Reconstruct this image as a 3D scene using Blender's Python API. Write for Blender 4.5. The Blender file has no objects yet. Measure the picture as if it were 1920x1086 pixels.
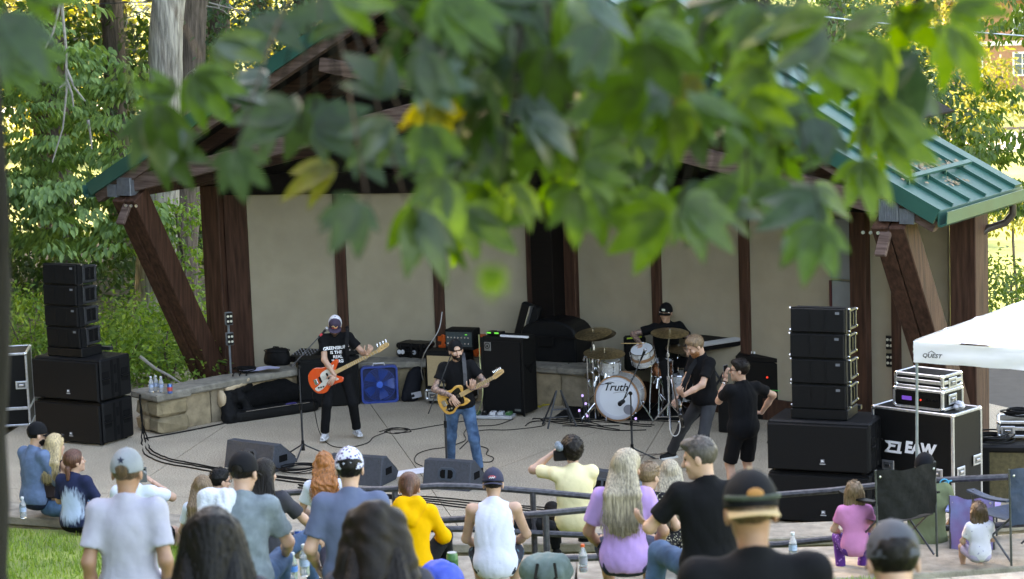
import bpy, bmesh, math, random, zlib
import numpy as np
from mathutils import Vector, Matrix
from mathutils.bvhtree import BVHTree
random.seed(7); np.random.seed(7)
PI = math.pi
S = bpy.context.scene
COL = S.collection
# ------------------------------------------------------------------ camera, light, exposure
FPX = 4533.0; PITCH = math.atan(657/FPX); ROLL = 0.036; CAMH = 6.9
Fv = Vector((0, math.cos(PITCH), -math.sin(PITCH))); Uv = Vector((0, math.sin(PITCH), math.cos(PITCH))); Rv = Vector((1, 0, 0))
cr, sr = math.cos(ROLL), math.sin(ROLL)
camd = bpy.data.cameras.new('camera'); cam = bpy.data.objects.new('camera', camd); COL.objects.link(cam); S.camera = cam
camd.lens = 85; camd.sensor_width = 36; camd.clip_start = 0.1; camd.clip_end = 1500
cx = Rv*cr - Uv*sr; cy = Rv*sr + Uv*cr
cam.matrix_world = Matrix(((cx.x, cy.x, -Fv.x, 0), (cx.y, cy.y, -Fv.y, 0), (cx.z, cy.z, -Fv.z, CAMH), (0, 0, 0, 1)))
camd.dof.use_dof = True; camd.dof.focus_distance = 32.5; camd.dof.aperture_fstop = 4.2
SUN_EL = math.radians(27); SUN_AZ = Vector((-0.80, 0.60))            # horizontal direction towards the sun
w = bpy.data.worlds.new('World'); S.world = w; w.use_nodes = True
nt = w.node_tree; bg = nt.nodes['Background']
sky = nt.nodes.new('ShaderNodeTexSky'); sky.sky_type = 'NISHITA'; sky.sun_disc = False
sky.sun_elevation = SUN_EL; sky.sun_rotation = math.atan2(SUN_AZ.x, SUN_AZ.y); sky.altitude = 300; sky.dust_density = 2.0
nt.links.new(sky.outputs[0], bg.inputs[0]); bg.inputs[1].default_value = 0.15
sd = bpy.data.lights.new('sun', 'SUN'); sun = bpy.data.objects.new('sun', sd); COL.objects.link(sun)
sd.energy = 3.2; sd.angle = math.radians(0.6); sd.color = (1.0, 0.88, 0.70)
dirv = Vector((SUN_AZ.x*math.cos(SUN_EL), SUN_AZ.y*math.cos(SUN_EL), math.sin(SUN_EL)))
sun.rotation_euler = dirv.to_track_quat('Z', 'Y').to_euler(); sun.location = (0, 0, 60)
S.view_settings.view_transform = 'Standard'; S.view_settings.look = 'None'; S.view_settings.gamma = 1.0
S.view_settings.use_curve_mapping = False; S.view_settings.exposure = 3.5
S.view_settings.use_white_balance = True; S.view_settings.white_balance_temperature = 9000; S.view_settings.white_balance_tint = 16
S.render.engine = 'CYCLES'; S.cycles.use_denoising = True
S.cycles.max_bounces = 8; S.cycles.diffuse_bounces = 4; S.cycles.glossy_bounces = 3; S.cycles.transmission_bounces = 6
S.cycles.caustics_reflective = False; S.cycles.caustics_refractive = False
S.cycles.sample_clamp_indirect = 6.0
S.render.film_transparent = False

def ray(px, py):
    dx, dy = px-960, py-543
    return Fv*FPX + Rv*(dx*cr-dy*sr) - Uv*(dy*cr+dx*sr)
CAMP = Vector((0, 0, CAMH))
def G(px, py, z=0.0):
    r = ray(px, py); return CAMP + r*((z-CAMH)/r.z)
def A(px, py, Y):
    r = ray(px, py); return CAMP + r*(Y/r.y)
# the pavilion's own frame (x along the front, y to the back)
HE = 3.3
FLp, FRp = G(175, 365, HE), G(1755, 418, HE)
MID = (FLp+FRp)/2; MID.z = 0
HW = (FRp-FLp).length/2
BU = (FRp-FLp).normalized(); BV = Vector((-BU.y, BU.x, 0)); BYAW = math.atan2(BU.y, BU.x)
def Wd(u, v, z=0): return MID + BU*u + BV*v + Vector((0, 0, z))

# ------------------------------------------------------------------ materials
MATS = {}
def mat(name, col, rough=.6, var=.12, scale=6., bump=0., bscale=40., metal=0., spec=.5, stretch=(1, 1, 1), col2=None, detail=4, trans=0., coat=0., emit=None, island=0., sss=0., stain=0., tcol=(1.5, 1.55, .5)):
    if name in MATS: return MATS[name]
    if max(col) < .031 and not emit and not trans: col = tuple(c*.25 for c in col); col2 = col2 and tuple(c*.5 for c in col2); spec = min(spec, .2)
    m = bpy.data.materials.new(name); m.use_nodes = True; t = m.node_tree; N = t.nodes; L = t.links
    p = N['Principled BSDF']; out = N['Material Output']
    tc = N.new('ShaderNodeTexCoord'); mp = N.new('ShaderNodeMapping'); mp.inputs['Scale'].default_value = stretch
    L.new(tc.outputs['Object'], mp.inputs[0])
    nz = N.new('ShaderNodeTexNoise'); nz.inputs['Scale'].default_value = scale; nz.inputs['Detail'].default_value = detail
    L.new(mp.outputs[0], nz.inputs['Vector'])
    rp = N.new('ShaderNodeValToRGB'); rp.color_ramp.elements[0].position = .3; rp.color_ramp.elements[1].position = .7
    a = [max(0, c*(1-var)) for c in col]; b = [min(1, c*(1+var)) for c in (col2 or col)]
    rp.color_ramp.elements[0].color = (*a, 1); rp.color_ramp.elements[1].color = (*b, 1)
    L.new(nz.outputs['Fac'], rp.inputs[0]); csock = rp.outputs[0]
    if island:
        g = N.new('ShaderNodeNewGeometry'); hs = N.new('ShaderNodeHueSaturation')
        mr = N.new('ShaderNodeMapRange'); mr.inputs[3].default_value = 1-island; mr.inputs[4].default_value = 1+island
        L.new(g.outputs['Random Per Island'], mr.inputs[0]); L.new(mr.outputs[0], hs.inputs['Value'])
        mr2 = N.new('ShaderNodeMapRange'); mr2.inputs[3].default_value = .5+island*.06; mr2.inputs[4].default_value = .5-island*.05
        L.new(g.outputs['Random Per Island'], mr2.inputs[0]); L.new(mr2.outputs[0], hs.inputs['Hue'])
        L.new(csock, hs.inputs['Color']); csock = hs.outputs[0]
    if stain:
        n4 = N.new('ShaderNodeTexNoise'); n4.inputs['Scale'].default_value = .55; n4.inputs['Detail'].default_value = 7; n4.inputs['Roughness'].default_value = .68; n4.inputs['Distortion'].default_value = .6; L.new(tc.outputs['Object'], n4.inputs['Vector'])
        m4 = N.new('ShaderNodeMapRange'); m4.inputs[1].default_value = .34; m4.inputs[2].default_value = .66; m4.inputs[3].default_value = 1-stain; m4.inputs[4].default_value = 1+stain*.45; L.new(n4.outputs['Fac'], m4.inputs[0])
        h4 = N.new('ShaderNodeHueSaturation'); L.new(m4.outputs[0], h4.inputs['Value']); L.new(csock, h4.inputs['Color']); csock = h4.outputs[0]
    L.new(csock, p.inputs['Base Color'])
    p.inputs['Roughness'].default_value = rough; p.inputs['Metallic'].default_value = metal; p.inputs['Specular IOR Level'].default_value = spec
    if coat: p.inputs['Coat Weight'].default_value = coat; p.inputs['Coat Roughness'].default_value = .1
    if sss:
        p.inputs['Subsurface Weight'].default_value = sss; p.inputs['Subsurface Radius'].default_value = (.02, .008, .004); p.inputs['Subsurface Scale'].default_value = .5
    if bump:
        n2 = N.new('ShaderNodeTexNoise'); n2.inputs['Scale'].default_value = bscale; n2.inputs['Detail'].default_value = 5
        L.new(mp.outputs[0], n2.inputs['Vector'])
        bp = N.new('ShaderNodeBump'); bp.inputs['Strength'].default_value = min(1, bump); bp.inputs['Distance'].default_value = .01*max(1, bump)
        L.new(n2.outputs['Fac'], bp.inputs['Height']); L.new(bp.outputs[0], p.inputs['Normal'])
    if emit: p.inputs['Emission Color'].default_value = (*emit[:3], 1); p.inputs['Emission Strength'].default_value = emit[3]
    if trans:
        tr = N.new('ShaderNodeBsdfTranslucent'); mx = N.new('ShaderNodeMixShader'); mx.inputs[0].default_value = trans
        gm = N.new('ShaderNodeMixRGB'); gm.blend_type = 'MULTIPLY'; gm.inputs[0].default_value = 1; gm.inputs[2].default_value = (*tcol, 1)
        L.new(csock, gm.inputs[1]); L.new(gm.outputs[0], tr.inputs[0])
        L.new(p.outputs[0], mx.inputs[1]); L.new(tr.outputs[0], mx.inputs[2]); L.new(mx.outputs[0], out.inputs[0])
    MATS[name] = m; return m
def glassmat(name, col=(.93, .97, 1), rough=.03, alpha=.35):
    if name in MATS: return MATS[name]
    m = bpy.data.materials.new(name); m.use_nodes = True; t = m.node_tree; p = t.nodes['Principled BSDF']
    p.inputs['Base Color'].default_value = (*col, 1); p.inputs['Roughness'].default_value = rough
    p.inputs['Transmission Weight'].default_value = alpha; p.inputs['IOR'].default_value = 1.15; MATS[name] = m; return m

# ------------------------------------------------------------------ mesh builder
class B:
    def __init__(s): s.v = []; s.f = []; s.m = []
    def add(s, vs, fs, mi=0):
        o = len(s.v); s.v += [tuple(x) for x in vs]; s.f += [tuple(i+o for i in f) for f in fs]; s.m += [mi]*len(fs); return s
    def box(s, c, d, R=None, mi=0, ch=0.0):
        hx, hy, hz = d[0]/2, d[1]/2, d[2]/2; c = Vector(c)
        if ch <= 0:
            P = [(x, y, z) for x in (-hx, hx) for y in (-hy, hy) for z in (-hz, hz)]
            Fs = [(0, 1, 3, 2), (4, 6, 7, 5), (0, 4, 5, 1), (2, 3, 7, 6), (0, 2, 6, 4), (1, 5, 7, 3)]
        else:
            P = []; idx = {}
            for sx in (-1, 1):
                for sy in (-1, 1):
                    for sz in (-1, 1):
                        for ax in range(3):
                            q = [sx*(hx-ch), sy*(hy-ch), sz*(hz-ch)]; q[ax] += (sx, sy, sz)[ax]*ch
                            idx[(sx, sy, sz, ax)] = len(P); P.append(tuple(q))
            Fs = []
            for ax in range(3):
                b, e = [(1, 2), (2, 0), (0, 1)][ax]
                for sg in (-1, 1):
                    loop = []
                    for (p, q) in ((-1, -1), (1, -1), (1, 1), (-1, 1)):
                        k = [0, 0, 0]; k[ax] = sg; k[b] = p; k[e] = q; loop.append(idx[(*k, ax)])
                    Fs.append(tuple(loop if sg > 0 else loop[::-1]))
                    # edges
                for p in (-1, 1):
                    for q in (-1, 1):
                        k0 = [0, 0, 0]; k1 = [0, 0, 0]; k0[ax] = -1; k1[ax] = 1; k0[b] = k1[b] = p; k0[e] = k1[e] = q
                        l = (idx[(*k0, b)], idx[(*k1, b)], idx[(*k1, e)], idx[(*k0, e)])
                        Fs.append(l if p*q < 0 else l[::-1])
            for sx in (-1, 1):
                for sy in (-1, 1):
                    for sz in (-1, 1):
                        l = tuple(idx[(sx, sy, sz, a)] for a in range(3)); Fs.append(l if sx*sy*sz > 0 else l[::-1])
        M = R if R is not None else Matrix.Identity(3)
        return s.add([c + M @ Vector(q) for q in P], Fs, mi)
    def beam(s, a, b, wd, ht, up=(0, 0, 1), mi=0, ch=0.0, ext=0.0):
        a, b = Vector(a), Vector(b); x = (b-a); l = x.length; x.normalize(); up = Vector(up)
        y = up.cross(x)
        if y.length < 1e-4: y = Vector((0, 1, 0)).cross(x)
        y.normalize(); z = x.cross(y)
        R = Matrix((x, y, z)).transposed()
        return s.box((a+b)/2, (l+ext*2, wd, ht), R, mi, ch)
    def cyl(s, a, b, r0, r1=None, n=12, mi=0, caps=True):
        a, b = Vector(a), Vector(b); r1 = r0 if r1 is None else r1
        d = (b-a).normalized(); x = d.orthogonal().normalized(); y = d.cross(x)
        P = []
        for c, r in ((a, r0), (b, r1)):
            for i in range(n):
                t = 2*PI*i/n; P.append(c + x*(r*math.cos(t)) + y*(r*math.sin(t)))
        Fs = [(i, (i+1) % n, n+(i+1) % n, n+i) for i in range(n)]
        if caps: Fs += [tuple(range(n))[::-1], tuple(range(n, 2*n))]
        return s.add(P, Fs, mi)
    def tube(s, pts, r, n=6, mi=0, closed=False):
        pts = [Vector(p) for p in pts]; P = []; Fs = []; m = len(pts); px = None
        rr = r if isinstance(r, (list, tuple)) else [r]*m
        for i, p in enumerate(pts):
            if closed: d = pts[(i+1) % m]-pts[i-1]
            else: d = pts[min(i+1, m-1)]-pts[max(i-1, 0)]
            d = d.normalized() if d.length > 1e-9 else Vector((0, 0, 1))
            if px is None: px = d.orthogonal().normalized()
            else:
                px = px - d*px.dot(d)
                px = px.normalized() if px.length > 1e-6 else d.orthogonal().normalized()
            py = d.cross(px)
            for k in range(n):
                t = 2*PI*k/n; P.append(p + px*(rr[i]*math.cos(t)) + py*(rr[i]*math.sin(t)))
        for i in range(m if closed else m-1):
            j = (i+1) % m
            for k in range(n): Fs.append((i*n+k, i*n+(k+1) % n, j*n+(k+1) % n, j*n+k))
        if not closed: Fs += [tuple(range(n))[::-1], tuple(range((m-1)*n, m*n))]
        return s.add(P, Fs, mi)
    def lathe(s, prof, n=20, M=None, mi=0, caps=True):
        P = []; Fs = []; m = len(prof)
        for (r, z) in prof:
            for k in range(n):
                t = 2*PI*k/n; P.append(Vector((r*math.cos(t), r*math.sin(t), z)))
        for i in range(m-1):
            for k in range(n): Fs.append((i*n+k, i*n+(k+1) % n, (i+1)*n+(k+1) % n, (i+1)*n+k))
        if caps: Fs += [tuple(range(n))[::-1], tuple(range((m-1)*n, m*n))]
        if M is not None: P = [M @ p for p in P]
        return s.add(P, Fs, mi)
    def prism(s, poly, a, b, frame=None, mi=0, ch=0.0):
        """poly: 2d outline (x, z), extruded from y=a to y=b; frame maps (x,y,z) to the target space"""
        n = len(poly); fr = frame or (lambda x, y, z: (x, y, z))
        ar = sum(poly[i][0]*poly[(i+1) % n][1]-poly[(i+1) % n][0]*poly[i][1] for i in range(n))
        if ar < 0: poly = poly[::-1]
        rings = [(a, 0), (b, 0)] if ch <= 0 else [(a, ch), (a+ch, 0), (b-ch, 0), (b, ch)]
        P = []
        for (y, sh) in rings:
            for i in range(n):
                x, z = poly[i]
                if sh:
                    p0 = Vector(poly[i-1]); p1 = Vector(poly[i]); p2 = Vector(poly[(i+1) % n])
                    e = (p1-p0).normalized(); f = (p2-p1).normalized(); nn = Vector((-e.y-f.y, e.x+f.x))
                    nn = nn.normalized() if nn.length > 1e-6 else Vector((0, 0)); x += nn.x*sh; z += nn.y*sh
                P.append(fr(x, y, z))
        Fs = []
        for k in range(len(rings)-1):
            for i in range(n):
                j = (i+1) % n; Fs.append((k*n+i, k*n+j, (k+1)*n+j, (k+1)*n+i))
        Fs.append(tuple(range(n))[::-1]); Fs.append(tuple(range((len(rings)-1)*n, len(rings)*n)))
        return s.add(P, Fs, mi)
    def ell(s, c, r, R=None, n=12, mi=0):
        P = []; Fs = []; m = n//2; c = Vector(c); M = R or Matrix.Identity(3)
        for i in range(1, m):
            t = PI*i/m
            for k in range(n):
                q = 2*PI*k/n; P.append(c + M @ Vector((r[0]*math.sin(t)*math.cos(q), r[1]*math.sin(t)*math.sin(q), r[2]*math.cos(t))))
        for i in range(m-2):
            for k in range(n): Fs.append((i*n+k, (i+1)*n+k, (i+1)*n+(k+1) % n, i*n+(k+1) % n))
        P += [c + M @ Vector((0, 0, r[2])), c - M @ Vector((0, 0, r[2]))]; a = len(P)-2
        for k in range(n): Fs.append((a, k, (k+1) % n)); Fs.append((a+1, (m-2)*n+(k+1) % n, (m-2)*n+k))
        return s.add(P, Fs, mi)
    def build(s, name, mats, parent=None, smooth=False, sharp=40, fix=True):
        me = bpy.data.meshes.new(name); me.from_pydata(s.v, [], s.f)
        mats = mats if isinstance(mats, (list, tuple)) else [mats]
        for m in mats: me.materials.append(m)
        if len(mats) > 1: me.polygons.foreach_set('material_index', s.m)
        if fix:
            bm = bmesh.new(); bm.from_mesh(me); bmesh.ops.recalc_face_normals(bm, faces=bm.faces); bm.to_mesh(me); bm.free()
        if smooth:
            me.shade_smooth()
            if sharp: me.set_sharp_from_angle(angle=math.radians(sharp))
        me.update()
        return link(name, me, parent)
def link(name, me, parent=None):
    o = bpy.data.objects.new(name, me); COL.objects.link(o)
    if parent is not None: o.parent = parent
    return o
def tag(o, label=None, cat=None, group=None, kind=None):
    if label: o['label'] = label
    if cat: o['category'] = cat
    if group: o['group'] = group
    if kind: o['kind'] = kind
    return o
def empty(name, loc, yaw=0., label=None, cat=None, group=None):
    o = bpy.data.objects.new(name, None); COL.objects.link(o); o.location = loc; o.rotation_euler = (0, 0, yaw); o.empty_display_size = .2
    return tag(o, label, cat, group)
def copy_tree(o, parent=None):
    c = o.copy(); COL.objects.link(c)
    if parent is not None: c.parent = parent
    for ch in list(o.children): copy_tree(ch, c)
    return c
def np_mesh(name, V, F, mats, parent=None, smooth=False, mi=None):
    """V (n,3) array, F (m,k) array of equal-size polygons"""
    me = bpy.data.meshes.new(name or 'crown'); V = np.asarray(V, np.float32); F = np.asarray(F, np.int32); k = F.shape[1]
    me.vertices.add(len(V)); me.vertices.foreach_set('co', V.ravel())
    me.loops.add(F.size); me.loops.foreach_set('vertex_index', F.ravel())
    me.polygons.add(len(F)); me.polygons.foreach_set('loop_start', np.arange(0, F.size, k, dtype=np.int32))
    mats = mats if isinstance(mats, (list, tuple)) else [mats]
    for m in mats: me.materials.append(m)
    if mi is not None: me.polygons.foreach_set('material_index', np.asarray(mi, np.int32))
    if smooth: me.polygons.foreach_set('use_smooth', np.ones(len(F), bool))
    me.update(calc_edges=True); me.validate()
    return link(name, me, parent) if name else me
FONTC = {}
def text_mesh(txt, size=.1, depth=.002, shear=0., bold=0.0, sx=1.0):
    cu = bpy.data.curves.new('lettering', 'FONT'); cu.body = txt; cu.size = size; cu.extrude = depth; cu.align_x = 'CENTER'; cu.align_y = 'CENTER'
    cu.shear = shear; cu.offset = bold; cu.resolution_u = 3
    o = bpy.data.objects.new('lettering', cu); COL.objects.link(o); bpy.context.view_layer.update()
    me = bpy.data.meshes.new_from_object(o); bpy.data.objects.remove(o); bpy.data.curves.remove(cu)
    if sx != 1.0:
        for v in me.vertices: v.co.x *= sx
    return me
def lettering(txt, size, m, parent, loc, xdir, updir, depth=.002, shear=0., bold=0., sx=1., name='lettering'):
    me = text_mesh(txt, size, depth, shear, bold, sx); me.materials.append(m); o = link(name, me, parent)
    x = Vector(xdir).normalized(); y = Vector(updir).normalized(); z = x.cross(y)
    M = Matrix((x, y, z)).transposed().to_4x4(); M.translation = Vector(loc); o.matrix_local = M
    return o

MT = {}
blk = mat('black_cabinet', (.018, .019, .022), .55, .25, 30, .25, 250)
grl = mat('speaker_grille', (.012, .013, .015), .7, .35, 60, .5, 600)
rub = mat('black_rubber', (.012, .012, .013), .6, .2, 20)
blkplastic = mat('black_plastic', (.02, .02, .022), .4, .2, 12, .1, 120)
chrome = mat('chrome', (.75, .76, .78), .18, .1, 20, metal=1)
alu = mat('aluminium_edging', (.62, .64, .68), .32, .15, 25, .1, 90, metal=.9)
steel = mat('dark_steel', (.03, .032, .036), .42, .35, 14, .15, 60, metal=.3)
white = mat('white_print', (.82, .82, .84), .5, .05)
hole = mat('dark_recess', (.004, .004, .005), .9, .1)
# ------------------------------------------------------------------ signed-distance bodies
def n3(v): return np.array([v[0], v[1], v[2]], float)
def cap(a, b, ra, rb=None, lab=0, cut=None, k=None): return dict(t='c', a=n3(a), b=n3(b), ra=ra, rb=ra if rb is None else rb, lab=lab, cut=cut, k=k)
def ell(c, r, R=None, lab=0, cut=None, k=None, sub=False): return dict(t='e', c=n3(c), r=np.array(r, float), R=None if R is None else np.array(R), lab=lab, cut=cut, k=k, sub=sub)
def dist(p, X, Y, Z):
    if p['t'] == 'c':
        ab = p['b']-p['a']; L2 = ab@ab+1e-12
        px, py, pz = X-p['a'][0], Y-p['a'][1], Z-p['a'][2]
        t = np.clip((px*ab[0]+py*ab[1]+pz*ab[2])/L2, 0, 1)
        d = np.sqrt((px-t*ab[0])**2+(py-t*ab[1])**2+(pz-t*ab[2])**2) - (p['ra']+(p['rb']-p['ra'])*t)
    else:
        px, py, pz = X-p['c'][0], Y-p['c'][1], Z-p['c'][2]
        if p['R'] is not None:
            R = p['R']; px, py, pz = (R[0, 0]*px+R[1, 0]*py+R[2, 0]*pz, R[0, 1]*px+R[1, 1]*py+R[2, 1]*pz, R[0, 2]*px+R[1, 2]*py+R[2, 2]*pz)
        r = p['r']; k0 = np.sqrt((px/r[0])**2+(py/r[1])**2+(pz/r[2])**2); k1 = np.sqrt((px/r[0]**2)**2+(py/r[1]**2)**2+(pz/r[2]**2)**2)+1e-9
        d = k0*(k0-1)/k1
    if p['cut'] is not None:
        for (c, n) in (p['cut'] if isinstance(p['cut'], list) else [p['cut']]):
            d = np.maximum(d, (X-c[0])*n[0]+(Y-c[1])*n[1]+(Z-c[2])*n[2])
    return d
def bounds(p):
    if p['t'] == 'c': r = max(p['ra'], p['rb']); return np.minimum(p['a'], p['b'])-r, np.maximum(p['a'], p['b'])+r
    r = p['r'].max() if p['R'] is not None else p['r']; return p['c']-r, p['c']+r
def axis(lo, hi, h, fine):
    xs = [lo]
    while xs[-1] < hi:
        x = xs[-1]; st = h
        for (a, b, f) in fine:
            if a-h < x < b: st = f
        xs.append(x+st)
    return np.array(xs)
def mesh_sdf(prims, h=.012, k=.03, noise=None, fine=None, pad=.03):
    lo = np.min([bounds(p)[0] for p in prims if not p.get('sub')], 0)-pad; hi = np.max([bounds(p)[1] for p in prims if not p.get('sub')], 0)+pad
    fine = fine or [[], [], []]
    ax = [axis(lo[i], hi[i], h, fine[i]) for i in range(3)]
    f = np.full([len(a) for a in ax], .2)
    for p in prims:
        l, u = bounds(p); kk = p['k'] if p['k'] is not None else k; mg = kk+.03
        sl = [slice(max(0, np.searchsorted(ax[i], l[i]-mg)-1), np.searchsorted(ax[i], u[i]+mg)+1) for i in range(3)]
        X, Y, Z = np.meshgrid(ax[0][sl[0]], ax[1][sl[1]], ax[2][sl[2]], indexing='ij', sparse=True)
        d = dist(p, X, Y, Z); g = f[sl[0], sl[1], sl[2]]
        if p.get('sub'): f[sl[0], sl[1], sl[2]] = np.maximum(g, -d); continue
        e = np.maximum(kk-np.abs(g-d), 0)/max(kk, 1e-6); f[sl[0], sl[1], sl[2]] = np.minimum(g, d)-e*e*kk*.25
    if noise is not None:
        X, Y, Z = np.meshgrid(*ax, indexing='ij', sparse=True); f = f+noise(X, Y, Z)
    return surfnet(f, ax)
CORN = np.array([(i, j, k) for i in (0, 1) for j in (0, 1) for k in (0, 1)])
EDG = [(a, b) for a in range(8) for b in range(a+1, 8) if np.abs(CORN[a]-CORN[b]).sum() == 1]
def surfnet(f, ax):
    s = f < 0; n = f.shape
    cnt = np.zeros([d-1 for d in n], np.int8)
    for c in CORN: cnt += s[c[0]:n[0]-1+c[0], c[1]:n[1]-1+c[1], c[2]:n[2]-1+c[2]]
    I = np.argwhere((cnt > 0) & (cnt < 8)); idx = -np.ones(cnt.shape, np.int64); idx[I[:, 0], I[:, 1], I[:, 2]] = np.arange(len(I))
    fv = np.stack([f[I[:, 0]+c[0], I[:, 1]+c[1], I[:, 2]+c[2]] for c in CORN], 1)
    cp = np.stack([np.stack([ax[d][I[:, d]+c[d]] for d in range(3)], 1) for c in CORN], 1)
    acc = np.zeros((len(I), 3)); num = np.zeros(len(I))
    for a, b in EDG:
        m = (fv[:, a] < 0) != (fv[:, b] < 0); t = np.where(m, fv[:, a]/(fv[:, a]-fv[:, b]+1e-12), 0)[:, None]
        acc += np.where(m[:, None], cp[:, a]*(1-t)+cp[:, b]*t, 0); num += m
    V = acc/num[:, None]; Q = []
    for d in range(3):
        e1, e2 = [(1, 2), (2, 0), (0, 1)][d]
        a = [slice(None)]*3; b = [slice(None)]*3; a[d] = slice(0, -1); b[d] = slice(1, None)
        s0 = s[tuple(a)]; s1 = s[tuple(b)]; E = np.argwhere(s0 != s1)
        ok = (E[:, e1] > 0) & (E[:, e2] > 0) & (E[:, e1] < n[e1]-1) & (E[:, e2] < n[e2]-1); E = E[ok]
        if not len(E): continue
        flip = s1[E[:, 0], E[:, 1], E[:, 2]]
        qs = []
        for (o1, o2) in ((-1, -1), (0, -1), (0, 0), (-1, 0)):
            c = E.copy(); c[:, e1] += o1; c[:, e2] += o2; qs.append(idx[c[:, 0], c[:, 1], c[:, 2]])
        q = np.stack(qs, 1); q[flip] = q[flip][:, ::-1]; Q.append(q)
    return V, np.concatenate(Q)
def sdf_obj(name, prims, mats, parent, h=.012, k=.03, noise=None, fine=None, labels=False, extra=None):
    V, Q = mesh_sdf(prims, h, k, noise, fine); mi = None
    if labels:
        best = np.full(len(V), 9.); lab = np.zeros(len(V), int)
        for p in prims:
            if p.get('sub'): continue
            d = dist(p, V[:, 0], V[:, 1], V[:, 2]); m = d < best; best[m] = d[m]; lab[m] = p['lab']
        mi = lab[Q[:, 0]]
    if extra is not None and len(extra.f):
        o = len(V); EV = np.array(extra.v); quads = []
        for fc in extra.f:
            fc = [i+o for i in fc]
            if len(fc) == 3: quads.append(fc+[fc[2]])
            else:
                for i in range(1, len(fc)-1, 2):
                    quads.append([fc[0], fc[i], fc[i+1], fc[i+2] if i+2 < len(fc) else fc[i+1]])
        me_i = np.zeros(len(quads), int); 
        V = np.concatenate([V, EV]); 
        if mi is None: mi = np.zeros(len(Q), int)
        me = bpy.data.meshes.new(name)
        fl = [list(q) for q in Q] + [[a for i, a in enumerate(q) if i == 0 or a != q[i-1]] for q in quads]
        me.from_pydata([tuple(x) for x in V], [], fl)
        for m in (mats if isinstance(mats, (list, tuple)) else [mats]): me.materials.append(m)
        me.polygons.foreach_set('material_index', np.concatenate([mi, me_i]).astype(np.int32)); me.shade_smooth(); me.update()
        return link(name, me, parent)
    return np_mesh(name, V, Q, mats, parent, True, mi)
def folds(amp, seed=0, f=14., stretch=(1.15, 1.15, .36)):
    r = np.random.RandomState(seed); ks = [(r.normal(size=3)*np.array(stretch)*f*(.7+.55*i), r.rand()*6.3, r.uniform(5, 13, 3), r.rand(3)*6) for i in range(5)]
    def g(X, Y, Z):
        d = 0
        for i, (q, ph, wq, wp) in enumerate(ks):
            s_ = np.sin(q[0]*X+q[1]*Y+q[2]*Z+ph+1.9*np.sin(wq[0]*X+wp[0])+1.9*np.sin(wq[1]*Z+wp[1]+1.5*np.sin(7*X+wp[2]))+1.2*np.sin(wq[2]*Y)); d = d+(1-2*np.abs(s_)**.8)/(1+.6*i)
        return d*amp*.42
    return g
def tufts(amp, f=45.):
    def g(X, Y, Z):
        return amp*(np.sin(f*X+3*np.sin(f*.4*Z))*np.sin(f*Y+2*np.sin(f*.5*X))*np.sin(f*Z*.9+2*np.sin(f*.45*Y)))
    return g
def strands(amp, c, f=60.):
    def g(X, Y, Z):
        a = np.arctan2(X-c[0], Y-c[1]); return amp*(np.sin(a*f*.5+3*np.sin(9*Z))+.6*np.sin(a*f+5*np.sin(6*Z+a*3)))
    return g

# ------------------------------------------------------------------ people
SK = {}
def skin(tone):
    cols = {'fair': (.46, .27, .19), 'mid': (.38, .21, .14), 'tan': (.30, .155, .095)}
    return mat('skin_'+tone, cols[tone], .5, .10, 14, .12, 180, sss=.08)
tattoo = mat('tattooed_skin', (.06, .05, .055), .5, .2, 38, col2=(.34, .2, .145), detail=2)
def haircol(name):
    c = {'black': (.012, .010, .010), 'dark': (.028, .018, .013), 'brown': (.075, .042, .024), 'light_brown': (.16, .10, .055), 'blonde': (.42, .31, .17), 'ash': (.30, .25, .18),
         'red': (.30, .10, .025), 'auburn': (.09, .032, .018), 'ginger': (.22, .085, .03), 'grey': (.052, .042, .035)}[name]
    return mat('hair_'+name, c, .45, .55, 30, .6, 70, spec=.45, stretch=(3, 3, .35))
def cloth(name, col, var=.1, rough=.85, bump=.35, scale=5, col2=None, bscale=22):
    return mat('cloth_'+name, col, rough, var, scale, bump, bscale, spec=.2, col2=col2)
def ik(a, b, l1, l2, pole):
    a, b, pole = Vector(a), Vector(b), Vector(pole); d = b-a; L = d.length
    if L > (l1+l2)*.995: b = a+d*((l1+l2)*.995/L); d = b-a; L = d.length
    L = max(L, abs(l1-l2)+.01); x = (l1*l1-l2*l2+L*L)/(2*L); hh = math.sqrt(max(0, l1*l1-x*x)); dn = d.normalized()
    pp = pole-dn*pole.dot(dn); pp = pp.normalized() if pp.length > 1e-5 else dn.orthogonal().normalized()
    return a+dn*x+pp*hh, b
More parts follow.
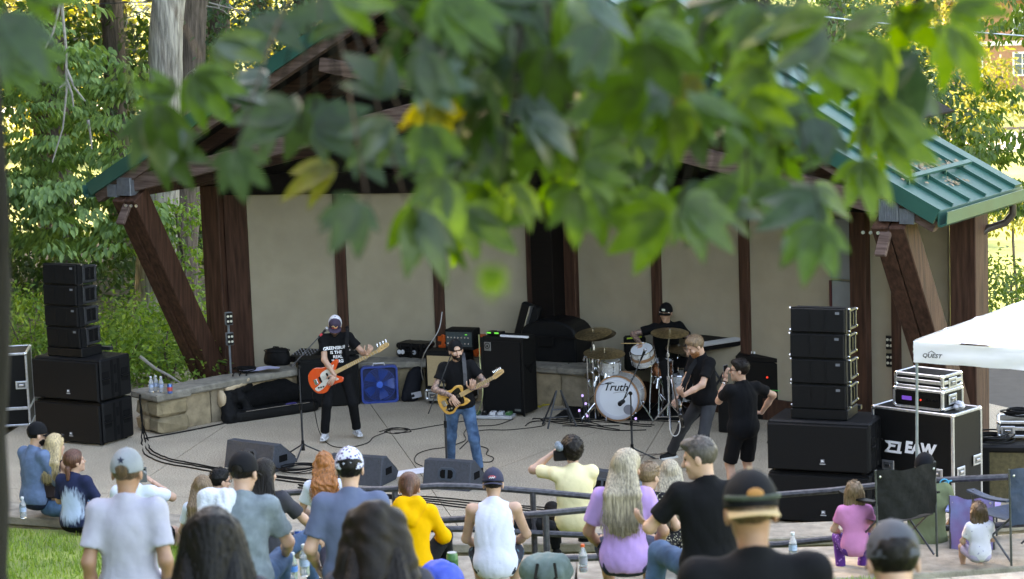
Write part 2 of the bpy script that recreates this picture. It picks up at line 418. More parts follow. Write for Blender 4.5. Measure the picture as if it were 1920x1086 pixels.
def hand_mesh(bld, wrist, dirv, palm, k=1., curl=.5, side=1, spread=.12):
    """palm with four unequal bent fingers and a thumb from its side; dirv along the hand, palm = direction the palm faces"""
    d = Vector(dirv).normalized(); p = Vector(palm); p = (p-d*p.dot(d)).normalized(); sx = d.cross(p)*side   # sx points to the thumb side
    w = Vector(wrist)
    R = Matrix((sx, p, d)).transposed()
    bld.ell(w+d*.045*k, (.042*k, .017*k, .058*k), R, 8)
    for i, (off, ln) in enumerate(((.031, .078), (.011, .088), (-.011, .082), (-.030, .064))):
        pts = [w+d*.07*k+sx*off*k*.9, w+d*.09*k+sx*off*k]; ang = 0; q = pts[-1]; dd = (d+sx*off*spread*18).normalized()
        for j, f in enumerate((.42, .32, .26)):
            ang += curl*(.75 if j == 0 else .9); q = q+(dd*math.cos(ang)+p*math.sin(ang))*ln*f*k; pts.append(q)
        bld.tube(pts, [.0095*k, .0095*k, .009*k, .008*k, .006*k], 6)
    q0 = w+d*.02*k+sx*.03*k; q1 = q0+(d*.5+sx*.75+p*.35).normalized()*.042*k; q2 = q1+(d*.85+sx*.25+p*(.3+curl*.4)).normalized()*.034*k; q3 = q2+(d*.9+p*(.4+curl*.4)).normalized()*.026*k
    bld.tube([q0, q1, q2, q3], [.013*k, .011*k, .0095*k, .007*k], 6)
def rotm(yaw=0, pitch=0, roll=0):
    """local frame: x right, y forward, z up. pitch > 0 looks down, yaw > 0 turns to the left, roll > 0 tips to the right"""
    return (Matrix.Rotation(yaw, 3, 'Z') @ Matrix.Rotation(-pitch, 3, 'X') @ Matrix.Rotation(roll, 3, 'Y'))
def person(label, loc, yaw, h=1.75, sit=None, lean=0., side=0., twist=0., head=(0, 0, 0), hl=None, hr=None, kl=None, kr=None, fl=None, fr=None, pl=(-.6, -.5, -.5), pr=(.6, -.5, -.5),
           tone='fair', hair=('short', 'dark'), top=('t_shirt', None, .55), hem=-.05, bottom=('trousers', None, .04), shoes=None, hat=None, beard=None, glasses=False, bw=1., fat=1., neckline=.0,
           hands=None, step=.013, tat=False, face=True, group=None, legs=True, foldamp=.005, nohand=False, hstep=.006, tops=None, kneepole=None):
    """sit = seat height; joints given in the local frame (x right, y forward, z up). Returns the Empty and a dict of joints"""
    k = h/1.75
    E = empty('person', loc, yaw, label, 'person', group)
    z0 = (sit+.085*k) if sit is not None else .94*k
    P = Vector((0, 0, z0)); T = rotm(twist, lean, side); up = T @ Vector((0, 0, 1)); rt = T @ Vector((1, 0, 0)); fw = T @ Vector((0, 1, 0))
    # a slightly curved back: lower spine takes half the lean
    T2 = rotm(twist*.5, lean*.5, side*.5); up2 = T2 @ Vector((0, 0, 1))
    mid = P+up2*.24*k; N = mid+up*.29*k
    Sh = {}
    for sgn, nm in ((-1, 'l'), (1, 'r')): Sh[nm] = N-up*.055*k+rt*(.170*k*bw*sgn)
    HR = T @ rotm(*head) if not isinstance(head, Matrix) else head
    hup = HR @ Vector((0, 0, 1)); hfw = HR @ Vector((0, 1, 0)); hrt = HR @ Vector((1, 0, 0))
    nb = N+fw*.005; HC = nb+up*.075*k+hup*.085*k+hfw*.03*k
    hs = 1.04*(k**.5)
    def hd(x, y, z): return HC+(hrt*x+hfw*y+hup*z)*hs
    Hm = np.array(Matrix((hrt, hfw, hup)).transposed())
    J = dict(P=P, N=N, HC=HC, hd=hd, HR=HR, up=up, rt=rt, fw=fw, mid=mid, E=E, k=k)
    la, lb = .30*k, .265*k
    Hd = dict(l=Vector(hl) if hl is not None else Sh['l']+Vector((-.06, .02, -.56*k)), r=Vector(hr) if hr is not None else Sh['r']+Vector((.06, .02, -.56*k)))
    El = {}
    for nm, pole in (('l', pl), ('r', pr)): El[nm], Hd[nm] = ik(Sh[nm], Hd[nm], la, lb, pole)
    J.update(Sh=Sh, El=El, Hd=Hd)
    lt, ls = .44*k, .43*k
    hip = dict(l=P+rt*-.09*k-up*.02, r=P+rt*.09*k-up*.02); Kn = {}; Ft = {}
    for nm, f, kk, sg in (('l', fl, kl, -1), ('r', fr, kr, 1)):
        if sit is not None: dfk = Vector((sg*.14*k, .42*k, z0+.02)); dff = Vector((sg*.14*k, .46*k, max(z0-.40*k, z0-.44*k)))
        else: dff = Vector((sg*.11*k, .02, .09*k))
        f = Vector(f) if f is not None else dff
        pole = Vector(kneepole) if kneepole else (Vector((sg*.25, 1, .6)) if sit is not None else Vector((sg*.15, 1, 0)))
        Kn[nm], Ft[nm] = ik(hip[nm], f, lt, ls, pole)
    J.update(hip=hip, Kn=Kn, Ft=Ft)
    sk = skin(tone); shorts = bottom[0] == 'shorts' or bottom[0] == 'skirt'; sleeve = top[2]
    # ---- body
    pr_ = []
    R = Matrix((rt, fw, up)).transposed()
    pr_ += [ell(N-up*.17*k, (.155*k*bw, .095*k*fat, .16*k), R), ell(mid-up*.02, (.135*k*bw*fat**.5, .09*k*fat, .15*k), R), ell(P, (.15*k, .10*k, .10*k), R)]
    pr_ += [cap(N-up*.05*k, N+up*.10*k+hfw*.015, .054*k, .05*k, 1)]
    for nm in 'lr':
        al = 2 if tat else 1
        pr_ += [cap(N-up*.06*k, Sh[nm], .05*k, .052*k, 1), cap(Sh[nm], El[nm], .048*k, .039*k, al), cap(El[nm], Sh[nm]*0+El[nm].lerp(Hd[nm], .45), .039*k, .036*k, al), cap(El[nm].lerp(Hd[nm], .45), Hd[nm], .036*k, .026*k, al)]
        if legs and (shorts or bottom[1] is None): pr_ += [cap(hip[nm], Kn[nm], .075*k, .055*k, 1), cap(Kn[nm], Kn[nm].lerp(Ft[nm], .35), .052*k, .054*k, 1), cap(Kn[nm].lerp(Ft[nm], .35), Ft[nm], .054*k, .036*k, 1)]
    hh = []
    hh += [ell(hd(0, -.008, .03), (.077*hs, .097*hs, .092*hs), Hm), ell(hd(0, .022, -.045), (.060*hs, .072*hs, .075*hs), Hm), cap(hd(0, .068, -.098), hd(0, .06, -.09), .026*hs, .024*hs)]
    if face:
        hh += [cap(hd(0, .092, .012), hd(0, .112, -.03), .008*hs, .013*hs, k=.012), cap(hd(-.03, .083, .026), hd(.03, .083, .026), .011*hs, k=.015), ell(hd(0, .09, -.066), (.022*hs, .012*hs, .012*hs), Hm, k=.012)]
        hh += [ell(hd(-.038, .072, -.03), (.022*hs, .018*hs, .02*hs), Hm, k=.02), ell(hd(.038, .072, -.03), (.022*hs, .018*hs, .02*hs), Hm, k=.02)]
    for sg in (-1, 1): hh += [ell(hd(sg*.080, -.008, -.012), (.010*hs, .020*hs, .033*hs), Hm, k=.01)]
    for p in hh: p['lab'] = 0
    ex = B()
    if not nohand:
        for nm, sg in (('l', 1), ('r', -1)):
            spec = (hands or {}).get(nm); d = (Hd[nm]-El[nm]).normalized()
            if spec == 'none': continue
            if spec: dv, pv, cu = spec
            else: dv, pv, cu = d, (Vector((-1 if nm == 'r' else 1, .3, 0))), .35
            hand_mesh(ex, Hd[nm], dv, pv, k, cu, sg)
    for p in pr_:
        if p['lab'] == 1: p['lab'] = 0
        elif p['lab'] == 2: p['lab'] = 1
    rh = .15*hs
    fine = [[(HC[i]-rh, HC[i]+rh, hstep)] for i in range(3)]
    sdf_obj('body', pr_+hh, [sk, tattoo] if tat else sk, E, step, .028, None, fine, labels=tat, extra=ex)
    if face:
        for sg in (-1, 1):
            b = B(); b.ell(hd(sg*.031, .083, .008), (.011*hs, .008*hs, .0075*hs), HR, 8); b.build('eye', mat('eye_dark', (.03, .022, .02), .2), E, True)
        b = B(); b.tube([hd(-.022, .094, -.062), hd(0, .1015, -.064), hd(.022, .094, -.062)], [.003, .0045, .003], 5); b.build('mouth', mat('lips', (.22, .08, .07), .5), E, True)
    # ---- clothes
    fo = folds(foldamp, zlib.crc32(label.encode()) % 97)
    tm = top[1]; tk = top[0]; lo = hem*k
    if tm is not None:
        dn = -up2; cutp = (P+up2*lo, dn); g = .014*k
        cc = [(n3(cutp[0]), n3(cutp[1]))]
        nk = (n3(N+up*(.035+neckline)*k+fw*.0), n3(up*.92+fw*.4))
        TP = [ell(N-up*.165*k, (.168*k*bw+g, .103*k*fat+g, .165*k+g), R, cut=cc+[nk]), ell(mid-up*.03, (.148*k*bw*fat**.6+g, .10*k*fat+g, .19*k+g), R, cut=cc), ell(P+up2*.02, (.178*k*fat**.5+g, .126*k*fat+g, .17*k+g), R, cut=cc)]
        TP += [cap(N-up*.05*k, N+up*.02*k, .066*k, .062*k, cut=[nk])]
        for nm in 'lr':
            if tk == 'tank':
                sx = rt*(-1 if nm == 'l' else 1)
                TP += [cap(N-up*.03*k, N-up*.045*k+sx*.10*k, .052*k, .045*k, cut=[nk, (n3(N+sx*.125*k), n3(sx))])]
                continue
            TP += [cap(N-up*.055*k, Sh[nm], .055*k, .062*k, cut=[nk])]
            if sleeve <= 1:
                e = Sh[nm].lerp(El[nm], sleeve); d = (El[nm]-Sh[nm]).normalized(); TP += [cap(Sh[nm], Sh[nm].lerp(El[nm], sleeve+.15), .062*k, .068*k, cut=(n3(e), n3(d)))]
            else:
                TP += [cap(Sh[nm], El[nm], .064*k, .056*k)]; f = min(.97, sleeve-1); e = El[nm].lerp(Hd[nm], f); TP += [cap(El[nm], El[nm].lerp(Hd[nm], min(1, f+.05)), .056*k, .044*k, cut=(n3(e), n3((Hd[nm]-El[nm]).normalized())))]
        if tops: TP += tops(J)
        if tk == 'tank':
            for nm in 'lr': TP.append(dict(ell(Sh[nm]-up*.09*k, (.055*k, .075*k, .15*k), R), sub=True))
        sh = sdf_obj(tk if tk != 'tank' else 'tank_top', TP, tm, E, step, .045, fo); J['shirt'] = sh
    bm_ = bottom[1]
    if bm_ is not None and legs:
        TP = [ell(P, (.162*k*fat**.5, .116*k*fat, .13*k), R, cut=(n3(P+up*.07*k), n3(up)))]
        for nm in 'lr':
            if bottom[0] == 'shorts':
                d = (Kn[nm]-hip[nm]).normalized(); TP += [cap(hip[nm], Kn[nm], .095*k, .085*k, cut=(n3(hip[nm].lerp(Kn[nm], bottom[2])), n3(d)))]
            else:
                TP += [cap(hip[nm], Kn[nm], .092*k, .066*k), cap(Kn[nm], Ft[nm], .066*k, .056*k+bottom[2]*.3, cut=(n3(Kn[nm].lerp(Ft[nm], .97)), n3((Ft[nm]-Kn[nm]).normalized())))]
        sdf_obj('shorts' if bottom[0] == 'shorts' else 'trousers', TP, bm_, E, step, .04, folds(foldamp*.9, zlib.crc32(label.encode()) % 51, 12))
    if shoes is not None and legs:
        for nm, sg in (('l', -1), ('r', 1)):
            a = Ft[nm]; yv = Vector((sg*.25, 1, 0)).normalized(); zb = a.z-.075*k
            fl_ = (n3((0, 0, zb)), n3((0, 0, -1)))
            o = sdf_obj('shoe', [cap(a+yv*-.03*k-Vector((0, 0, .035)), a+yv*.14*k-Vector((0, 0, .05)), .043*k, .036*k, cut=fl_), cap(a-Vector((0, 0, .03)), a+Vector((0, 0, .01)), .046*k)], shoes[0], E, .009, .03)
            if len(shoes) > 1:
                b = B(); pts = [(-.045, -.075), (.045, -.075), (.05, .06), (.035, .17), (-.035, .17), (-.05, .06)]
                xv = Vector((yv.y, -yv.x, 0)); b.prism([(p[0]*k, p[1]*k) for p in pts], -.006, .022*k, lambda x, y, z: a*1+xv*x+yv*z+Vector((0, 0, zb-a.z+y)), ch=.005); b.build('sole', shoes[1], o)
    # ---- hair
    hk, hc = hair[:2] if hair else (None, None)
    if hk:
        hm = haircol(hc); skl = lambda g, lab=0, **q: ell(hd(0, -.012, .036), ((.079+g)*hs, (.099+g)*hs, (.093+g)*hs), Hm, **q)
        face_cut = (n3(hd(0, .062, .035)), n3(hfw*.9-hup*.43)); nape = (n3(hd(0, -.05, -.065)), n3(hfw*.25-hup)); ears = None
        TP = []; nz = strands(.0016, (HC.x, HC.y))
        if hk in ('short', 'quiff', 'crop', 'curly'):
            g = {'short': .010, 'crop': .004, 'quiff': .008, 'curly': .034}[hk]
            TP = [skl(g, cut=[(n3(hd(0, .055, .045)), n3(hfw*.75-hup*.66)), (n3(hd(0, -.04, -.055)), n3(hfw*.35-hup*.94))])]
            if hk == 'quiff': TP += [ell(hd(0, .03, .10), (.062*hs, .07*hs, .035*hs), Hm), cap(hd(-.03, .075, .095), hd(.04, .07, .098), .024, .022)]
            if hk == 'short': TP += [ell(hd(.0, .03, .09), (.07*hs, .07*hs, .04*hs), Hm)]
            if hk == 'curly': TP += [ell(hd(0, -.05, -.01), (.085*hs, .07*hs, .085*hs), Hm)]
            nz = tufts(.004 if hk != 'curly' else .009, 70 if hk != 'curly' else 60)
        else:
            TP = [skl(.013, cut=[face_cut])]
            if hk in ('long', 'halfup', 'longcurl'):
                ln = hair[2] if len(hair) > 2 else .38
                for sx in (-.062, -.03, 0, .03, .062):
                    a = hd(sx*1.05, -.055+abs(sx)*.3, .02); b2 = N+rt*(sx*1.5)*hs-fw*(.115*fat)*k-up*.02; c2 = N+rt*(sx*1.35)*hs-fw*(.128*fat)*k-up*(ln-.12-abs(sx)*.5)*k
                    TP += [cap(a, b2, .045*hs, .040*hs), cap(b2, c2, .040*hs, .020*hs)]
                for sx in (-1, 1): TP += [cap(hd(sx*.07, -.02, .02), hd(sx*.078, -.03, -.13), .032*hs, .036*hs)]
                nz = strands(.0025, (HC.x, HC.y+.06), 130)
                if hk == 'longcurl': nz = tufts(.012, 55)
            if hk == 'bob':
                TP += [cap(hd(sx, -.045+abs(sx)*.4, .0), hd(sx*1.2, -.05+abs(sx)*.35, -.12), .045*hs, .035*hs) for sx in (-.065, -.03, 0, .03, .065)]; nz = strands(.003, (HC.x, HC.y-.04), 80)
            if hk == 'pony':
                q = hair[2] if len(hair) > 2 else (.03, -.11, -.05)
                TP += [skl(.009, cut=[(n3(hd(0, .03, .02)), n3(hfw*.8-hup*.6)), nape]), cap(hd(*q), hd(q[0]*1.3, q[1]-.02, q[2]-.11), .032*hs, .018*hs)]
            if hk == 'bun': TP += [ell(hd(0, -.075, .085), (.05*hs, .045*hs, .04*hs), Hm), cap(hd(0, -.10, -.02), hd(.005, -.115, -.10), .035*hs, .014*hs)]
        if hat:
            for p in TP:
                if p['c' if p['t'] == 'e' else 'a'][2] > hd(0, 0, -.02).z: p['cut'] = (p['cut'] or [])+[(n3(hd(0, 0, .045)), n3(hup+hfw*.25))]
        ex = B(); rs = random.Random(zlib.crc32(label.encode()))
        if hk in ('long', 'longcurl'):
            ln = hair[2] if len(hair) > 2 else .38
            for i in range(260):
                sx = rs.uniform(-.085, .085); a = hd(sx*.95, -.085+abs(sx)*.35+rs.uniform(-.012, .0), rs.uniform(.0, .06)); b2 = N+rt*(sx*1.75)*hs-fw*((.150+rs.uniform(-.012, .012))*fat)*k-up*.02; c2 = N+rt*(sx*1.65+rs.uniform(-.02, .02))*hs-fw*(.155*fat+rs.uniform(-.015, .012))*k-up*(ln-.12-abs(sx)*.5+rs.uniform(-.05, .05))*k
                wv = (.012 if hk == 'long' else .022); ph = rs.uniform(0, 6); P_ = []
                for j in range(9):
                    t = j/8; q = a*(1-t)**2+b2*2*t*(1-t)+c2*t*t; P_.append(q+rt*(wv*t*math.sin(ph+t*(9 if hk == 'long' else 20)))+fw*(wv*.6*t*math.cos(ph+t*8)))
                ex.tube(P_, [.0024*hs]*6+[.002*hs, .0015*hs, .0006], 3)
        elif hk in ('short', 'quiff', 'curly', 'bob'):
            for i in range(170 if hk != 'bob' else 60):
                th = rs.uniform(0, 2*PI); ph = rs.uniform(.05, 1.45) if hk != 'curly' else rs.uniform(.05, 1.9); g = {'short': .006, 'quiff': .004, 'curly': .026, 'bob': .010}[hk]
                u_ = Vector((math.sin(ph)*math.cos(th), math.sin(ph)*math.sin(th), math.cos(ph)))
                if (u_.y > .55 and u_.z < .62) or (hat and u_.z > -.2): continue
                p = hd(u_.x*(.079+g), -.012+u_.y*(.099+g), .036+u_.z*(.093+g)); l_ = rs.uniform(.012, .026); d_ = hrt*(u_.x+rs.uniform(-.7, .7))+hfw*(u_.y*.4+(.5 if hk == 'quiff' else -.2)+rs.uniform(-.5, .5))+hup*(u_.z*.5-.1)
                ex.tube([p-d_*.006, p+d_.normalized()*l_*.6+hup*.002, p+d_.normalized()*l_-hup*.004], [.0035, .003, .0008], 3)
        sdf_obj('hair', TP, hm, E, .0075, .02, nz, extra=ex)
    if beard:
        bc, bl = beard
        sdf_obj('beard', [ell(hd(0, .030, -.062), (.063*hs, .070*hs, .055*hs+bl), Hm, cut=[(n3(hd(0, .0, -.03)), n3(hup*.9+hfw*.15)), (n3(hd(0, .0, 0)), n3(-hfw))]), cap(hd(0, .075, -.10), hd(0, .07, -.105-bl), .026*hs, .02*hs)], haircol(bc), E, .0065, .02, tufts(.003, 90))
    if glasses:
        b = B()
        for sg in (-1, 1):
            b.tube([hd(sg*.034+.024*math.cos(t), .101, .006+.019*math.sin(t)) for t in np.linspace(0, 2*PI, 12, endpoint=False)], .003, 5, closed=True)
            b.tube([hd(sg*.058, .098, .01), hd(sg*.08, .07, .01), hd(sg*.083, -.01, .005)], .003, 5)
        b.tube([hd(-.01, .103, .008), hd(.01, .103, .008)], .003, 5); b.build('eyeglasses', blkplastic, E, True)
    if hat:
        hmats, back, brimmat = hat[0], hat[1], (hat[2] if len(hat) > 2 else hat[0])
        s_ = -1 if back else 1
        cutc = (n3(hd(0, s_*.02, .012)), n3(-hup+hfw*(.10*s_)))
        HP = [ell(hd(0, -.008, .028), (.091*hs, .111*hs, .113*hs), Hm, cut=[cutc])]
        if not back: HP.append(dict(ell(hd(0, -.118, .012), (.040*hs, .05*hs, .034*hs), Hm), sub=True))
        if back: HP.append(dict(ell(hd(0, .105, .035), (.042*hs, .05*hs, .032*hs), Hm), sub=True))
        c = sdf_obj('cap', HP, hmats, E, .0065, .01)
        b = B(); b.ell(hd(0, -.01, .140), (.009, .009, .006), HR, 8); b.build('button', brimmat, c, True)
        b = B(); V0 = []; nseg = 10
        for lay in (0, -.005):
            for j in range(4):
                for i in range(nseg+1):
                    t = (i/nseg-.5)*PI*.86; r = .088+.078*j/3*math.cos(t*.62)**.7
                    x = .084*math.sin(t)*(1+.05*j/3); y = .02+.062*math.cos(t)+(.085*j/3)*max(0, math.cos(t))**.45
                    z = .016-.012*(x/.08)**2-.014*j/3+lay; V0.append(hd(x, s_*y, z))
        nn = nseg+1; Fs = []
        for lay in (0, 1):
            for j in range(3):
                for i in range(nseg): q = lay*4*nn+j*nn+i; Fs.append((q, q+1, q+nn+1, q+nn))
        for i in range(nseg): Fs.append((3*nn+i, 3*nn+i+1, 7*nn+i+1, 7*nn+i))
        b.add(V0, Fs); b.build('brim', brimmat, c, True); J['cap'] = c
        if back:
            b = B(); b.tube([hd(x, .098-abs(x)*.25, .012) for x in (-.045, -.02, 0, .02, .045)], .007, 5); b.build('strap', brimmat, c, True)
    return E, J
def shirt_print(J, txts, m, front=True):
    """flat lettering laid onto the shirt: each line is projected on to the cloth"""
    sh = J['shirt']; me = sh.data; bv = BVHTree.FromPolygons([v.co for v in me.vertices], [p.vertices for p in me.polygons])
    sgn = 1 if front else -1
    for (t, size, off, dx) in txts:
        mt = text_mesh(t, size, 0, bold=.0016*size/.06, sx=.95); mt.materials.append(m)
        bmm = bmesh.new(); bmm.from_mesh(mt); bmesh.ops.triangulate(bmm, faces=bmm.faces)
        for v in bmm.verts:
            o = J['N']-J['up']*off+J['rt']*(-(v.co.x+dx)*sgn*1.0 if front else (v.co.x+dx))+J['up']*v.co.y
            hit = bv.ray_cast(o+J['fw']*.6*sgn, -J['fw']*sgn)
            v.co = (hit[0] if hit[0] is not None else o+J['fw']*.14*sgn)+J['fw']*.005*sgn
        bmm.to_mesh(mt); bmm.free(); link('lettering', mt, sh)
# ------------------------------------------------------------------ ground, floor, terraces
def smooth(a, b, x): t = np.clip((x-a)/(b-a), 0, 1); return t*t*(3-2*t)
def terr(x, y):
    """height of the ground: the seating slope in front, the flat behind, the lawn dropping away beyond"""
    x = np.asarray(x, float); y = np.asarray(y, float)
    ysl = 24.2+np.clip((-1.5-x)*.5, 0, 2.4)
    lf = smooth(-1.6, -3, x); z = np.where(y < ysl, .55+.10*lf+(ysl-y)*(.197-.045*lf), -.14)
    z = z-.42*smooth(20.0, 20.6, y)*(y < 24.2)*smooth(-3.0, -2.2, x)
    side = smooth(-7.0, -12, x); z = np.where(y > 27, z+side*.25, z)
    z = z-2.8*smooth(6.4, 9, x)*smooth(32.5, 40, y)
    z = z+.10*np.sin(x*.35+y*.21)*smooth(36, 46, y)
    return z
dirt = mat('forest_soil', (.075, .055, .035), .95, .4, 3, .8, 12, col2=(.10, .085, .04))
lawn = mat('lawn_ground', (.11, .17, .03), .95, .3, .8, .6, 30, col2=(.20, .23, .05))
xs = np.concatenate([np.linspace(-420, -30, 14)[:-1], np.linspace(-30, 30, 61), np.linspace(30, 420, 14)[1:]])
ys = np.concatenate([np.linspace(-70, 0, 15)[:-1], np.linspace(0, 24.1, 60), np.linspace(24.2001, 27.5, 24), np.linspace(28, 70, 43), np.linspace(75, 520, 40)])
X, Y = np.meshgrid(xs, ys, indexing='ij'); Z = terr(X, Y)
Z = np.where(Y < 0, 5.0+.12*(-Y), Z)
V = np.stack([X.ravel(), Y.ravel(), Z.ravel()], 1); n2 = len(ys)
I, J_ = np.meshgrid(np.arange(len(xs)-1), np.arange(n2-1), indexing='ij'); q = (I*n2+J_).ravel()
F = np.stack([q, q+n2, q+n2+1, q+1], 1); yc = (ys[:-1]+ys[1:])/2; xc = (xs[:-1]+xs[1:])/2
XC, YC = np.meshgrid(xc, yc, indexing='ij')
mi = ((YC.ravel() < 27.2) | (YC.ravel() > 58) | ((XC.ravel() > 5) & (YC.ravel() > 36))).astype(int)
tag(np_mesh('ground', V, F, [dirt, lawn], None, True, mi), kind='structure')
# stage floor: exposed-aggregate slabs with sawn joints
conc = mat('exposed_aggregate', (.36, .295, .215), .9, .42, 50, .5, 160, col2=(.42, .35, .265), detail=6, stain=.16)
cap_m = mat('stone_cap', (.21, .19, .155), .95, .3, 9, 1.4, 22)
def clip(poly, p, n):
    out = []
    for i in range(len(poly)):
        a, b = poly[i], poly[(i+1) % len(poly)]; da = (a-p).dot(n); db = (b-p).dot(n)
        if da <= 0: out.append(a)
        if (da < 0 < db) or (db < 0 < da): out.append(a+(b-a)*(da/(da-db)))
    return out
floor_e = empty('stage_floor', (0, 0, 0)); floor_e['kind'] = 'structure'
polys = [[Vector(p).to_2d() for p in ((-13, 24.25, 0), (8.5, 24.25, 0), (8.5, 31.5, 0), (6.6, 34.8, 0), (2, 39, 0), (-6.9, 39.6, 0), (-7.6, 33.5, 0), (-13, 33.5, 0))]]
polys = [polys[0][:]]
pts2 = []
lines = [(G(690, 752), G(782, 880)), (G(300, 930), G(1430, 985)), (G(1010, 850), G(1250, 760)), (G(1120, 1000), G(1240, 800)), (G(330, 860), G(120, 1000))]
for a, b in lines:
    a, b = a.to_2d(), b.to_2d(); d = (b-a).normalized(); nn = Vector((-d.y, d.x)); new = []
    for p in polys:
        for s_ in (1, -1):
            c = clip(p, a-nn*s_*.006, nn*s_)
            if len(c) > 2: new.append(c)
    polys = new
for p in polys:
    b = B(); n_ = len(p); b.add([(q.x, q.y, 0) for q in p]+[(q.x, q.y, -.1) for q in p], [tuple(range(n_)), tuple(range(n_, 2*n_))[::-1]]+[(i, n_+i, n_+(i+1) % n_, (i+1) % n_) for i in range(n_)])
    b.build('slab', conc, floor_e)
b = B(); b.box((-1.5, 31.5, -.115), (20, 14, .03)); b.build('sub_base', mat('joint_base_dark', (.05, .045, .04), .95), floor_e)  # dark base colour that shows through the gaps between the slabs
# seating terraces of cast kerb blocks
kerb = mat('terrace_stone', (.31, .265, .21), .92, .28, 7, .9, 40, stain=.2)
kerb2 = mat('terrace_stone_brown', (.24, .185, .115), .95, .35, 5, 1.2, 18)
def terrace(name, label, pts, ztop, depth, height, seg, m1, overhang=.03):
    """curved seat wall: stone blocks under a cap, pts = centre line"""
    E = empty(name, (pts[0][0], pts[0][1], ztop), 0, label, 'seat wall')
    P = [Vector((p[0], p[1], 0)) for p in pts]; o = Vector(E.location)
    for a, b_ in zip(P[:-1], P[1:]):
        L = (b_-a).length; n = max(1, round(L/seg)); d = (b_-a)/n
        for i in range(n):
            p0, p1 = a+d*i, a+d*(i+1); dd = d.normalized()*.006
            bb = B(); bb.beam(p0+dd-o+Vector((0, 0, ztop-.05)), p1-dd-o+Vector((0, 0, ztop-.05)), depth, .10, ch=.012)
            for v in range(len(bb.v)): bb.v[v] = (bb.v[v][0]+random.uniform(-.003, .003), bb.v[v][1]+random.uniform(-.006, .006), bb.v[v][2]+random.uniform(-.003, .003))
            bb.build('cap_stone', m1, E)
            bb = B(); bb.beam(p0+dd-o+Vector((0, 0, ztop-.104-height/2)), p1-dd-o+Vector((0, 0, ztop-.104-height/2)), depth-overhang*2, height, ch=.02); bb.build('block', kerb2, E)
    return E
terrace('seat_wall', 'lowest curved stone seat wall along the edge of the stage floor', [(-9.5, 28.2), (-6.0, 26.9), (-3.2, 25.6), (-1.2, 24.8), (1.2, 24.5), (3.5, 24.5), (7, 25.2)], .72, .62, .75, 1.5, kerb)
terrace('seat_wall', 'broad middle concrete seat wall under the folding chairs', [(-2.3, 22.0), (.5, 21.8), (3.2, 21.75), (8, 22.4)], 1.10, 1.15, .6, 2.2, kerb)
terrace('seat_wall', 'upper stone seat wall behind the folding chairs at the bottom of the picture', [(.2, 15.9), (3, 16.1), (6, 16.6)], 2.40, .5, .6, 1.2, kerb)
# low stone wall round the back of the stage
buff = [mat('buff_stone_%d' % i, c, .95, .3, 6, 1.5, 14) for i, c in enumerate([(.25, .195, .115), (.21, .165, .10), (.28, .22, .14), (.235, .19, .13), (.27, .20, .12)])]
LW = empty('stone_wall', Wd(-4.9, -1.2, 0), 0, 'low stone wall with a slab cap along the left and back of the stage', 'wall'); lo = Vector(LW.location)
ptsw = [(-4.70, -.95), (-4.36, .3), (-4.02, 1.25), (-3.35, 2.08), (-2.55, 2.50), (-1.1, 2.75), (.4, 2.8)]
PW = [Wd(*p) for p in ptsw]
for i, (a, b_) in enumerate(zip(PW[:-1], PW[1:])):
    d = (b_-a).normalized(); nn = Vector((-d.y, d.x, 0)); L = (b_-a).length; t = 0
    while t < L-.05:
        wdt = min(L-t, random.uniform(.55, 1.0)); wdt = L-t if L-t-wdt < .3 else wdt
        p0, p1 = a+d*(t+.007)-lo, a+d*(t+wdt-.007)-lo; off = nn*(.18+random.uniform(-.008, .008))
        bb = B(); bb.beam(p0+off+Vector((0, 0, .24)), p1+off+Vector((0, 0, .24)), .34, .50, ch=.016); bb.build('stone', random.choice(buff), LW); t += wdt
    t = 0
    bb = B(); n = max(1, round(L/.95))
    for k in range(n):
        bb = B(); bb.beam(a+d*(L*k/n+(.004 if k or not i else -.03))-lo+nn*.19+Vector((0, 0, .545)), a+d*(L*(k+1)/n-.004+(.03 if k == n-1 else 0))-lo+nn*.19+Vector((0, 0, .545)), .50, .10, ch=.02)
        bb.v = [(x+random.uniform(-.006, .006), y+random.uniform(-.008, .008), z+random.uniform(-.006, .006)) for x, y, z in bb.v]; bb.build('cap_stone', cap_m, LW)
# rough end pier
pa = G(300, 813); d = (PW[1]-PW[0]).normalized(); Rz = Matrix.Rotation(math.atan2(d.y, d.x), 3, 'Z')
for zz, hh, off in ((.12, .23, 0), (.36, .23, .02)):
    for sx in (-.16, .16):
        bb = B(); bb.box(pa-lo+Rz @ Vector((.20, .20+sx, 0))+Vector((0, off*.5, zz)), (.52, .31, hh), Rz, ch=.045)
        bb.v = [(x+random.uniform(-.02, .02), y+random.uniform(-.02, .02), z+random.uniform(-.012, .012)) for x, y, z in bb.v]; bb.build('stone', random.choice(buff), LW)
bb = B(); bb.box(pa-lo+Rz @ Vector((.20, .20, .545)), (.62, .70, .12), Rz, ch=.025); bb.v = [(x+random.uniform(-.012, .012), y+random.uniform(-.012, .012), z+random.uniform(-.008, .008)) for x, y, z in bb.v]; bb.build('cap_stone', cap_m, LW)

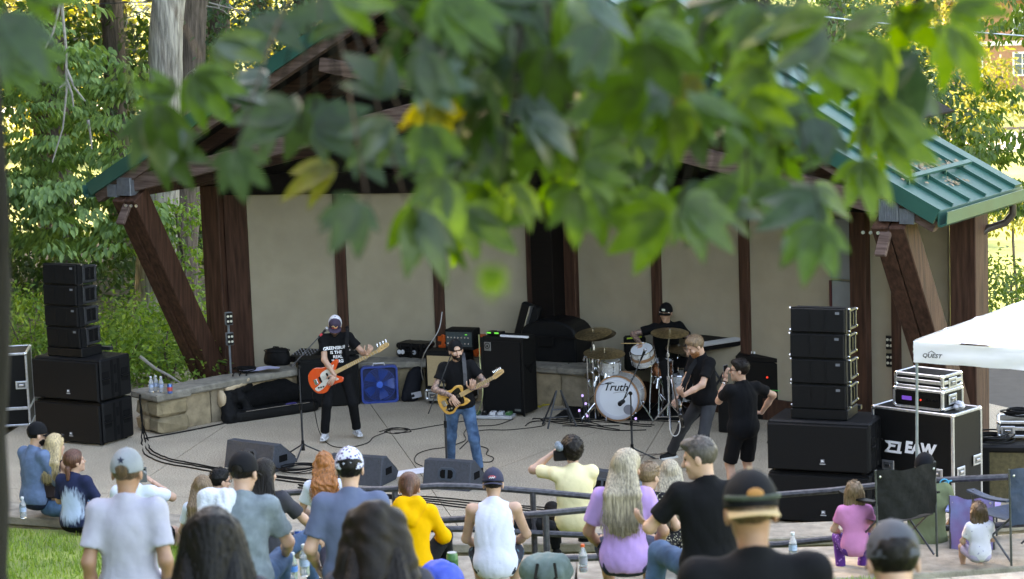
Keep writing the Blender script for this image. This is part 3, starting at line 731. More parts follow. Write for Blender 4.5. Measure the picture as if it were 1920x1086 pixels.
# ------------------------------------------------------------------ the pavilion
wood_v = mat('stained_timber_posts', (.040, .0165, .0095), .7, .34, 5, .5, 16, stretch=(4, 4, .35), col2=(.062, .028, .018), spec=.25)
wood_u = mat('stained_timber_beams', (.032, .014, .009), .7, .35, 5, .5, 16, stretch=(.4, 5, 5), col2=(.05, .026, .018), spec=.25)
wood_g = mat('weathered_timber', (.075, .043, .034), .8, .3, 5, .6, 18, stretch=(.4, 5, 5), col2=(.115, .078, .068), spec=.2)
wood_d = mat('dark_ceiling_boards', (.016, .009, .007), .8, .3, 5, .4, 16, stretch=(.4, 5, 5))
panel = mat('painted_wall_panel', (.335, .288, .210), .85, .06, 3, .35, 320, detail=6, stain=.09)
green = mat('green_metal_roof', (.009, .066, .052), .42, .14, 2.5, .06, 30, metal=.0, spec=.42)
flash = mat('ribbed_zinc', (.17, .19, .225), .45, .15, 14, .1, 50, metal=.6)
gpanel = mat('grey_door_panel', (.175, .19, .20), .6, .08, 5)
PV = empty('pavilion', MID, BYAW, 'timber stage pavilion with green metal gable roof and beige back wall', 'pavilion')
RISE = .52; zr = lambda t: HE+RISE*t        # underside line of the roof at distance t from the eave
DB = 2.75
def roofpt(side, t, v, up=0): return Vector((side*(HW-t), v, zr(t)+up))
for side in (-1, 1):
    rake = Vector((side*-1, 0, RISE)).normalized(); nrm = Vector((side*RISE, 0, 1)).normalized()
    # roof sheets: each pan between two seams its own sheet, seam proud of it
    npan = 5; vs = [-.02+(DB+.02)*i/npan for i in range(npan+1)]
    def back(t, v): return v*(1+.75*max(0, t-1.5)/(HW-1.5)*1.0)
    for i in range(npan):
        bb = B(); P = []; steps = [0, 1.5, HW]
        for up in (.14, .115):
            for t in steps:
                for vv in (vs[i]+.006, vs[i+1]-.006): P.append(roofpt(side, t-.02 if t == 0 else t, back(t, vv), up))
        n = len(steps); Fs = []
        for l in (0, 1):
            for k in range(n-1): o = l*2*n+2*k; Fs.append((o, o+1, o+3, o+2))
        for k in range(n-1): Fs += [(2*k, 2*k+2, 2*n+2*k+2, 2*n+2*k), (2*k+1, 2*k+3, 2*n+2*k+3, 2*n+2*k+1)]
        Fs += [(0, 1, 2*n+1, 2*n)]
        bb.add(P, Fs); bb.build('roof_sheet', green, PV)
        if i:
            bb = B()
            for t0, t1 in ((0, 1.5), (1.5, HW)): bb.beam(roofpt(side, t0, back(t0, vs[i]), .155), roofpt(side, t1, back(t1, vs[i]), .155), .035, .06, up=nrm)
            bb.build('roof_seam', green, PV)
    # rake trims, front fascia, rafters
    bb = B(); bb.beam(roofpt(side, -.03, -.045, .10), roofpt(side, HW, -.045, .10), .05, .20, up=nrm); bb.build('fascia', green, PV)
    bb = B(); bb.beam(roofpt(side, 0, DB+.04, .14), roofpt(side, 1.5, DB+.04, .14), .24, .09, up=nrm); bb.beam(roofpt(side, 1.5, DB+.04, .14), roofpt(side, HW, DB*1.75, .14), .24, .09, up=nrm); bb.build('rear_rake_trim', green, PV)
    bb = B(); bb.beam(roofpt(side, .03, .10, -.07), roofpt(side, HW, .10, -.07), .14, .15, up=nrm); bb.build('rafter', wood_g, PV)
    for vv in (1.0, 1.9, 2.6):
        bb = B(); bb.beam(roofpt(side, .1, vv, -.08), roofpt(side, HW, vv, -.08), .12, .16, up=nrm); bb.build('rafter', wood_u, PV)
    # ceiling boards
    for k in range(12):
        t0, t1 = .08+(HW-.1)*k/12, .08+(HW-.1)*(k+1)/12-.01
        bb = B(); bb.beam(roofpt(side, t0, 1.4, .04), roofpt(side, t1, 1.4, .04), 2.75, .03, up=nrm)
        if k > 2: bb.beam(roofpt(side, t0, 3.9, .04), roofpt(side, t1, 3.9, .04), 2.2, .03, up=nrm)
        bb.build('ceiling_board', wood_d, PV)
    # eave gutter and snow guard
    bb = B(); gx = side*(HW+.04)
    prof = [(0, .13), (0, -.06), (.05*side, -.07), (.12*side, -.03), (.13*side, .12), (.115*side, .12), (.105*side, -.02), (.015*side, -.045), (.015*side, .13)]
    bb.prism([(gx+a, HE+.02+z) for a, z in prof], -.05, DB+.1, lambda x, y, z: (x, y, z)); bb.build('gutter', green, PV)
    bb = B(); bb.beam(roofpt(side, .52, .3, .235), roofpt(side, .52, DB-.3, .235), .07, .035, up=nrm)
    for vv in (.4, 1.0, 1.6, 2.2): bb.beam(roofpt(side, .52, vv, .13), roofpt(side, .52, vv, .235), .03, .03)
    bb.build('snow_guard', green, PV)
    # steel/zinc wrapped bearing, front brace, pillar
    bx = side*(HW-.62)
    bb = B(); bb.box((bx, .10, zr(.62)-.19), (.26, .22, .27), ch=.006)
    for k in range(9): bb.box((bx-.115+.029*k, -.016, zr(.62)-.19), (.012, .012, .26))
    bb.box((bx+side*.24, .09, zr(.38)-.13), (.19, .20, .19))
    for k in range(6): bb.box((bx+side*.24-.07+.028*k, -.014, zr(.38)-.13), (.012, .012, .18))
    bb.build('zinc_bearing', flash, PV)
    top = Vector((side*(HW-.62), .12, zr(.62)-.33)); ft = Vector((side*(HW-.50), 2.05, 0.0))
    for k, oo in enumerate((-.115, .115)):
        bb = B(); o = Vector((oo, 0, 0)); bb.beam(top+o+(top-ft).normalized()*.02, ft+o, .215, .36, up=(0, 1, .3), ch=.012); bb.build('brace', wood_v, PV)
    bb = B(); bb.box((side*(HW-.66), -.06, zr(.6)-.55), (.15, .06, .42), Matrix.Rotation(-.62, 3, 'X'), ch=.01); bb.build('brace_block', wood_g, PV)
    for k in range(3):
        bb = B(); c = Vector((bx+.10+.10*k if side < 0 else bx-.3+.1*k, -.085, zr(.62)-.46)); bb.cyl(c, c+Vector((0, -.02, 0)), .022, n=8); bb.build('bolt', alu, PV)
    px = side*(HW-.50)
    bb = B(); bb.box((px-side*.0, 2.34, 1.6), (.36, .46, 3.24), ch=.012); bb.build('pillar', wood_v, PV)
    if side < 0: bb = B(); bb.box((px-side*.30, 2.42, 1.6), (.20, .30, 3.22), ch=.01); bb.build('pillar', wood_d, PV)
    bb = B(); bb.beam((px, .3, 3.38), (px, 2.6, 3.38), .22, .26, ch=.01); bb.build('side_beam', wood_u, PV)
    # scissor truss: lower chord rising to the middle joint, strut up to the rafter
    cj = Vector((0, .16, 4.78))
    bb = B(); bb.beam(Vector((bx-side*.10, .16, zr(.62)-.15)), cj+Vector((side*.06, 0, 0)), .16, .24, ch=.01); bb.build('truss_chord', wood_g, PV)
    bb = B(); bb.beam(cj+Vector((side*.08, -.004, .05)), Vector((side*2.5, .156, zr(HW-2.5)-.28)), .13, .20, ch=.01); bb.build('truss_strut', wood_g, PV)
    bb = B(); bb.beam(Vector((bx-side*.10, 1.3, zr(.62)-.2)), Vector((0, 1.3, 4.7)), .16, .24); bb.build('truss_chord', wood_u, PV)
bb = B(); bb.box((0, .16, 5.75), (.20, .17, 1.9)); bb.build('king_post', wood_g, PV)
bb = B(); bb.box((0, .055, 4.80), (.20, .03, .30))
for k in range(5): bb.box((-.08+.04*k, .035, 4.8), (.015, .012, .28))
bb.build('joint_plate', flash, PV)
bb = B(); bb.beam((0, -.06, zr(HW)+.17), (0, DB*1.75+.1, zr(HW)+.17), .26, .05); bb.build('ridge_cap', green, PV)
# downpipe at the right rear corner
bb = B(); g0 = Vector((HW-.0, 2.62, HE-.05)); bb.tube([g0, g0+Vector((.0, .0, -.14)), g0+Vector((-.10, .0, -.26)), g0+Vector((-.30, -.10, -.33)), g0+Vector((-.40, -.22, -.42)), g0+Vector((-.42, -.05, -.60)), g0+Vector((-.42, -.05, -3.1))], .05, 10); bb.build('downpipe', mat('brown_downpipe', (.04, .028, .022), .5), PV, True)
# back wall: panels between posts, in two halves meeting at the middle
VC = 4.0; CL = Vector((-1.11, VC, 0)); PL_ = Vector((-6.1, 2.3, 0)); PR_ = Vector((6.2, 2.3, 0)); WT = 3.08
def half(a, b_, cuts, posts, inner):
    d = (b_-a).normalized(); n = Vector((d.y, -d.x, 0)); ang = math.atan2(d.y, d.x); R = Matrix.Rotation(ang, 3, 'Z')
    for (x0, x1) in cuts:
        bb = B(); bb.box(a+d*((x0+x1)/2)+Vector((0, 0, .3+(WT-.3)/2)), (x1-x0+.02, .05, WT-.3), R); bb.build('wall_panel', panel, PV)
    for (x0, x1, pr) in posts:
        bb = B(); bb.box(a+d*((x0+x1)/2)+n*(.02+pr/2)+Vector((0, 0, 1.55)), (x1-x0, .06+pr, 3.1), R, ch=.008); bb.build('wall_post', wood_v, PV)
    L = (b_-a).length
    bb = B(); bb.box(a+d*(L/2)+n*.05+Vector((0, 0, WT+.16)), (L, .20, .33), R, ch=.01); bb.build('header_beam', wood_d, PV)
    def ztop(x): return zr(HW-abs(x))+.02
    pts_ = [(0, WT+.3), (L, WT+.3)]+[(L*q, max(WT+.31, ztop((a+d*(L*q)).x))) for q in np.linspace(1, 0, 13)]
    bb = B(); bb.prism(pts_, -.03, .03, lambda x, y, z: a+d*x-n*y+Vector((0, 0, z))); bb.build('gable_infill', wood_d, PV)
    bb = B(); bb.box(a+d*(L/2)+n*.03+Vector((0, 0, .16)), (L, .10, .30), R); bb.build('wall_base', wood_v, PV)
    return d, n, R
half(PL_, CL, [(.36, 1.79), (1.96, 3.37), (3.53, 4.86)], [(0, .36, .05), (1.79, 1.96, .03), (3.37, 3.53, .03), (4.86, 5.30, .04)], 0)
dR, nR, RR = half(CL, PR_, [(.55, 2.07), (2.24, 3.75), (3.92, 5.76), (6.03, 6.40), (6.53, 7.28)], [(-.02, .55, .06), (2.07, 2.24, .03), (3.75, 3.92, .03), (5.76, 6.03, .09), (6.40, 6.53, .03)], 0)
bb = B(); bb.box(Vector((-1.02, 3.72, 1.6)), (.40, .40, 3.2), Matrix.Rotation(-.05, 3, 'Z'), ch=.01); bb.build('pillar', wood_d, PV)
bb = B(); bb.box(CL+dR*5.57+nR*.05+Vector((0, 0, 2.55)), (.36, .06, .84), RR, ch=.006); bb.build('grey_panel', gpanel, PV)
bb = B(); bb.box(CL+dR*5.58+nR*.05+Vector((0, 0, 1.35)), (.34, .06, 1.5), RR, ch=.006); bb.build('grey_panel', gpanel, PV)
bb = B(); bb.box(CL+dR*5.385+nR*.05+Vector((0, 0, 1.35)), (.035, .07, 1.5), RR); bb.build('panel_edging', mat('dark_red_trim', (.06, .008, .012), .6), PV)
# rear wall rain-screen behind, so the back of the building is closed
# conduit with outlet boxes
def outlets(name, label, base, h, zs, faceN, m=alu, pole=True):
    E = empty(name, base, 0, label, 'outlet'); fn = Vector(faceN).normalized(); sx = Vector((-fn.y, fn.x, 0)); R = Matrix((sx, fn, Vector((0, 0, 1)))).transposed()
    if pole:
        bb = B(); bb.cyl((0, 0, 0), (0, 0, h), .018, n=8); bb.build('conduit', m, E, True)
    for z in zs:
        bb = B(); bb.box(Vector((0, 0, z))+fn*.03, (.115, .07, .20), R, ch=.008); bx_ = bb.build('box', m, E)
        bb = B(); bb.box(Vector((0, 0, z))+fn*.069-sx*.0, (.10, .012, .18), R); bb.build('cover_plate', blkplastic, bx_)
        for ox in (-.025, .025):
            for oz in (-.04, .04): 
                bb = B(); bb.cyl(Vector((0, 0, z+oz))+fn*.075+sx*ox, Vector((0, 0, z+oz))+fn*.082+sx*ox, .019, n=10); bb.build('socket', mat('ivory_plastic', (.55, .52, .42), .5), bx_)
    return E
outlets('power_outlet', 'grey conduit with two double outlet boxes beside the left timber pillar', A(433, 700, 37.2)-Vector((0, 0, 0)), .95, (.55, .87), (.45, -1, 0), mat('grey_box', (.16, .18, .20), .5))
pO = A(829, 628, 37.55); outlets('power_outlet', 'black double outlet boxes on the second wall post behind the singer', pO, .3, (.0, .36), (-.1, -1, 0), blkplastic)
pO = A(1672, 690, 32.3); outlets('power_outlet', 'outlet box with plugs low on the thin right wall post', pO, .1, (.12, .36), (-.62, -1, 0), mat('tan_box', (.14, .13, .08), .6))
# dead leaves lying on the roof
lm = mat('dead_leaves', (.24, .175, .11), .9, .4, 40, island=.4)
VV = []; FF = []
for i in range(330):
    cl = random.choice(((.62, .7), (.60, 1.2), (.66, 1.75), (.58, 2.2), (.30, 1.5), (.75, 1.45), (.9, .6))); t = cl[0]+abs(random.gauss(0, .09)); v_ = cl[1]+random.gauss(0, .15)
    if random.random() < .12: t = random.uniform(.1, 3.2)
    p = roofpt(1, max(.02, t), v_, .135+random.uniform(.0, .03)); r = random.uniform(.012, .034); a = random.random()*6
    o = len(VV); VV += [p+Vector((r*math.cos(a+q), r*math.sin(a+q), random.uniform(0, .02)-r*math.cos(a+q)*RISE)) for q in (0, 1.6, 3.1, 4.7)]; FF.append((o, o+1, o+2, o+3))
tag(np_mesh('dead_leaves', [tuple(v) for v in VV], FF, lm, PV), kind='stuff')
# ------------------------------------------------------------------ sound equipment
def frame2(pf, pr, depth):
    """Empty placed at the front-left bottom corner with x along the front edge"""
    d = (pr-pf); wdt = d.length; return math.atan2(d.y, d.x), wdt
def sub(label, base, yaw, W_, D_, H_, logo=True):
    E = empty('subwoofer', base, yaw, label, 'speaker', 'large black subwoofers under the line arrays')
    bb = B(); bb.box((0, D_/2+.03, H_/2+.012), (W_, D_-.06, H_-.03), ch=.022); bb.build('cabinet', blk, E)
    bb = B(); prof = [(-W_/2+.012, .03), (W_/2-.012, .03), (W_/2-.012, H_-.03), (-W_/2+.012, H_-.03)]
    bb.prism(prof, -.012, .035, ch=.02); bb.build('grille', grl, E)
    for sx in (1, -1):
        for y0, z0, hh in ((D_*.22, H_*.55, .16), (D_*.80, H_*.55, .16)):
            bb = B(); x = sx*W_/2
            bb.box((x+sx*.002, y0, z0+.05), (.01, .15, .09), ch=.004); bb.box((x+sx*.002, y0, z0-.065), (.01, .15, .055), ch=.004); bb.build('handle_pocket', hole, E)
            bb = B(); bb.box((x+sx*.008, y0, z0-.012), (.03, .17, .03), ch=.008); bb.build('handle_bar', blkplastic, E)
        for y0 in (D_*.42, D_*.62):
            bb = B(); bb.box((sx*W_/2+sx*.001, y0, H_/2), (.006, .05, H_-.06)); bb.build('groove', hole, E)
        for z0 in (H_*.72, H_*.28):
            bb = B(); bb.box((sx*W_/2+sx*.001, D_*.52, z0), (.008, .05, .13), ch=.003); bb.build('handle_slot', hole, E)
    if logo:
        bb = B(); bb.box((W_*.05, -.0145, H_*.25), (.045, .005, .045)); l = bb.build('badge', mat('badge_grey', (.14, .15, .17), .4), E)
        lettering('JBL', .026, white, l, (W_*.05, -.018, H_*.25+.004), (1, 0, 0), (0, 0, 1), .001, bold=.001)
        bb = B(); bb.box((W_*.05, -.0145, H_*.25-.034), (.07, .004, .008)); bb.build('badge_line', mat('badge_white', (.5, .5, .52), .4), l)
    for sx in (-1, 1):
        for y0 in (.1, D_-.1):
            bb = B(); bb.cyl((sx*(W_/2-.09), y0, 0), (sx*(W_/2-.09), y0, .02), .03, n=10); bb.build('foot', rub, E)
    return E
def array_box(label, base, yaw, tilt, W_, D_, H_):
    E = empty('array_speaker', base, yaw, label, 'speaker', 'line array cabinets stacked on the subwoofers'); E.rotation_euler = (tilt, 0, yaw)
    t = .035
    bb = B(); P = [(-W_/2, .03, 0), (W_/2, .03, 0), (W_/2, D_, t), (-W_/2, D_, t), (-W_/2, .03, H_), (W_/2, .03, H_), (W_/2, D_, H_-t), (-W_/2, D_, H_-t)]
    bb.add(P, [(0, 1, 2, 3), (4, 5, 6, 7), (0, 1, 5, 4), (1, 2, 6, 5), (2, 3, 7, 6), (3, 0, 4, 7)]); bb.build('cabinet', blk, E)
    bb = B(); bb.prism([(-W_/2+.008, .01), (W_/2-.008, .01), (W_/2-.008, H_-.01), (-W_/2+.008, H_-.01)], -.01, .032, ch=.012); bb.build('grille', grl, E)
    for x in (-.09, .09):
        bb = B(); bb.box((x, -.0105, H_/2), (.006, .004, H_-.05)); bb.build('grille_rib', blkplastic, E)
    bb = B(); bb.box((W_*.36, -.012, H_*.80), (.05, .004, .03)); bb.build('badge', mat('badge_grey', (.14, .15, .17), .4), E)
    for sx in (1, -1):
        x = sx*(W_/2+.012)
        bb = B(); bb.box((x, D_*.33, H_/2), (.022, .05, H_*.8), ch=.005); bb.box((x, D_*.9, H_/2), (.022, .04, H_*.6), ch=.005); bb.box((x, D_*.6, H_*.86), (.022, D_*.62, .03), ch=.005); bb.box((x, D_*.6, H_*.14), (.022, D_*.62, .03), ch=.005); bb.build('side_frame', steel, E)
        bb = B(); bb.box((x-sx*.010, D_*.62, H_*.5), (.012, D_*.42, H_*.52)); bb.build('side_recess', hole, E)
        bb = B(); bb.box((x+sx*.002, D_*.62, H_*.5), (.02, .035, H_*.5), ch=.005); bb.build('grip', blkplastic, E)
        for yy, zz in ((D_*.22, .02), (D_*.22, H_-.02), (D_*.94, .05), (D_*.94, H_-.05)):
            bb = B(); bb.cyl((x, yy, zz), (x+sx*.022, yy, zz), .012, n=8); bb.build('rigging_pin', chrome, E)
    return E
def stack(pts, Wd_, D_, Hs, aw, ad, ah, off, names, baseh, tilts, shifts):
    pf, pr = pts; yaw = math.atan2((pr-pf).y, (pr-pf).x); c = (pf+pr)/2; z = 0
    R = Matrix.Rotation(yaw, 3, 'Z')
    for i, l in enumerate(names[0]):
        sub(l, c+Vector((0, 0, z)), yaw, Wd_, D_, Hs); z += Hs
    b0 = c+R @ Vector((off[0], off[1], 0)); E = empty('speaker_plinth', b0+Vector((0, 0, z)), yaw, names[2], 'speaker base')
    bb = B(); bb.box((0, ad/2, baseh/2), (aw+.03, ad, baseh), ch=.01); bb.build('plinth', blk, E)
    bb = B(); bb.beam((aw*.1, ad, baseh*.6), (aw*.1, ad+.22, baseh*.1), .06, .07); bb.beam((-aw*.3, ad, baseh*.6), (-aw*.3, ad+.22, baseh*.1), .06, .07); bb.beam((-aw*.45, ad+.22, .03), (aw*.5, ad+.22, .03), .07, .05); bb.build('rear_brace', steel, E)
    z += baseh; sh = 0
    for i, l in enumerate(names[1]):
        array_box(l, b0+R @ Vector((shifts[i][0], shifts[i][1], 0))+Vector((0, 0, z)), yaw, tilts[i], aw, ad, ah-.004); z += ah
    return z
Lf, Lr = G(68, 826), G(192, 838)
stack((Lf, Lr), (Lr-Lf).length, .72, .615, .62, .44, .302, (-.10, .14), (
    ['lower subwoofer of the left speaker stack, standing on the stage floor', 'upper subwoofer of the left speaker stack, under the small array'],
    ['lowest array cabinet of the left stack, just above its plinth', 'second lowest array cabinet of the left stack', 'second highest array cabinet of the left stack', 'topmost array cabinet of the left speaker stack'],
    'low black plinth under the left line array'), .13, [.03, 0, -.03, -.05], [(0, 0), (-.02, .0), (-.035, .01), (-.03, .02)])
Rf, Rr_ = G(1440, 978), G(1632, 990)
stack((Rf, Rr_), (Rr_-Rf).length, .76, .61, .66, .46, .300, (-.02, .16), (
    ['lower subwoofer of the right speaker stack, behind the handrail', 'upper subwoofer of the right speaker stack, beside the road case'],
    ['lowest array cabinet of the right stack, just above its plinth', 'second lowest array cabinet of the right stack', 'second highest array cabinet of the right stack', 'topmost array cabinet of the right speaker stack'],
    'low black plinth under the right line array'), .12, [.02, 0, -.02, -.04], [(0, 0), (.0, .0), (-.012, .005), (-.005, .02)])

lam = mat('black_laminate', (.02, .02, .021), .5, .15, 20, .15, 200)
def roadcase(name, label, base, yaw, W_, D_, H_, split=None, feet=True, group=None, latches=True, handles=True):
    E = empty(name, base, yaw, label, 'road case', group)
    bb = B(); bb.box((0, D_/2, H_/2), (W_-.012, D_-.012, H_-.012)); bb.build('panels', lam, E)
    t = .035
    for a in [(x, y) for x in (-1, 1) for y in (0, 1)]:
        bb = B(); x = a[0]*(W_/2-t/2+.004); y = a[1]*D_+(t/2-.004 if not a[1] else -t/2+.004); bb.box((x, y, H_/2), (t, t, H_-.06), ch=.006); bb.build('corner_extrusion', alu, E)
    for z in (0, 1):
        zz = z*H_+(t/2-.003 if not z else -t/2+.003)
        for y in (0, 1):
            bb = B(); yy = y*D_+(t/2-.004 if not y else -t/2+.004); bb.box((0, yy, zz), (W_-.06, t, t), ch=.006); bb.build('edge_extrusion', alu, E)
        for x in (-1, 1):
            bb = B(); bb.box((x*(W_/2-t/2+.004), D_/2, zz), (t, D_-.06, t), ch=.006); bb.build('edge_extrusion', alu, E)
    for x in (-1, 1):
        for y in (0, 1):
            for z in (0, 1):
                bb = B(); bb.ell((x*(W_/2-.022), y*D_+(.022 if not y else -.022), z*H_+(.022 if not z else -.022)), (.034, .034, .034), n=10); bb.build('ball_corner', chrome, E, True)
    for z in split or []:
        bb = B(); bb.box((0, 0, z), (W_-.06, .012, .045), ch=.004); bb.box((W_/2, D_/2, z), (.012, D_-.06, .045), ch=.004); bb.box((-W_/2, D_/2, z), (.012, D_-.06, .045), ch=.004); bb.build('split_band', alu, E)
    if latches:
        for (f, x, z) in latches if latches is not True else [('f', -W_*.3, H_*.42), ('f', W_*.3, H_*.42)]:
            bb = B(); c = Vector((x, -.008, z)) if f == 'f' else Vector((W_/2+.008, x, z)); dx = (.17, .012, .12) if f == 'f' else (.012, .17, .12)
            bb.box(c, dx, ch=.005); l = bb.build('recessed_latch', alu, E)
            bb = B(); bb.box(c+Vector((0, -.007, 0) if f == 'f' else (.007, 0, 0)), (.115, .004, .072) if f == 'f' else (.004, .115, .072)); bb.build('dish', mat('latch_dish', (.16, .17, .18), .4, metal=.7), l)
            bb = B(); bb.box(c+Vector((0, -.014, .0) if f == 'f' else (.014, 0, 0)), (.07, .012, .028) if f == 'f' else (.012, .07, .028), ch=.003); bb.build('twist_grip', chrome, l)
    return E
Cf, Cr = G(1640, 966), G(1786, 992)
cy_ = math.atan2((Cr-Cf).y, (Cr-Cf).x); cw = (Cr-Cf).length; ch_ = 1.33
EA = roadcase('road_case', 'large black road case with silver edges and a white logo, right of the subwoofers', (Cf+Cr)/2, cy_+.05, cw, .62, ch_, latches=[('f', -cw*.30, .64), ('f', cw*.30, .62), ('s', .15, .64), ('s', .5, .72)])
bb = B()  # angular emblem beside the letters
for p in ([(-.42, .05), (-.20, .05), (-.205, .025), (-.40, .025)], [(-.43, -.075), (-.205, -.075), (-.20, -.05), (-.41, -.05)], [(-.235, .05), (-.20, .05), (-.23, -.075), (-.265, -.075)], [(-.42, .05), (-.38, .05), (-.335, .012), (-.37, .012)], [(-.43, -.075), (-.39, -.075), (-.34, -.012), (-.37, -.012)], [(-.37, .012), (-.28, .012), (-.285, -.012), (-.37, -.012)]):
    bb.prism([(x*1.05+.07, z*1.12+.88) for x, z in p], -.0145, -.0075)
bb.build('emblem', white, EA)
lettering('EAW', .185, white, EA, (.105, -.010, .88), (1, 0, 0), (0, 0, 1), .002, .15, .009, 1.0)
lettering('EAW', .05, white, EA, (-.06, -.010, .36), (1, 0, 0), (0, 0, 1), .001, .15, .003, 1.2)
Rz = Matrix.Rotation(cy_+.05, 3, 'Z')
b0 = (Cf+Cr)/2+Rz @ Vector((.03, .08, 0))
AR = roadcase('rack_case', 'open silver-edged rack case with lit blue display, lower of two on the road case', b0+Vector((0, 0, ch_+.005)), cy_+.05, .68, .44, .235, latches=[('s', .2, .12)])
bb = B(); bb.box((0, -.004, .118), (.60, .014, .15)); bb.build('rack_unit', mat('rack_face', (.016, .016, .018), .35), AR)
bb = B(); bb.box((-.14, -.014, .118), (.13, .008, .045)); bb.build('display', mat('display_blue', (.02, .01, .05), .3, emit=(.22, .10, 1.0, .06)), AR)
bb = B(); bb.cyl((.05, -.012, .112), (.05, -.02, .112), .012, n=10); bb.build('led', mat('led_red', (.3, .01, .01), .3, emit=(1, .08, .05, .08)), AR)
for i in range(4):
    bb = B(); bb.cyl((.12+i*.045, -.012, .118), (.12+i*.045, -.028, .118), .013, n=10); bb.build('knob', blkplastic, AR)
roadcase('rack_case', 'closed silver-edged case lid stacked on top of the lit rack case', b0+Rz @ Vector((-.0, .02, 0))+Vector((0, 0, ch_+.245)), cy_+.05, .66, .42, .17, split=[.085], latches=[('s', .2, .07)])
bb = B()
for i in range(7):
    bb.ell((random.uniform(-.05, .05), random.uniform(-.04, .04), .03+random.uniform(0, .04)), (.045, .035, .03), n=8)
o = bb.build('crumpled_tape', mat('white_tape', (.55, .55, .6), .6), None, True); o.location = b0+Rz @ Vector((.42, .25, 0))+Vector((0, 0, ch_)); tag(o, 'small crumpled white cloth at the corner of the logo road case', 'cloth')
lc = G(52, 800); roadcase('road_case', 'tall black road case with silver edges beside the left speaker stack', lc+Vector((-.33, 0.02, 0)), .10, .74, .75, 1.10, split=[.27], latches=[('f', .27, .62)])
# wedges
wedge_m = mat('wedge_paint', (.038, .045, .058), .62, .2, 30, .3, 260)
def wedge(label, pl, prr, flip=False, H_=.36, D_=.52):
    d = prr-pl; yaw = math.atan2(d.y, d.x); W_ = d.length; E = empty('monitor_wedge', (pl+prr)/2, yaw, label, 'stage monitor', 'floor monitor wedges along the front of the stage')
    # side profile: tall sloping back towards us, angled grille towards the band
    prof = [(0, 0), (D_*.86, 0), (D_, .10), (D_*.42, H_), (D_*.16, H_)]
    bb = B(); bb.prism(prof, -W_/2, W_/2, lambda y, x, z: (x, y, z), ch=.012); bb.build('cabinet', wedge_m, E)
    g0, g1 = Vector((0, D_*.98, .125)), Vector((0, D_*.45, H_-.02)); nrm = Vector((0, (g1-g0).z, -(g1-g0).y)).normalized()
    bb = B(); bb.beam(g0+nrm*.004, g1+nrm*.004, W_-.05, .012, up=nrm); bb.build('grille', grl, E)
    sl = Vector((0, D_*.16, H_)).normalized(); up = Vector((0, -sl.z, sl.y)); R = Matrix((Vector((1, 0, 0)), sl, -up)).transposed()
    c = sl*(H_*.56)+up*.002
    ring = []
    hw, hh, cc = .125, .085, .045
    pl_ = [(-hw+cc, -hh), (hw-cc, -hh), (hw, -hh+cc), (hw, hh-cc), (hw-cc, hh), (-hw+cc, hh), (-hw, hh-cc), (-hw, -hh+cc)]
    bb = B(); bb.prism(pl_, 0, .008, lambda x, y, z: c+Vector((x, 0, 0))+sl*z+up*y, ch=.004); bz = bb.build('handle_plate', mat('wedge_plate', (.035, .05, .068), .45, .1, 20), E)
    for sx in (-1, 1):
        bb = B(); q = [(.018, -.055), (.065, -.055), (.09, -.03), (.09, .03), (.065, .055), (.018, .055)]
        bb.prism([(sx*a, b_) for a, b_ in q], .0085, .011, lambda x, y, z: c+Vector((x, 0, 0))+sl*z+up*y); bb.build('handle_hole', hole, bz)
    for sx in (-1, 1):
        for t in (.12, .9):
            bb = B(); p = sl*(H_*t)+Vector((sx*W_*.44, 0, 0)); bb.cyl(p, p+up*.008, .009, n=8); bb.build('screw', steel, E)
        bb = B(); bb.box((sx*(W_/2+.003), D_*.45, H_*.45), (.008, .16, .09), ch=.003); bb.build('side_handle', hole, E)
    return E
wedge('left floor monitor wedge with a two-hole handle, below the bassist', G(420, 876), G(510, 888))
wedge('floor monitor wedge half hidden behind the patterned cap', G(612, 906), G(714, 913))
wedge('floor monitor wedge in front of the singer', G(792, 916), G(880, 922))
wedge('rightmost floor monitor wedge, mostly hidden behind the yellow shirt', G(1082, 935), G(1172, 946))
# mic stands
def mic(E, p, d, red=False):
    d = Vector(d).normalized()
    bb = B(); bb.tube([p, p+d*.05, p+d*.13], [.012, .014, .019], 8); m = bb.build('microphone', blkplastic, E, True)
    bb = B(); bb.ell(p+d*.155, (.027, .027, .027), n=10); bb.build('mic_grille', mat('mic_mesh', (.30, .31, .33), .4, .3, 200, metal=.8), m, True)
    if red: bb = B(); bb.tube([p+d*.02, p+d*.06], .016, 8); bb.build('colour_band', mat('band_red', (.5, .02, .03), .5), m)
def micstand(label, base, hgt, boom0, boom1, tripod=True, red=False, yawt=.3):
    E = empty('mic_stand', base, 0, label, 'microphone stand', 'microphone stands on the stage'); o = base
    bb = B(); bb.cyl((0, 0, .10), (0, 0, hgt*.55), .015, n=8); bb.cyl((0, 0, hgt*.55), (0, 0, hgt), .010, n=8); bb.build('pole', steel, E, True)
    bb = B(); bb.cyl((0, 0, hgt*.53), (0, 0, hgt*.60), .021, n=10); bb.build('clutch', blkplastic, E, True)
    for k in range(3):
        a = yawt+k*2*PI/3; bb = B(); bb.tube([(0, 0, .20), (.05*math.cos(a), .05*math.sin(a), .16), (.32*math.cos(a), .32*math.sin(a), .015)], .011, 6); bb.build('leg', steel, E, True)
    bb = B(); bb.cyl((0, 0, .10), (0, 0, .24), .028, .02, n=10); bb.build('hub', blkplastic, E, True)
    a, b_ = boom0-o, boom1-o
    bb = B(); bb.cyl(a, b_, .008, n=8); bb.build('boom', steel, E, True)
    bb = B(); bb.ell((0, 0, hgt), (.025, .025, .03), n=8); bb.build('boom_joint', blkplastic, E, True)
    mic(E, b_, (b_-a), red); return E
s1 = G(569, 858); micstand('straight-legged boom stand reaching up to the bassist', s1, 1.25, A(548, 686, s1.y), A(598, 632, s1.y+.12), red=True)
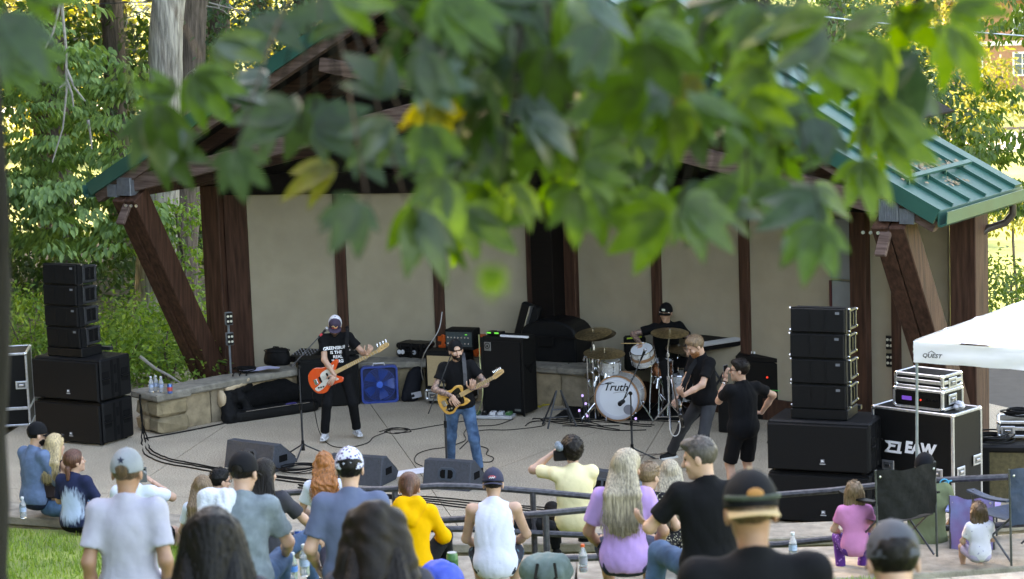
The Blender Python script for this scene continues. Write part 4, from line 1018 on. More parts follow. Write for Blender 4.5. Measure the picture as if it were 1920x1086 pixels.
s2 = G(839, 898); micstand('boom stand in front of the singer', s2, 1.28, A(803, 776, s2.y), A(847, 662, s2.y+.05), yawt=1.2, red=True)
s3 = G(1186, 866); micstand('boom stand between the drums and the right guitarist', s3, .92, A(1168, 752, s3.y+.10), A(1201, 676, s3.y+.2))
# blue box fan
fb = G(679, 758); fr2 = G(748, 754); d = fr2-fb; ya = math.atan2(d.y, d.x); FW = d.length*1.0
FN = empty('box_fan', (fb+fr2)/2, ya, 'blue plastic box fan standing behind the bassist', 'fan'); fm = mat('fan_blue', (.010, .045, .24), .38, .12, 9); FH = .57
bb = B(); r = .07
def rr(w_, h_, r_, n=5): return [(sx*(w_/2-r_)+r_*math.cos(a), h_/2+sz*(h_/2-r_)+r_*math.sin(a)) for (sx, sz, a0) in ((1, 1, 0), (-1, 1, PI/2), (-1, -1, PI), (1, -1, 1.5*PI)) for a in np.linspace(a0, a0+PI/2, n)]
o_, i_ = rr(FW, FH, .06), rr(FW-.06, FH-.06, .05); i_ = [(x, z+.03) for x, z in i_]; n = len(o_); P = []
for y in (0, .12): P += [(x, y, z) for x, z in o_]+[(x, y, z) for x, z in i_]
Fs = []
for k in range(n): j = (k+1) % n; Fs += [(k, j, n+j, n+k), (2*n+k, 3*n+k, 3*n+j, 2*n+j), (k, 2*n+k, 2*n+j, j), (n+k, n+j, 3*n+j, 3*n+k)]
bb.add(P, Fs); bb.build('frame', fm, FN)
cz = FH/2
for r in np.linspace(.05, .245, 9):
    bb = B(); bb.tube([(r*math.cos(t), .004, cz+r*math.sin(t)) for t in np.linspace(0, 2*PI, 40, endpoint=False)], .0022 if r < .24 else .006, 4, closed=True); bb.build('grille_ring', fm, FN)
for k in range(32):
    t = 2*PI*k/32; bb = B(); bb.tube([(.04*math.cos(t), .006, cz+.04*math.sin(t)), (.15*math.cos(t+.15), .006, cz+.15*math.sin(t+.15)), (.255*math.cos(t+.3), .006, cz+.255*math.sin(t+.3))], .003, 4); bb.build('grille_spoke', fm, FN)
for k in range(5):
    t0 = 2*PI*k/5; bb = B(); V_ = []
    for i in range(5):
        rr_ = .05+.19*i/4; wd = .35+.28*math.sin(PI*i/4*.8)
        for s_ in (-1, 1): V_.append((rr_*math.cos(t0+s_*wd*.6), .06+s_*.025, cz+rr_*math.sin(t0+s_*wd*.6)))
    V2 = [(a, b_+.004, c) for a, b_, c in V_]
    bb.add(V_+V2, [(2*i, 2*i+1, 2*i+3, 2*i+2) for i in range(4)]+[(10+2*i, 10+2*i+2, 10+2*i+3, 10+2*i+1) for i in range(4)]); bb.build('blade', mat('fan_blade', (.012, .07, .32), .35), FN, True)
bb = B(); bb.cyl((0, -.004, cz), (0, .08, cz), .05, n=16); bb.build('hub', mat('fan_hub', (.02, .12, .55), .35), FN, True)
bb = B(); bb.box((0, .10, cz), (FW-.06, .01, FH-.06)); bb.build('back_shadow', mat('fan_back', (.006, .018, .08), .6), FN)
bb = B(); bb.tube([(-.09, .05, FH-.01), (-.08, .05, FH+.035), (.08, .05, FH+.035), (.09, .05, FH-.01)], .012, 8); bb.build('carry_handle', mat('fan_white', (.6, .6, .62), .5), FN, True)
# ---- amplifiers and cases at the back
tolex = mat('black_tolex', (.016, .016, .017), .65, .2, 40, .4, 300)
def yawof(a, b_): d = b_-a; return math.atan2(d.y, d.x)
a, b_ = G(905, 778), G(984, 782); AW = (b_-a).length; AY = yawof(a, b_)-.10
AC = empty('bass_cabinet', (a+b_)/2, AY, 'tall black bass speaker cabinet with a silver corner badge', 'amplifier'); AH = 1.16
bb = B(); bb.box((0, .23, AH/2+.02), (AW, .42, AH-.04), ch=.015); bb.build('cabinet', tolex, AC)
bb = B(); bb.box((0, .015, AH/2), (AW-.06, .02, AH-.12)); bb.build('grille_cloth', grl, AC)
bb = B(); bb.box((-AW*.34, .0, AH*.88), (.11, .012, .13), ch=.004); lg = bb.build('badge', mat('badge_silver', (.30, .31, .32), .35, metal=.8), AC)
bb = B(); bb.tube([(-AW*.34+.04*math.cos(t), -.008, AH*.88+.01+.04*math.sin(t)) for t in np.linspace(0, 2*PI, 16, endpoint=False)], .006, 5, closed=True); bb.build('badge_ring', blkplastic, lg)
lettering('a', .07, blkplastic, lg, (-AW*.34, -.008, AH*.88+.012), (1, 0, 0), (0, 0, 1), .002, 0, .002)
bb = B(); bb.box((AW*.36, .0, .10), (.10, .01, .03)); bb.build('model_plate', mat('badge_silver', (.3, .31, .32), .35), AC)
for x in (-1, 1):
    bb = B(); bb.box((x*AW/2, .02, AH/2), (.03, .03, AH-.02), ch=.006); bb.build('edge_trim', blkplastic, AC)
bb = B(); bb.box((.17, .10, AH+.012), (.46, .05, .03), ch=.004); bb.build('light_strip', mat('white_bar', (.7, .7, .75), .4), AC)
for k in range(9):
    bb = B(); bb.tube([(AW/2+.004, .10+.02*k, AH*.66-.02*k), (AW/2+.01, .13+.03*k, AH*.60+.01*k)], .006, 4); bb.build('side_grille_slot', blkplastic, AC)
PB = empty('effects_pedals', AC.matrix_world @ Vector((0, 0, 0)) if False else (a+b_)/2+Matrix.Rotation(AY, 3, 'Z') @ Vector((-.17, .17, AH+.005)), AY, 'two green-lit pedals on top of the bass cabinet', 'effects pedal')
gl = mat('led_green', (.02, .3, .03), .4, emit=(.12, 1, .15, .06))
for i, x in enumerate((-.07, .06)):
    bb = B(); bb.box((x, 0, .03), (.11, .13, .055), ch=.008); bb.build('pedal', blkplastic, PB)
    bb = B(); bb.box((x-.02, -.067, .04), (.07, .006, .022)); bb.build('indicator', gl, PB)
def combo(): pass
a, b_ = G(797, 762), G(860, 764); CWd = .66; cyw = yawof(a, b_)-.05; c0 = a.lerp(b_, .5)+Vector((.07, .12, 0))
RC = roadcase('road_case', 'low silver road case on castors under the tan-fronted amplifier', c0+Vector((0, 0, .06)), cyw, .70, .42, .17)
for x in (-.28, .28):
    for y in (.07, .36):
        bb = B(); bb.cyl((x-.02, y, -.02), (x+.02, y, -.02), .045, n=12); bb.build('castor', rub, RC, True)
CB = empty('guitar_cabinet', c0+Vector((0, 0, .235)), cyw, 'black guitar cabinet with tan front behind the singer', 'amplifier')
bb = B(); bb.box((0, .18, .29), (.66, .32, .58), ch=.012); bb.build('cabinet', tolex, CB)
bb = B(); bb.box((-.05, .012, .28), (.50, .016, .46), ch=.004); bb.build('grille_cloth', mat('tan_cloth', (.40, .29, .16), .9, .12, 90, .4, 300), CB)
AHd = empty('amp_head', c0+Matrix.Rotation(cyw, 3, 'Z') @ Vector((.22, .05, .83)), cyw, 'black amplifier head with green lights right of the singer\'s shoulder', 'amplifier')
bb = B(); bb.box((0, .15, .16), (.46, .28, .31), ch=.01); bb.build('cabinet', tolex, AHd)
bb = B(); bb.box((0, .004, .17), (.42, .012, .22)); bb.build('control_panel', mat('amp_face', (.03, .045, .05), .4), AHd)
for i in range(7):
    for z in (.11, .20):
        bb = B(); bb.cyl((-.17+.055*i, -.002, z), (-.17+.055*i, -.02, z), .012, n=8); bb.build('knob', chrome, AHd)
bb = B(); bb.box((.12, -.004, .245), (.03, .006, .015)); bb.build('led', gl, AHd)
orange = mat('orange_plastic', (.55, .085, .012), .45, .15, 12, .1, 60)
def hardcase(name, label, base, yaw, d, m, parts=True, rot=None, cat='equipment case', ribs=3):
    E = empty(name, base, yaw, label, cat); W_, D_, H_ = d
    bb = B(); bb.box((0, D_/2, H_*.3), (W_, D_, H_*.56), ch=.03); bb.build('body', m, E)
    bb = B(); bb.box((0, D_/2, H_*.8), (W_*1.01, D_*1.01, H_*.4), ch=.03); bb.build('lid', m, E)
    for i in range(ribs):
        x = W_*(-.36+.72*i/(ribs-1)); bb = B(); bb.box((x, D_/2, H_*.5), (.05, D_+.025, H_*1.0), ch=.012); bb.build('rib', m, E)
    for x in (-W_*.22, W_*.22):
        bb = B(); bb.box((x, -.012, H_*.58), (.06, .02, .07), ch=.006); bb.build('latch', blkplastic, E)
    bb = B(); bb.tube([(-.08, -.01, H_*.42), (-.07, -.045, H_*.44), (.07, -.045, H_*.44), (.08, -.01, H_*.42)], .01, 6); bb.build('handle', blkplastic, E)
    return E
pz = .60
hardcase('equipment_case', 'bright orange hard case on the stone wall behind the singer', A(862, 668, 37.0), BYAW+.15, (.78, .36, .33), orange)
hc = hardcase('equipment_case', 'black hard case with round stickers on the stone wall', G(770, 671, pz), BYAW+.1, (.52, .34, .22), blkplastic)
for x, c in ((-.18, (.55, .56, .58)), (-.12, (.5, .5, .52)), (.08, (.25, .27, .3))):
    bb = B(); bb.cyl((x, -.026, .09), (x, -.03, .09), .035, n=14); bb.build('sticker', mat('sticker_%d' % int(c[0]*100), c, .5), hc)
bag = mat('black_nylon', (.016, .016, .018), .75, .3, 12, .5, 90)
BG = empty('soft_bag', G(513, 686, pz), BYAW+.2, 'black zipped soft bag on the corner of the stone wall', 'bag')
sdf_obj('body', [ell((0, .14, .13), (.20, .15, .17), cut=[((0, 0, .24), (0, 0, 1)), ((0, 0, .0), (0, 0, -1))]), cap((-.12, .12, .05), (.12, .12, .05), .09, cut=((0, 0, 0), (0, 0, -1)))], bag, BG, .012, .05, folds(.006, 3))
bb = B(); bb.tube([(.205*math.cos(t), .14+.155*math.sin(t), .215) for t in np.linspace(0, 2*PI, 24, endpoint=False)], .008, 5, closed=True); bb.build('zip', rub, BG, True)
bb = B(); bb.tube([(-.06, .12, .24), (-.04, .11, .275), (.04, .11, .275), (.06, .12, .24)], .01, 6); bb.build('handle', bag, BG, True)
MXs = empty('small_mixer', G(563, 680, pz), BYAW+.1, 'small black mixing desk on the stone wall beside the soft bag', 'mixer')
bb = B(); bb.prism([(0, 0), (.34, 0), (.34, .16), (0, .09)], -.2, .2, lambda y, x, z: (x, y, z), ch=.01); bb.build('body', blkplastic, MXs)
for i in range(6):
    for j in range(4):
        bb = B(); c = Vector((-.15+.06*i, .06+.07*j, .105+.0145*j)); bb.cyl(c, c+Vector((0, 0, .02)), .011, n=6); bb.build('knob', mat('knob_grey', (.2, .2, .22), .5), MXs)
# black bass cabinet behind the bassist
a, b_ = G(563, 768), G(676, 760); BC = empty('bass_combo', (a+b_)/2, yawof(a, b_), 'wide black speaker cabinet behind the bassist', 'amplifier'); W_ = (b_-a).length
bb = B(); bb.box((0, .20, .38), (W_, .38, .74), ch=.015); bb.build('cabinet', tolex, BC)
bb = B(); bb.box((0, .006, .37), (W_-.07, .016, .65)); bb.build('grille_cloth', grl, BC)
for x in (-1, 1):
    bb = B(); bb.box((x*(W_/2-.02), .01, .74), (.06, .05, .06), ch=.01); bb.build('corner_protector', blkplastic, BC)
HB = empty('amp_head', (a+b_)/2+Vector((.22, .14, .755)), yawof(a, b_), 'black amplifier head on the cabinet behind the bassist', 'amplifier')
bb = B(); bb.box((0, .14, .09), (.5, .27, .17), ch=.01); bb.build('cabinet', tolex, HB)
for i in range(6):
    bb = B(); bb.cyl((-.18+.07*i, .004, .09), (-.18+.07*i, -.014, .09), .014, n=8); bb.build('knob', chrome, HB)
# curved drum cases and crate behind the bass cabinet
DCp = G(1030, 752); DC = empty('drum_case', DCp+Vector((.0, .0, 0)), BYAW+.1, 'large black curved hard case standing on a crate behind the bass cabinet', 'drum case')
bb = B(); bb.box((0, .3, .30), (.86, .6, .58), ch=.03); bb.build('crate', blkplastic, DC)
lettering('B', .16, mat('print_grey', (.10, .10, .11), .6), DC, (.25, -.004, .30), (1, 0, 0), (0, 0, 1), .002, 0, .004)
prof = [(-.46, .60), (.46, .60), (.46, .98)]+[(.46*math.cos(t), .98+.24*math.sin(t)**.8) for t in np.linspace(.0, PI, 14)][1:-1]+[(-.46, .98)]
bb = B(); bb.prism(prof, .02, .62, ch=.025); bb.build('shell', mat('black_moulded', (.02, .022, .026), .45, .2, 10, .2, 60), DC)
bb = B(); bb.box((.08, .0, .98), (.9, .04, .03)); bb.box((-.02, -.005, .9), (.26, .03, .14), ch=.008); bb.build('clasp_band', blkplastic, DC)
GC = empty('guitar_case', DCp+Vector((-.46, .10, .0)), BYAW, 'slim black case leaning between the bass cabinet and the drum case', 'guitar case')
bb = B(); bb.beam((-.30, .25, .05), (.06, .40, 1.42), .34, .13, up=(0, -1, 0), ch=.03); bb.build('shell', tolex, GC)
bb = B(); bb.beam((-.245, .18, .2), (.095, .33, 1.40), .02, .145, up=(0, -1, 0)); bb.build('metal_valance', alu, GC)
# dark covered case with cables, right of the right array
K = G(1672, 778); CC = empty('covered_case', K+Vector((.0, .05, 0)), BYAW+.1, 'case under a black cover with cables on top, right of the array', 'equipment case')
sdf_obj('cover', [ell((0, .3, .35), (.50, .42, .5), cut=[((0, 0, .78), (0, 0, 1)), ((-.42, 0, 0), (-1, 0, 0)), ((.42, 0, 0), (1, 0, 0)), ((0, 0, 0), (0, 0, -1)), ((0, 0, 0), (0, -1, 0))]), cap((-.36, .05, .1), (-.36, .05, .72), .05), cap((.36, .05, .1), (.36, .05, .72), .05), cap((-.36, .05, .73), (.36, .05, .73), .05), cap((-.36, .5, .73), (.36, .5, .73), .05)], bag, CC, .02, .06, folds(.012, 8))
# mixer rack and cable mess behind the right guitarist
K = G(1438, 800); MR = empty('mixer_rack', K+Vector((.05, .45, 0)), BYAW, 'black mixing desk and rack with white faders left of the right array', 'mixer')
bb = B(); bb.box((0, .25, .42), (1.0, .5, .84), ch=.015); bb.build('rack', lam, MR)
bb = B(); bb.prism([(0, .84), (.5, .84), (.5, 1.06), (.0, .90)], -.48, .48, lambda y, x, z: (x, y, z), ch=.01); bb.build('desk', blkplastic, MR)
for i in range(14):
    bb = B(); c = Vector((-.40+.06*i, .10, .945)); bb.box(c, (.03, .025, .035), ch=.004); bb.build('fader', white if i % 5 else mat('fader_grey', (.3, .3, .32), .5), MR)
    bb = B(); c = Vector((-.40+.06*i, .28, 1.0)); bb.cyl(c, c+Vector((0, -.008, .02)), .012, n=8); bb.build('knob', mat('knob_grey', (.2, .2, .22), .5), MR)
bb = B(); bb.box((.38, .36, 1.10), (.16, .12, .08), ch=.008); bb.build('white_unit', mat('unit_white', (.55, .56, .58), .5), MR)
bb = B(); bb.box((.12, .42, 1.16), (.20, .14, .16), ch=.01); bb.build('power_unit', blkplastic, MR)
bb = B(); bb.cyl((.02, -.004, .62), (.02, -.012, .62), .016, n=8); bb.build('led', mat('led_red', (.3, .01, .01), .3), MR)
bb = B(); bb.box((.2, -.006, .44), (.36, .008, .012)); bb.build('green_tape', mat('green_tape', (.02, .4, .08), .5), MR)
bb = B(); bb.cyl((.32, -.02, .36), (.36, -.02, .52), .012, n=6); bb.build('blue_cable_tie', mat('blue_tie', (.02, .12, .5), .5), MR)
K = G(1348, 790); KB = empty('keyboard_stand', K+Vector((.1, .5, 0)), BYAW+.2, 'black keyboard tilted up on a stand behind the right guitarist', 'keyboard')
bb = B(); bb.beam((-.55, .1, .98), (.40, .1, 1.14), .36, .10, up=(0, -.35, 1), ch=.012); bb.build('keyboard', blkplastic, KB)
bb = B(); bb.beam((-.5, -.06, .985), (.36, -.06, 1.135), .10, .02, up=(0, -.5, 1)); bb.build('keys', mat('key_ivory', (.4, .4, .4), .4), KB)
for a_, c_ in (((-.35, .0, 0), (.25, .1, 1.0)), ((.25, .1, 0), (-.35, .1, .95))):
    bb = B(); bb.cyl(a_, c_, .018, n=8); bb.build('stand_tube', steel, KB, True)
a, b_ = G(1346, 812), G(1382, 822); FM = empty('floor_speaker', a.lerp(b_, .8)+Vector((0, .25, 0)), -.5, 'small black speaker on the floor behind the man filming', 'speaker')
bb = B(); bb.box((0, .15, .27), (.40, .30, .53), ch=.015); bb.build('cabinet', blk, FM)
bb = B(); bb.box((0, -.004, .27), (.36, .012, .48), ch=.004); bb.build('grille', grl, FM)
# folded guitar stand
K = G(1050, 800); AS = empty('guitar_stand', K, .2, 'empty black A-frame guitar stand in front of the drum cases', 'guitar stand')
for sx in (-1, 1):
    for y in (-.14, .20):
        bb = B(); bb.cyl((sx*.21, y, .01), (sx*.03, .02, .52), .014, n=8); bb.build('leg', steel, AS, True)
bb = B(); bb.cyl((-.12, -.05, .26), (.12, -.05, .26), .012, n=8); bb.build('cross_bar', steel, AS, True)
bb = B(); bb.cyl((-.2, .18, .1), (.2, .18, .1), .012, n=8); bb.build('cross_bar', steel, AS, True)
# pedalboard and white power strip
K = G(925, 784); PD = empty('pedalboard', K, BYAW+.3, 'pale pedalboard with small pedals at the foot of the bass cabinet', 'pedalboard')
bb = B(); bb.box((0, 0, .03), (.62, .26, .045), ch=.008); bb.build('board', mat('pale_metal', (.42, .43, .45), .45, metal=.3), PD)
for i, c in enumerate([(.03, .08, .04), (.02, .02, .022), (.55, .55, .57), (.4, .42, .44), (.02, .1, .03)]):
    bb = B(); bb.box((-.24+.12*i, 0, .075), (.085, .13, .05), ch=.008); bb.build('pedal', mat('pedal_%d' % i, c, .45), PD)
    bb = B(); bb.cyl((-.24+.12*i, -.035, .10), (-.24+.12*i, -.035, .112), .012, n=8); bb.build('footswitch', chrome, PD)
# gig bag and fur-lined case on the floor, left
g0, g1 = G(452, 790), G(585, 772); gd = g1-g0; GB = empty('open_guitar_case', g0, math.atan2(gd.y, gd.x), 'open plush-lined black guitar case on the floor by the stone wall', 'guitar case')
plush = mat('black_plush', (.008, .008, .009), .95, .5, 18, 1.2, 60)
sdf_obj('shell', [cap((.0, .1, .07), (1.15, .12, .07), .20, .15, cut=[((0, 0, .15), (0, 0, 1)), ((0, 0, .0), (0, 0, -1))])], tolex, GB, .016, .03)
sdf_obj('plush_lid', [cap((.05, .28, .22), (.98, .34, .26), .13, .15), cap((.1, .38, .38), (.9, .42, .40), .08, .07)], plush, GB, .018, .08, folds(.012, 5))
bb = B(); bb.tube([(.05, -.085, .155), (.4, -.065, .16), (.8, -.04, .16), (1.1, -.02, .155)], .010, 6); bb.build('metal_rim', chrome, GB, True)
bb = B(); bb.ell((.80, -.04, .175), (.10, .03, .02), n=10); bb.build('shiny_pocket', mat('shiny_purple', (.08, .07, .25), .2, metal=.6), GB, True)
G2 = empty('gig_bag', g0+Vector((-.12, .03, 0)), math.atan2(gd.y, gd.x)+.1, 'crumpled black gig bag with cream lining slumped over the guitar case', 'gig bag')
sdf_obj('body', [cap((-.05, .0, .10), (-.02, .08, .34), .12, .09), cap((.02, .1, .36), (.42, .25, .44), .08, .06), cap((-.1, -.08, .06), (.22, -.03, .08), .09, .07), cap((.2, .05, .3), (.28, .0, .12), .07, .06)], bag, G2, .016, .07, folds(.02, 9, 12))
sdf_obj('lining', [ell((-.13, .08, .34), (.05, .10, .13)), cap((.0, .12, .46), (.32, .2, .52), .045, .05), cap((.3, .2, .52), (.36, .14, .56), .05, .02)], mat('cream_lining', (.50, .38, .25), .9, .1), G2, .014, .04, folds(.01, 4, 14))
bb = B()
for s_ in (0, 1): bb.tube([(.36+.3*s_+.05*i, .30+.02*math.sin(i*2.1), .56-.03*s_+.012*math.sin(i*3.)) for i in range(7)], .007, 5)
tag(bb.build('white_lining_edge', mat('white_piping', (.6, .6, .58), .6), G2, True), kind='stuff')
# gear bag left of the tan amplifier
K = G(778, 755); GBp = empty('backpack', K+Vector((0, .1, 0)), .2, 'dark backpack leaning on the tan-fronted amplifier', 'backpack')
sdf_obj('body', [cap((-.05, .05, .10), (.06, .1, .42), .12, .10), cap((-.16, 0, .06), (-.04, .05, .42), .05)], mat('navy_nylon', (.015, .018, .03), .8, .3, 12, .5, 60), GBp, .015, .06, folds(.01, 2))
bb = B(); bb.beam((-.06, -.07, .10), (.09, -.06, .12), .01, .09); bb.build('label_patch', mat('patch_grey', (.3, .3, .32), .7), GBp)
# coil of cable and paper on the wall
def coil(name, label, c, r, n=5, m=rub, z=.012, cat='cable', tail=None, rad=.010):
    bb = B(); P = []
    for i in range(n*18):
        t = i/18*2*PI; q = r*(1+.14*math.sin(t*.37)+random.uniform(-.02, .02)); P.append(Vector((q*math.cos(t)+.03*math.sin(t*.21), q*math.sin(t)*.9+.03*math.cos(t*.3), z+.02*abs(math.sin(t*.6))+i*.0006)))
    for tl in tail or []: bb.tube(tl, rad, 6)
    bb.tube(P, rad, 6); o = bb.build(name, m, None, True); o.location = c; return tag(o, label, cat)
coil('coiled_cable', 'coil of thick black cable hanging over the stone wall by the pillar', G(462, 698, .60), .15, 5, tail=[[Vector(p) for p in ((.1*k-.16, -.13, .03), (.1*k-.17, -.30, .02), (.1*k-.17, -.33, -.15), (.1*k-.18-.02*k, -.34, -.5+.12*k))] for k in range(3)])
bb = B(); bb.add([(x*.30, y*.22, .03+.02*math.sin(x*3+y)) for x in np.linspace(-1, 1, 5) for y in np.linspace(-.5, .5, 3)]+[(x*.30, y*.22, .026+.02*math.sin(x*3+y)) for x in np.linspace(-1, 1, 5) for y in np.linspace(-.5, .5, 3)], [(i*3+j+l, i*3+j+1+l, i*3+j+4+l, i*3+j+3+l) for l in (0, 15) for i in range(4) for j in range(2)])
o = bb.build('plastic_sheet', mat('clear_pale_sheet', (.5, .5, .68), .3), None); o.location = G(487, 695, .62); tag(o, 'pale plastic sheet lying beside the coiled cable on the wall', 'plastic sheet')
bb = B(); bb.box((0, 0, .004), (.62, .30, .004)); o = bb.build('set_list', mat('paper', (.75, .74, .80), .7), None); o.location = G(768, 886); o.rotation_euler = (0, 0, .5); tag(o, 'white set list sheet taped on the floor beside the middle monitor', 'paper')
# ------------------------------------------------------------------ drums
def catmull(c, n=5):
    out = []; m = len(c)
    for i in range(m):
        p0, p1, p2, p3 = [Vector(c[(i+j-1) % m]) for j in range(4)]
        for k in range(n):
            t = k/n; out.append(tuple(.5*((2*p1)+(p2-p0)*t+(2*p0-5*p1+4*p2-p3)*t*t+(3*p1-p0-3*p2+p3)*t**3)))
    return out
shellw = mat('white_oyster_shell', (.52, .51, .50), .3, .18, 40, coat=.4, col2=(.62, .62, .63)); maple = mat('maple_hoop', (.33, .17, .085), .4, .2, 12, stretch=(3, 3, 3))
headw = mat('drum_head', (.62, .64, .68), .45, .03); copper = mat('copper_shell', (.55, .22, .11), .25, .15, 20, metal=.9); bronze = mat('cymbal_bronze', (.30, .22, .11), .33, .3, 30, metal=.85, col2=(.42, .31, .17))
bronze_d = mat('cymbal_dark', (.16, .125, .085), .4, .3, 30, metal=.8)
def axes(n, up=(0, 0, 1)):
    n = Vector(n).normalized(); x = Vector(up).cross(n).normalized(); y = n.cross(x); return Matrix((x, y, n)).transposed().to_4x4()
def drum(name, label, c, n, r, dep, sh, hoop, head, lugs=8, legs=0, band=None, floor=0., stand=None):
    E = empty(name, c, 0, label, 'drum'); M = axes(n)
    bb = B(); bb.lathe([(r*.985, -dep), (r, -dep+.004), (r, -.004), (r*.985, 0)], 36, M); bb.build('shell', sh, E, True)
    if band: bb = B(); bb.lathe([(r+.001, -dep*.62), (r+.003, -dep*.61), (r+.003, -dep*.39), (r+.001, -dep*.38)], 36, M, caps=False); bb.build('shell_band', band, E, True)
    for z in (0, -dep):
        bb = B(); P = [(r*math.cos(t), r*math.sin(t), z) for t in np.linspace(0, 2*PI, 40, endpoint=False)]
        if hoop == 'wood': bb.lathe([(r+.002, z-.022), (r+.016, z-.02), (r+.016, z+.02), (r-.002, z+.022)], 40, M, caps=False); bb.build('hoop', maple, E, True)
        else: bb.tube([M @ Vector(p) for p in P], .009, 6, closed=True); bb.build('hoop', chrome, E, True)
    bb = B(); bb.lathe([(r-.004, -.002), (r-.008, .004), (.001, .006)], 36, M); bb.build('head', head, E, True)
    for k in range(lugs):
        t = 2*PI*(k+.5)/lugs; rr_ = r+.014
        for zz in (-dep*.28, -dep*.72):
            bb = B(); p = M @ Vector((rr_*math.cos(t), rr_*math.sin(t), zz)); bb.ell(p, (.013, .013, .013), n=8); bb.build('lug', chrome, E, True)
        bb = B(); bb.tube([M @ Vector((rr_*math.cos(t)*1.01, rr_*math.sin(t)*1.01, z)) for z in (.01, -dep-.01)], .004, 4); bb.build('tension_rod', chrome, E)
    for k in range(legs):
        t = 2*PI*k/legs+.5; p = Vector((r*1.05*math.cos(t), r*1.05*math.sin(t), -dep*.3)); bb = B(); bb.tube([p, Vector((p.x, p.y, -c[2]+.05)), Vector((p.x*1.1, p.y*1.1, -c[2]+.01))], .008, 6); bb.build('leg', chrome, E, True)
    if stand:
        b0 = Vector((0, 0, -dep)); bb = B(); bb.cyl(b0-Vector((0, 0, .02)), Vector((0, 0, -c[2]+.18)), .013, n=8); bb.build('stand_post', chrome, E, True)
        for k in range(3):
            t = 2*PI*k/3+.3; bb = B(); bb.tube([Vector((0, 0, -c[2]+.24)), Vector((.24*math.cos(t), .24*math.sin(t), -c[2]+.015))], .01, 6); bb.build('stand_leg', chrome, E, True)
            bb = B(); bb.tube([b0-Vector((0, 0, .06)), M @ Vector((r*1.0*math.cos(t), r*1.0*math.sin(t), -dep-.02))], .008, 6); bb.build('basket_arm', chrome, E, True)
    return E
kf = G(1158, 790); kn = Vector((-.30, -1, .02)).normalized(); kr = .315
kc = Vector((kf.x, kf.y, kr+.02))
KD = drum('bass_drum', 'white bass drum with a wooden hoop and script lettering on its head', kc, kn, kr, .42, shellw, 'wood', headw, 10)
M3 = axes(kn).to_3x3(); kx, ky = M3 @ Vector((1, 0, 0)), M3 @ Vector((0, 1, 0))
bb = B(); bb.lathe([(kr*.80, .0065), (kr*.805, .008), (kr*.98, .0075), (kr*.985, .0065)], 40, axes(kn), caps=False); bb.build('head_ring', mat('head_ring', (.54, .56, .62), .5, .02), KD, True)
lettering('Truth', .155, mat('print_black', (.02, .02, .03), .5), KD, ky*.16+kn*.0085+kx*-.02, kx, ky, .001, .35, .002, 1.0)
bb = B(); bb.tube([ky*(.215+.02*math.sin(t*2.2))+kx*(-.16+.10*t)+kn*.009 for t in np.linspace(-.8, 1.3, 10)], .005, 4); bb.tube([ky*.085+kx*q+kn*.009+ky*.012*math.sin(q*16) for q in np.linspace(-.05, .13, 8)], .003, 4); bb.build('flourish', mat('print_black', (.02, .02, .03), .5), KD)
lettering('custom drums', .03, mat('print_black', (.02, .02, .03), .5), KD, ky*.105+kn*.0085+kx*.10, kx, ky, .0008, .3, 0, 1.0) if False else None
for sx in (-1, 1):
    bb = B(); bb.tube([kx*(sx*kr)-kn*.12-ky*.05, kx*(sx*(kr+.22))-kn*.0-ky*(kr+.01)], .012, 6); bb.build('spur', chrome, KD, True)
# black sound hole rim seen low on the head
bb = B(); bb.tube([kx*.17-ky*.16+kn*.009+(kx*math.cos(t)+ky*math.sin(t))*.068 for t in np.linspace(0, 2*PI, 24, endpoint=False)], .006, 5, closed=True); bb.build('port_ring', mat('port_grey', (.18, .19, .22), .5), KD)
bb = B(); bb.lathe([(.063, .0075), (.06, .009), (.001, .009)], 20, Matrix.Translation(kx*.17-ky*.16) @ axes(kn)); bb.build('port', mat('port_dark', (.2, .2, .23), .6), KD)
kb = kc-kn*.30
TOM = drum('rack_tom', 'white rack tom with a wooden band tilted above the bass drum', A(1203, 655, kb.y-.02), (-.18, -.38, .9), .165, .22, shellw, 'metal', headw, 6, band=maple)
drum('rack_tom', 'white tom behind the low cymbal on the left of the kit', A(1143, 675, kb.y+.05), (.05, -.15, .95), .15, .20, shellw, 'metal', headw, 6, stand=True)
SN = drum('snare_drum', 'copper snare drum on its stand right of the rack tom', A(1241, 676, kb.y+.15), (.0, -.08, 1), .15, .21, copper, 'metal', headw, 8, stand=True)
drum('floor_tom', 'white floor tom on three legs at the right of the kit', A(1275, 700, kb.y+.35), (0, -.05, 1), .20, .38, shellw, 'metal', headw, 8, legs=3)
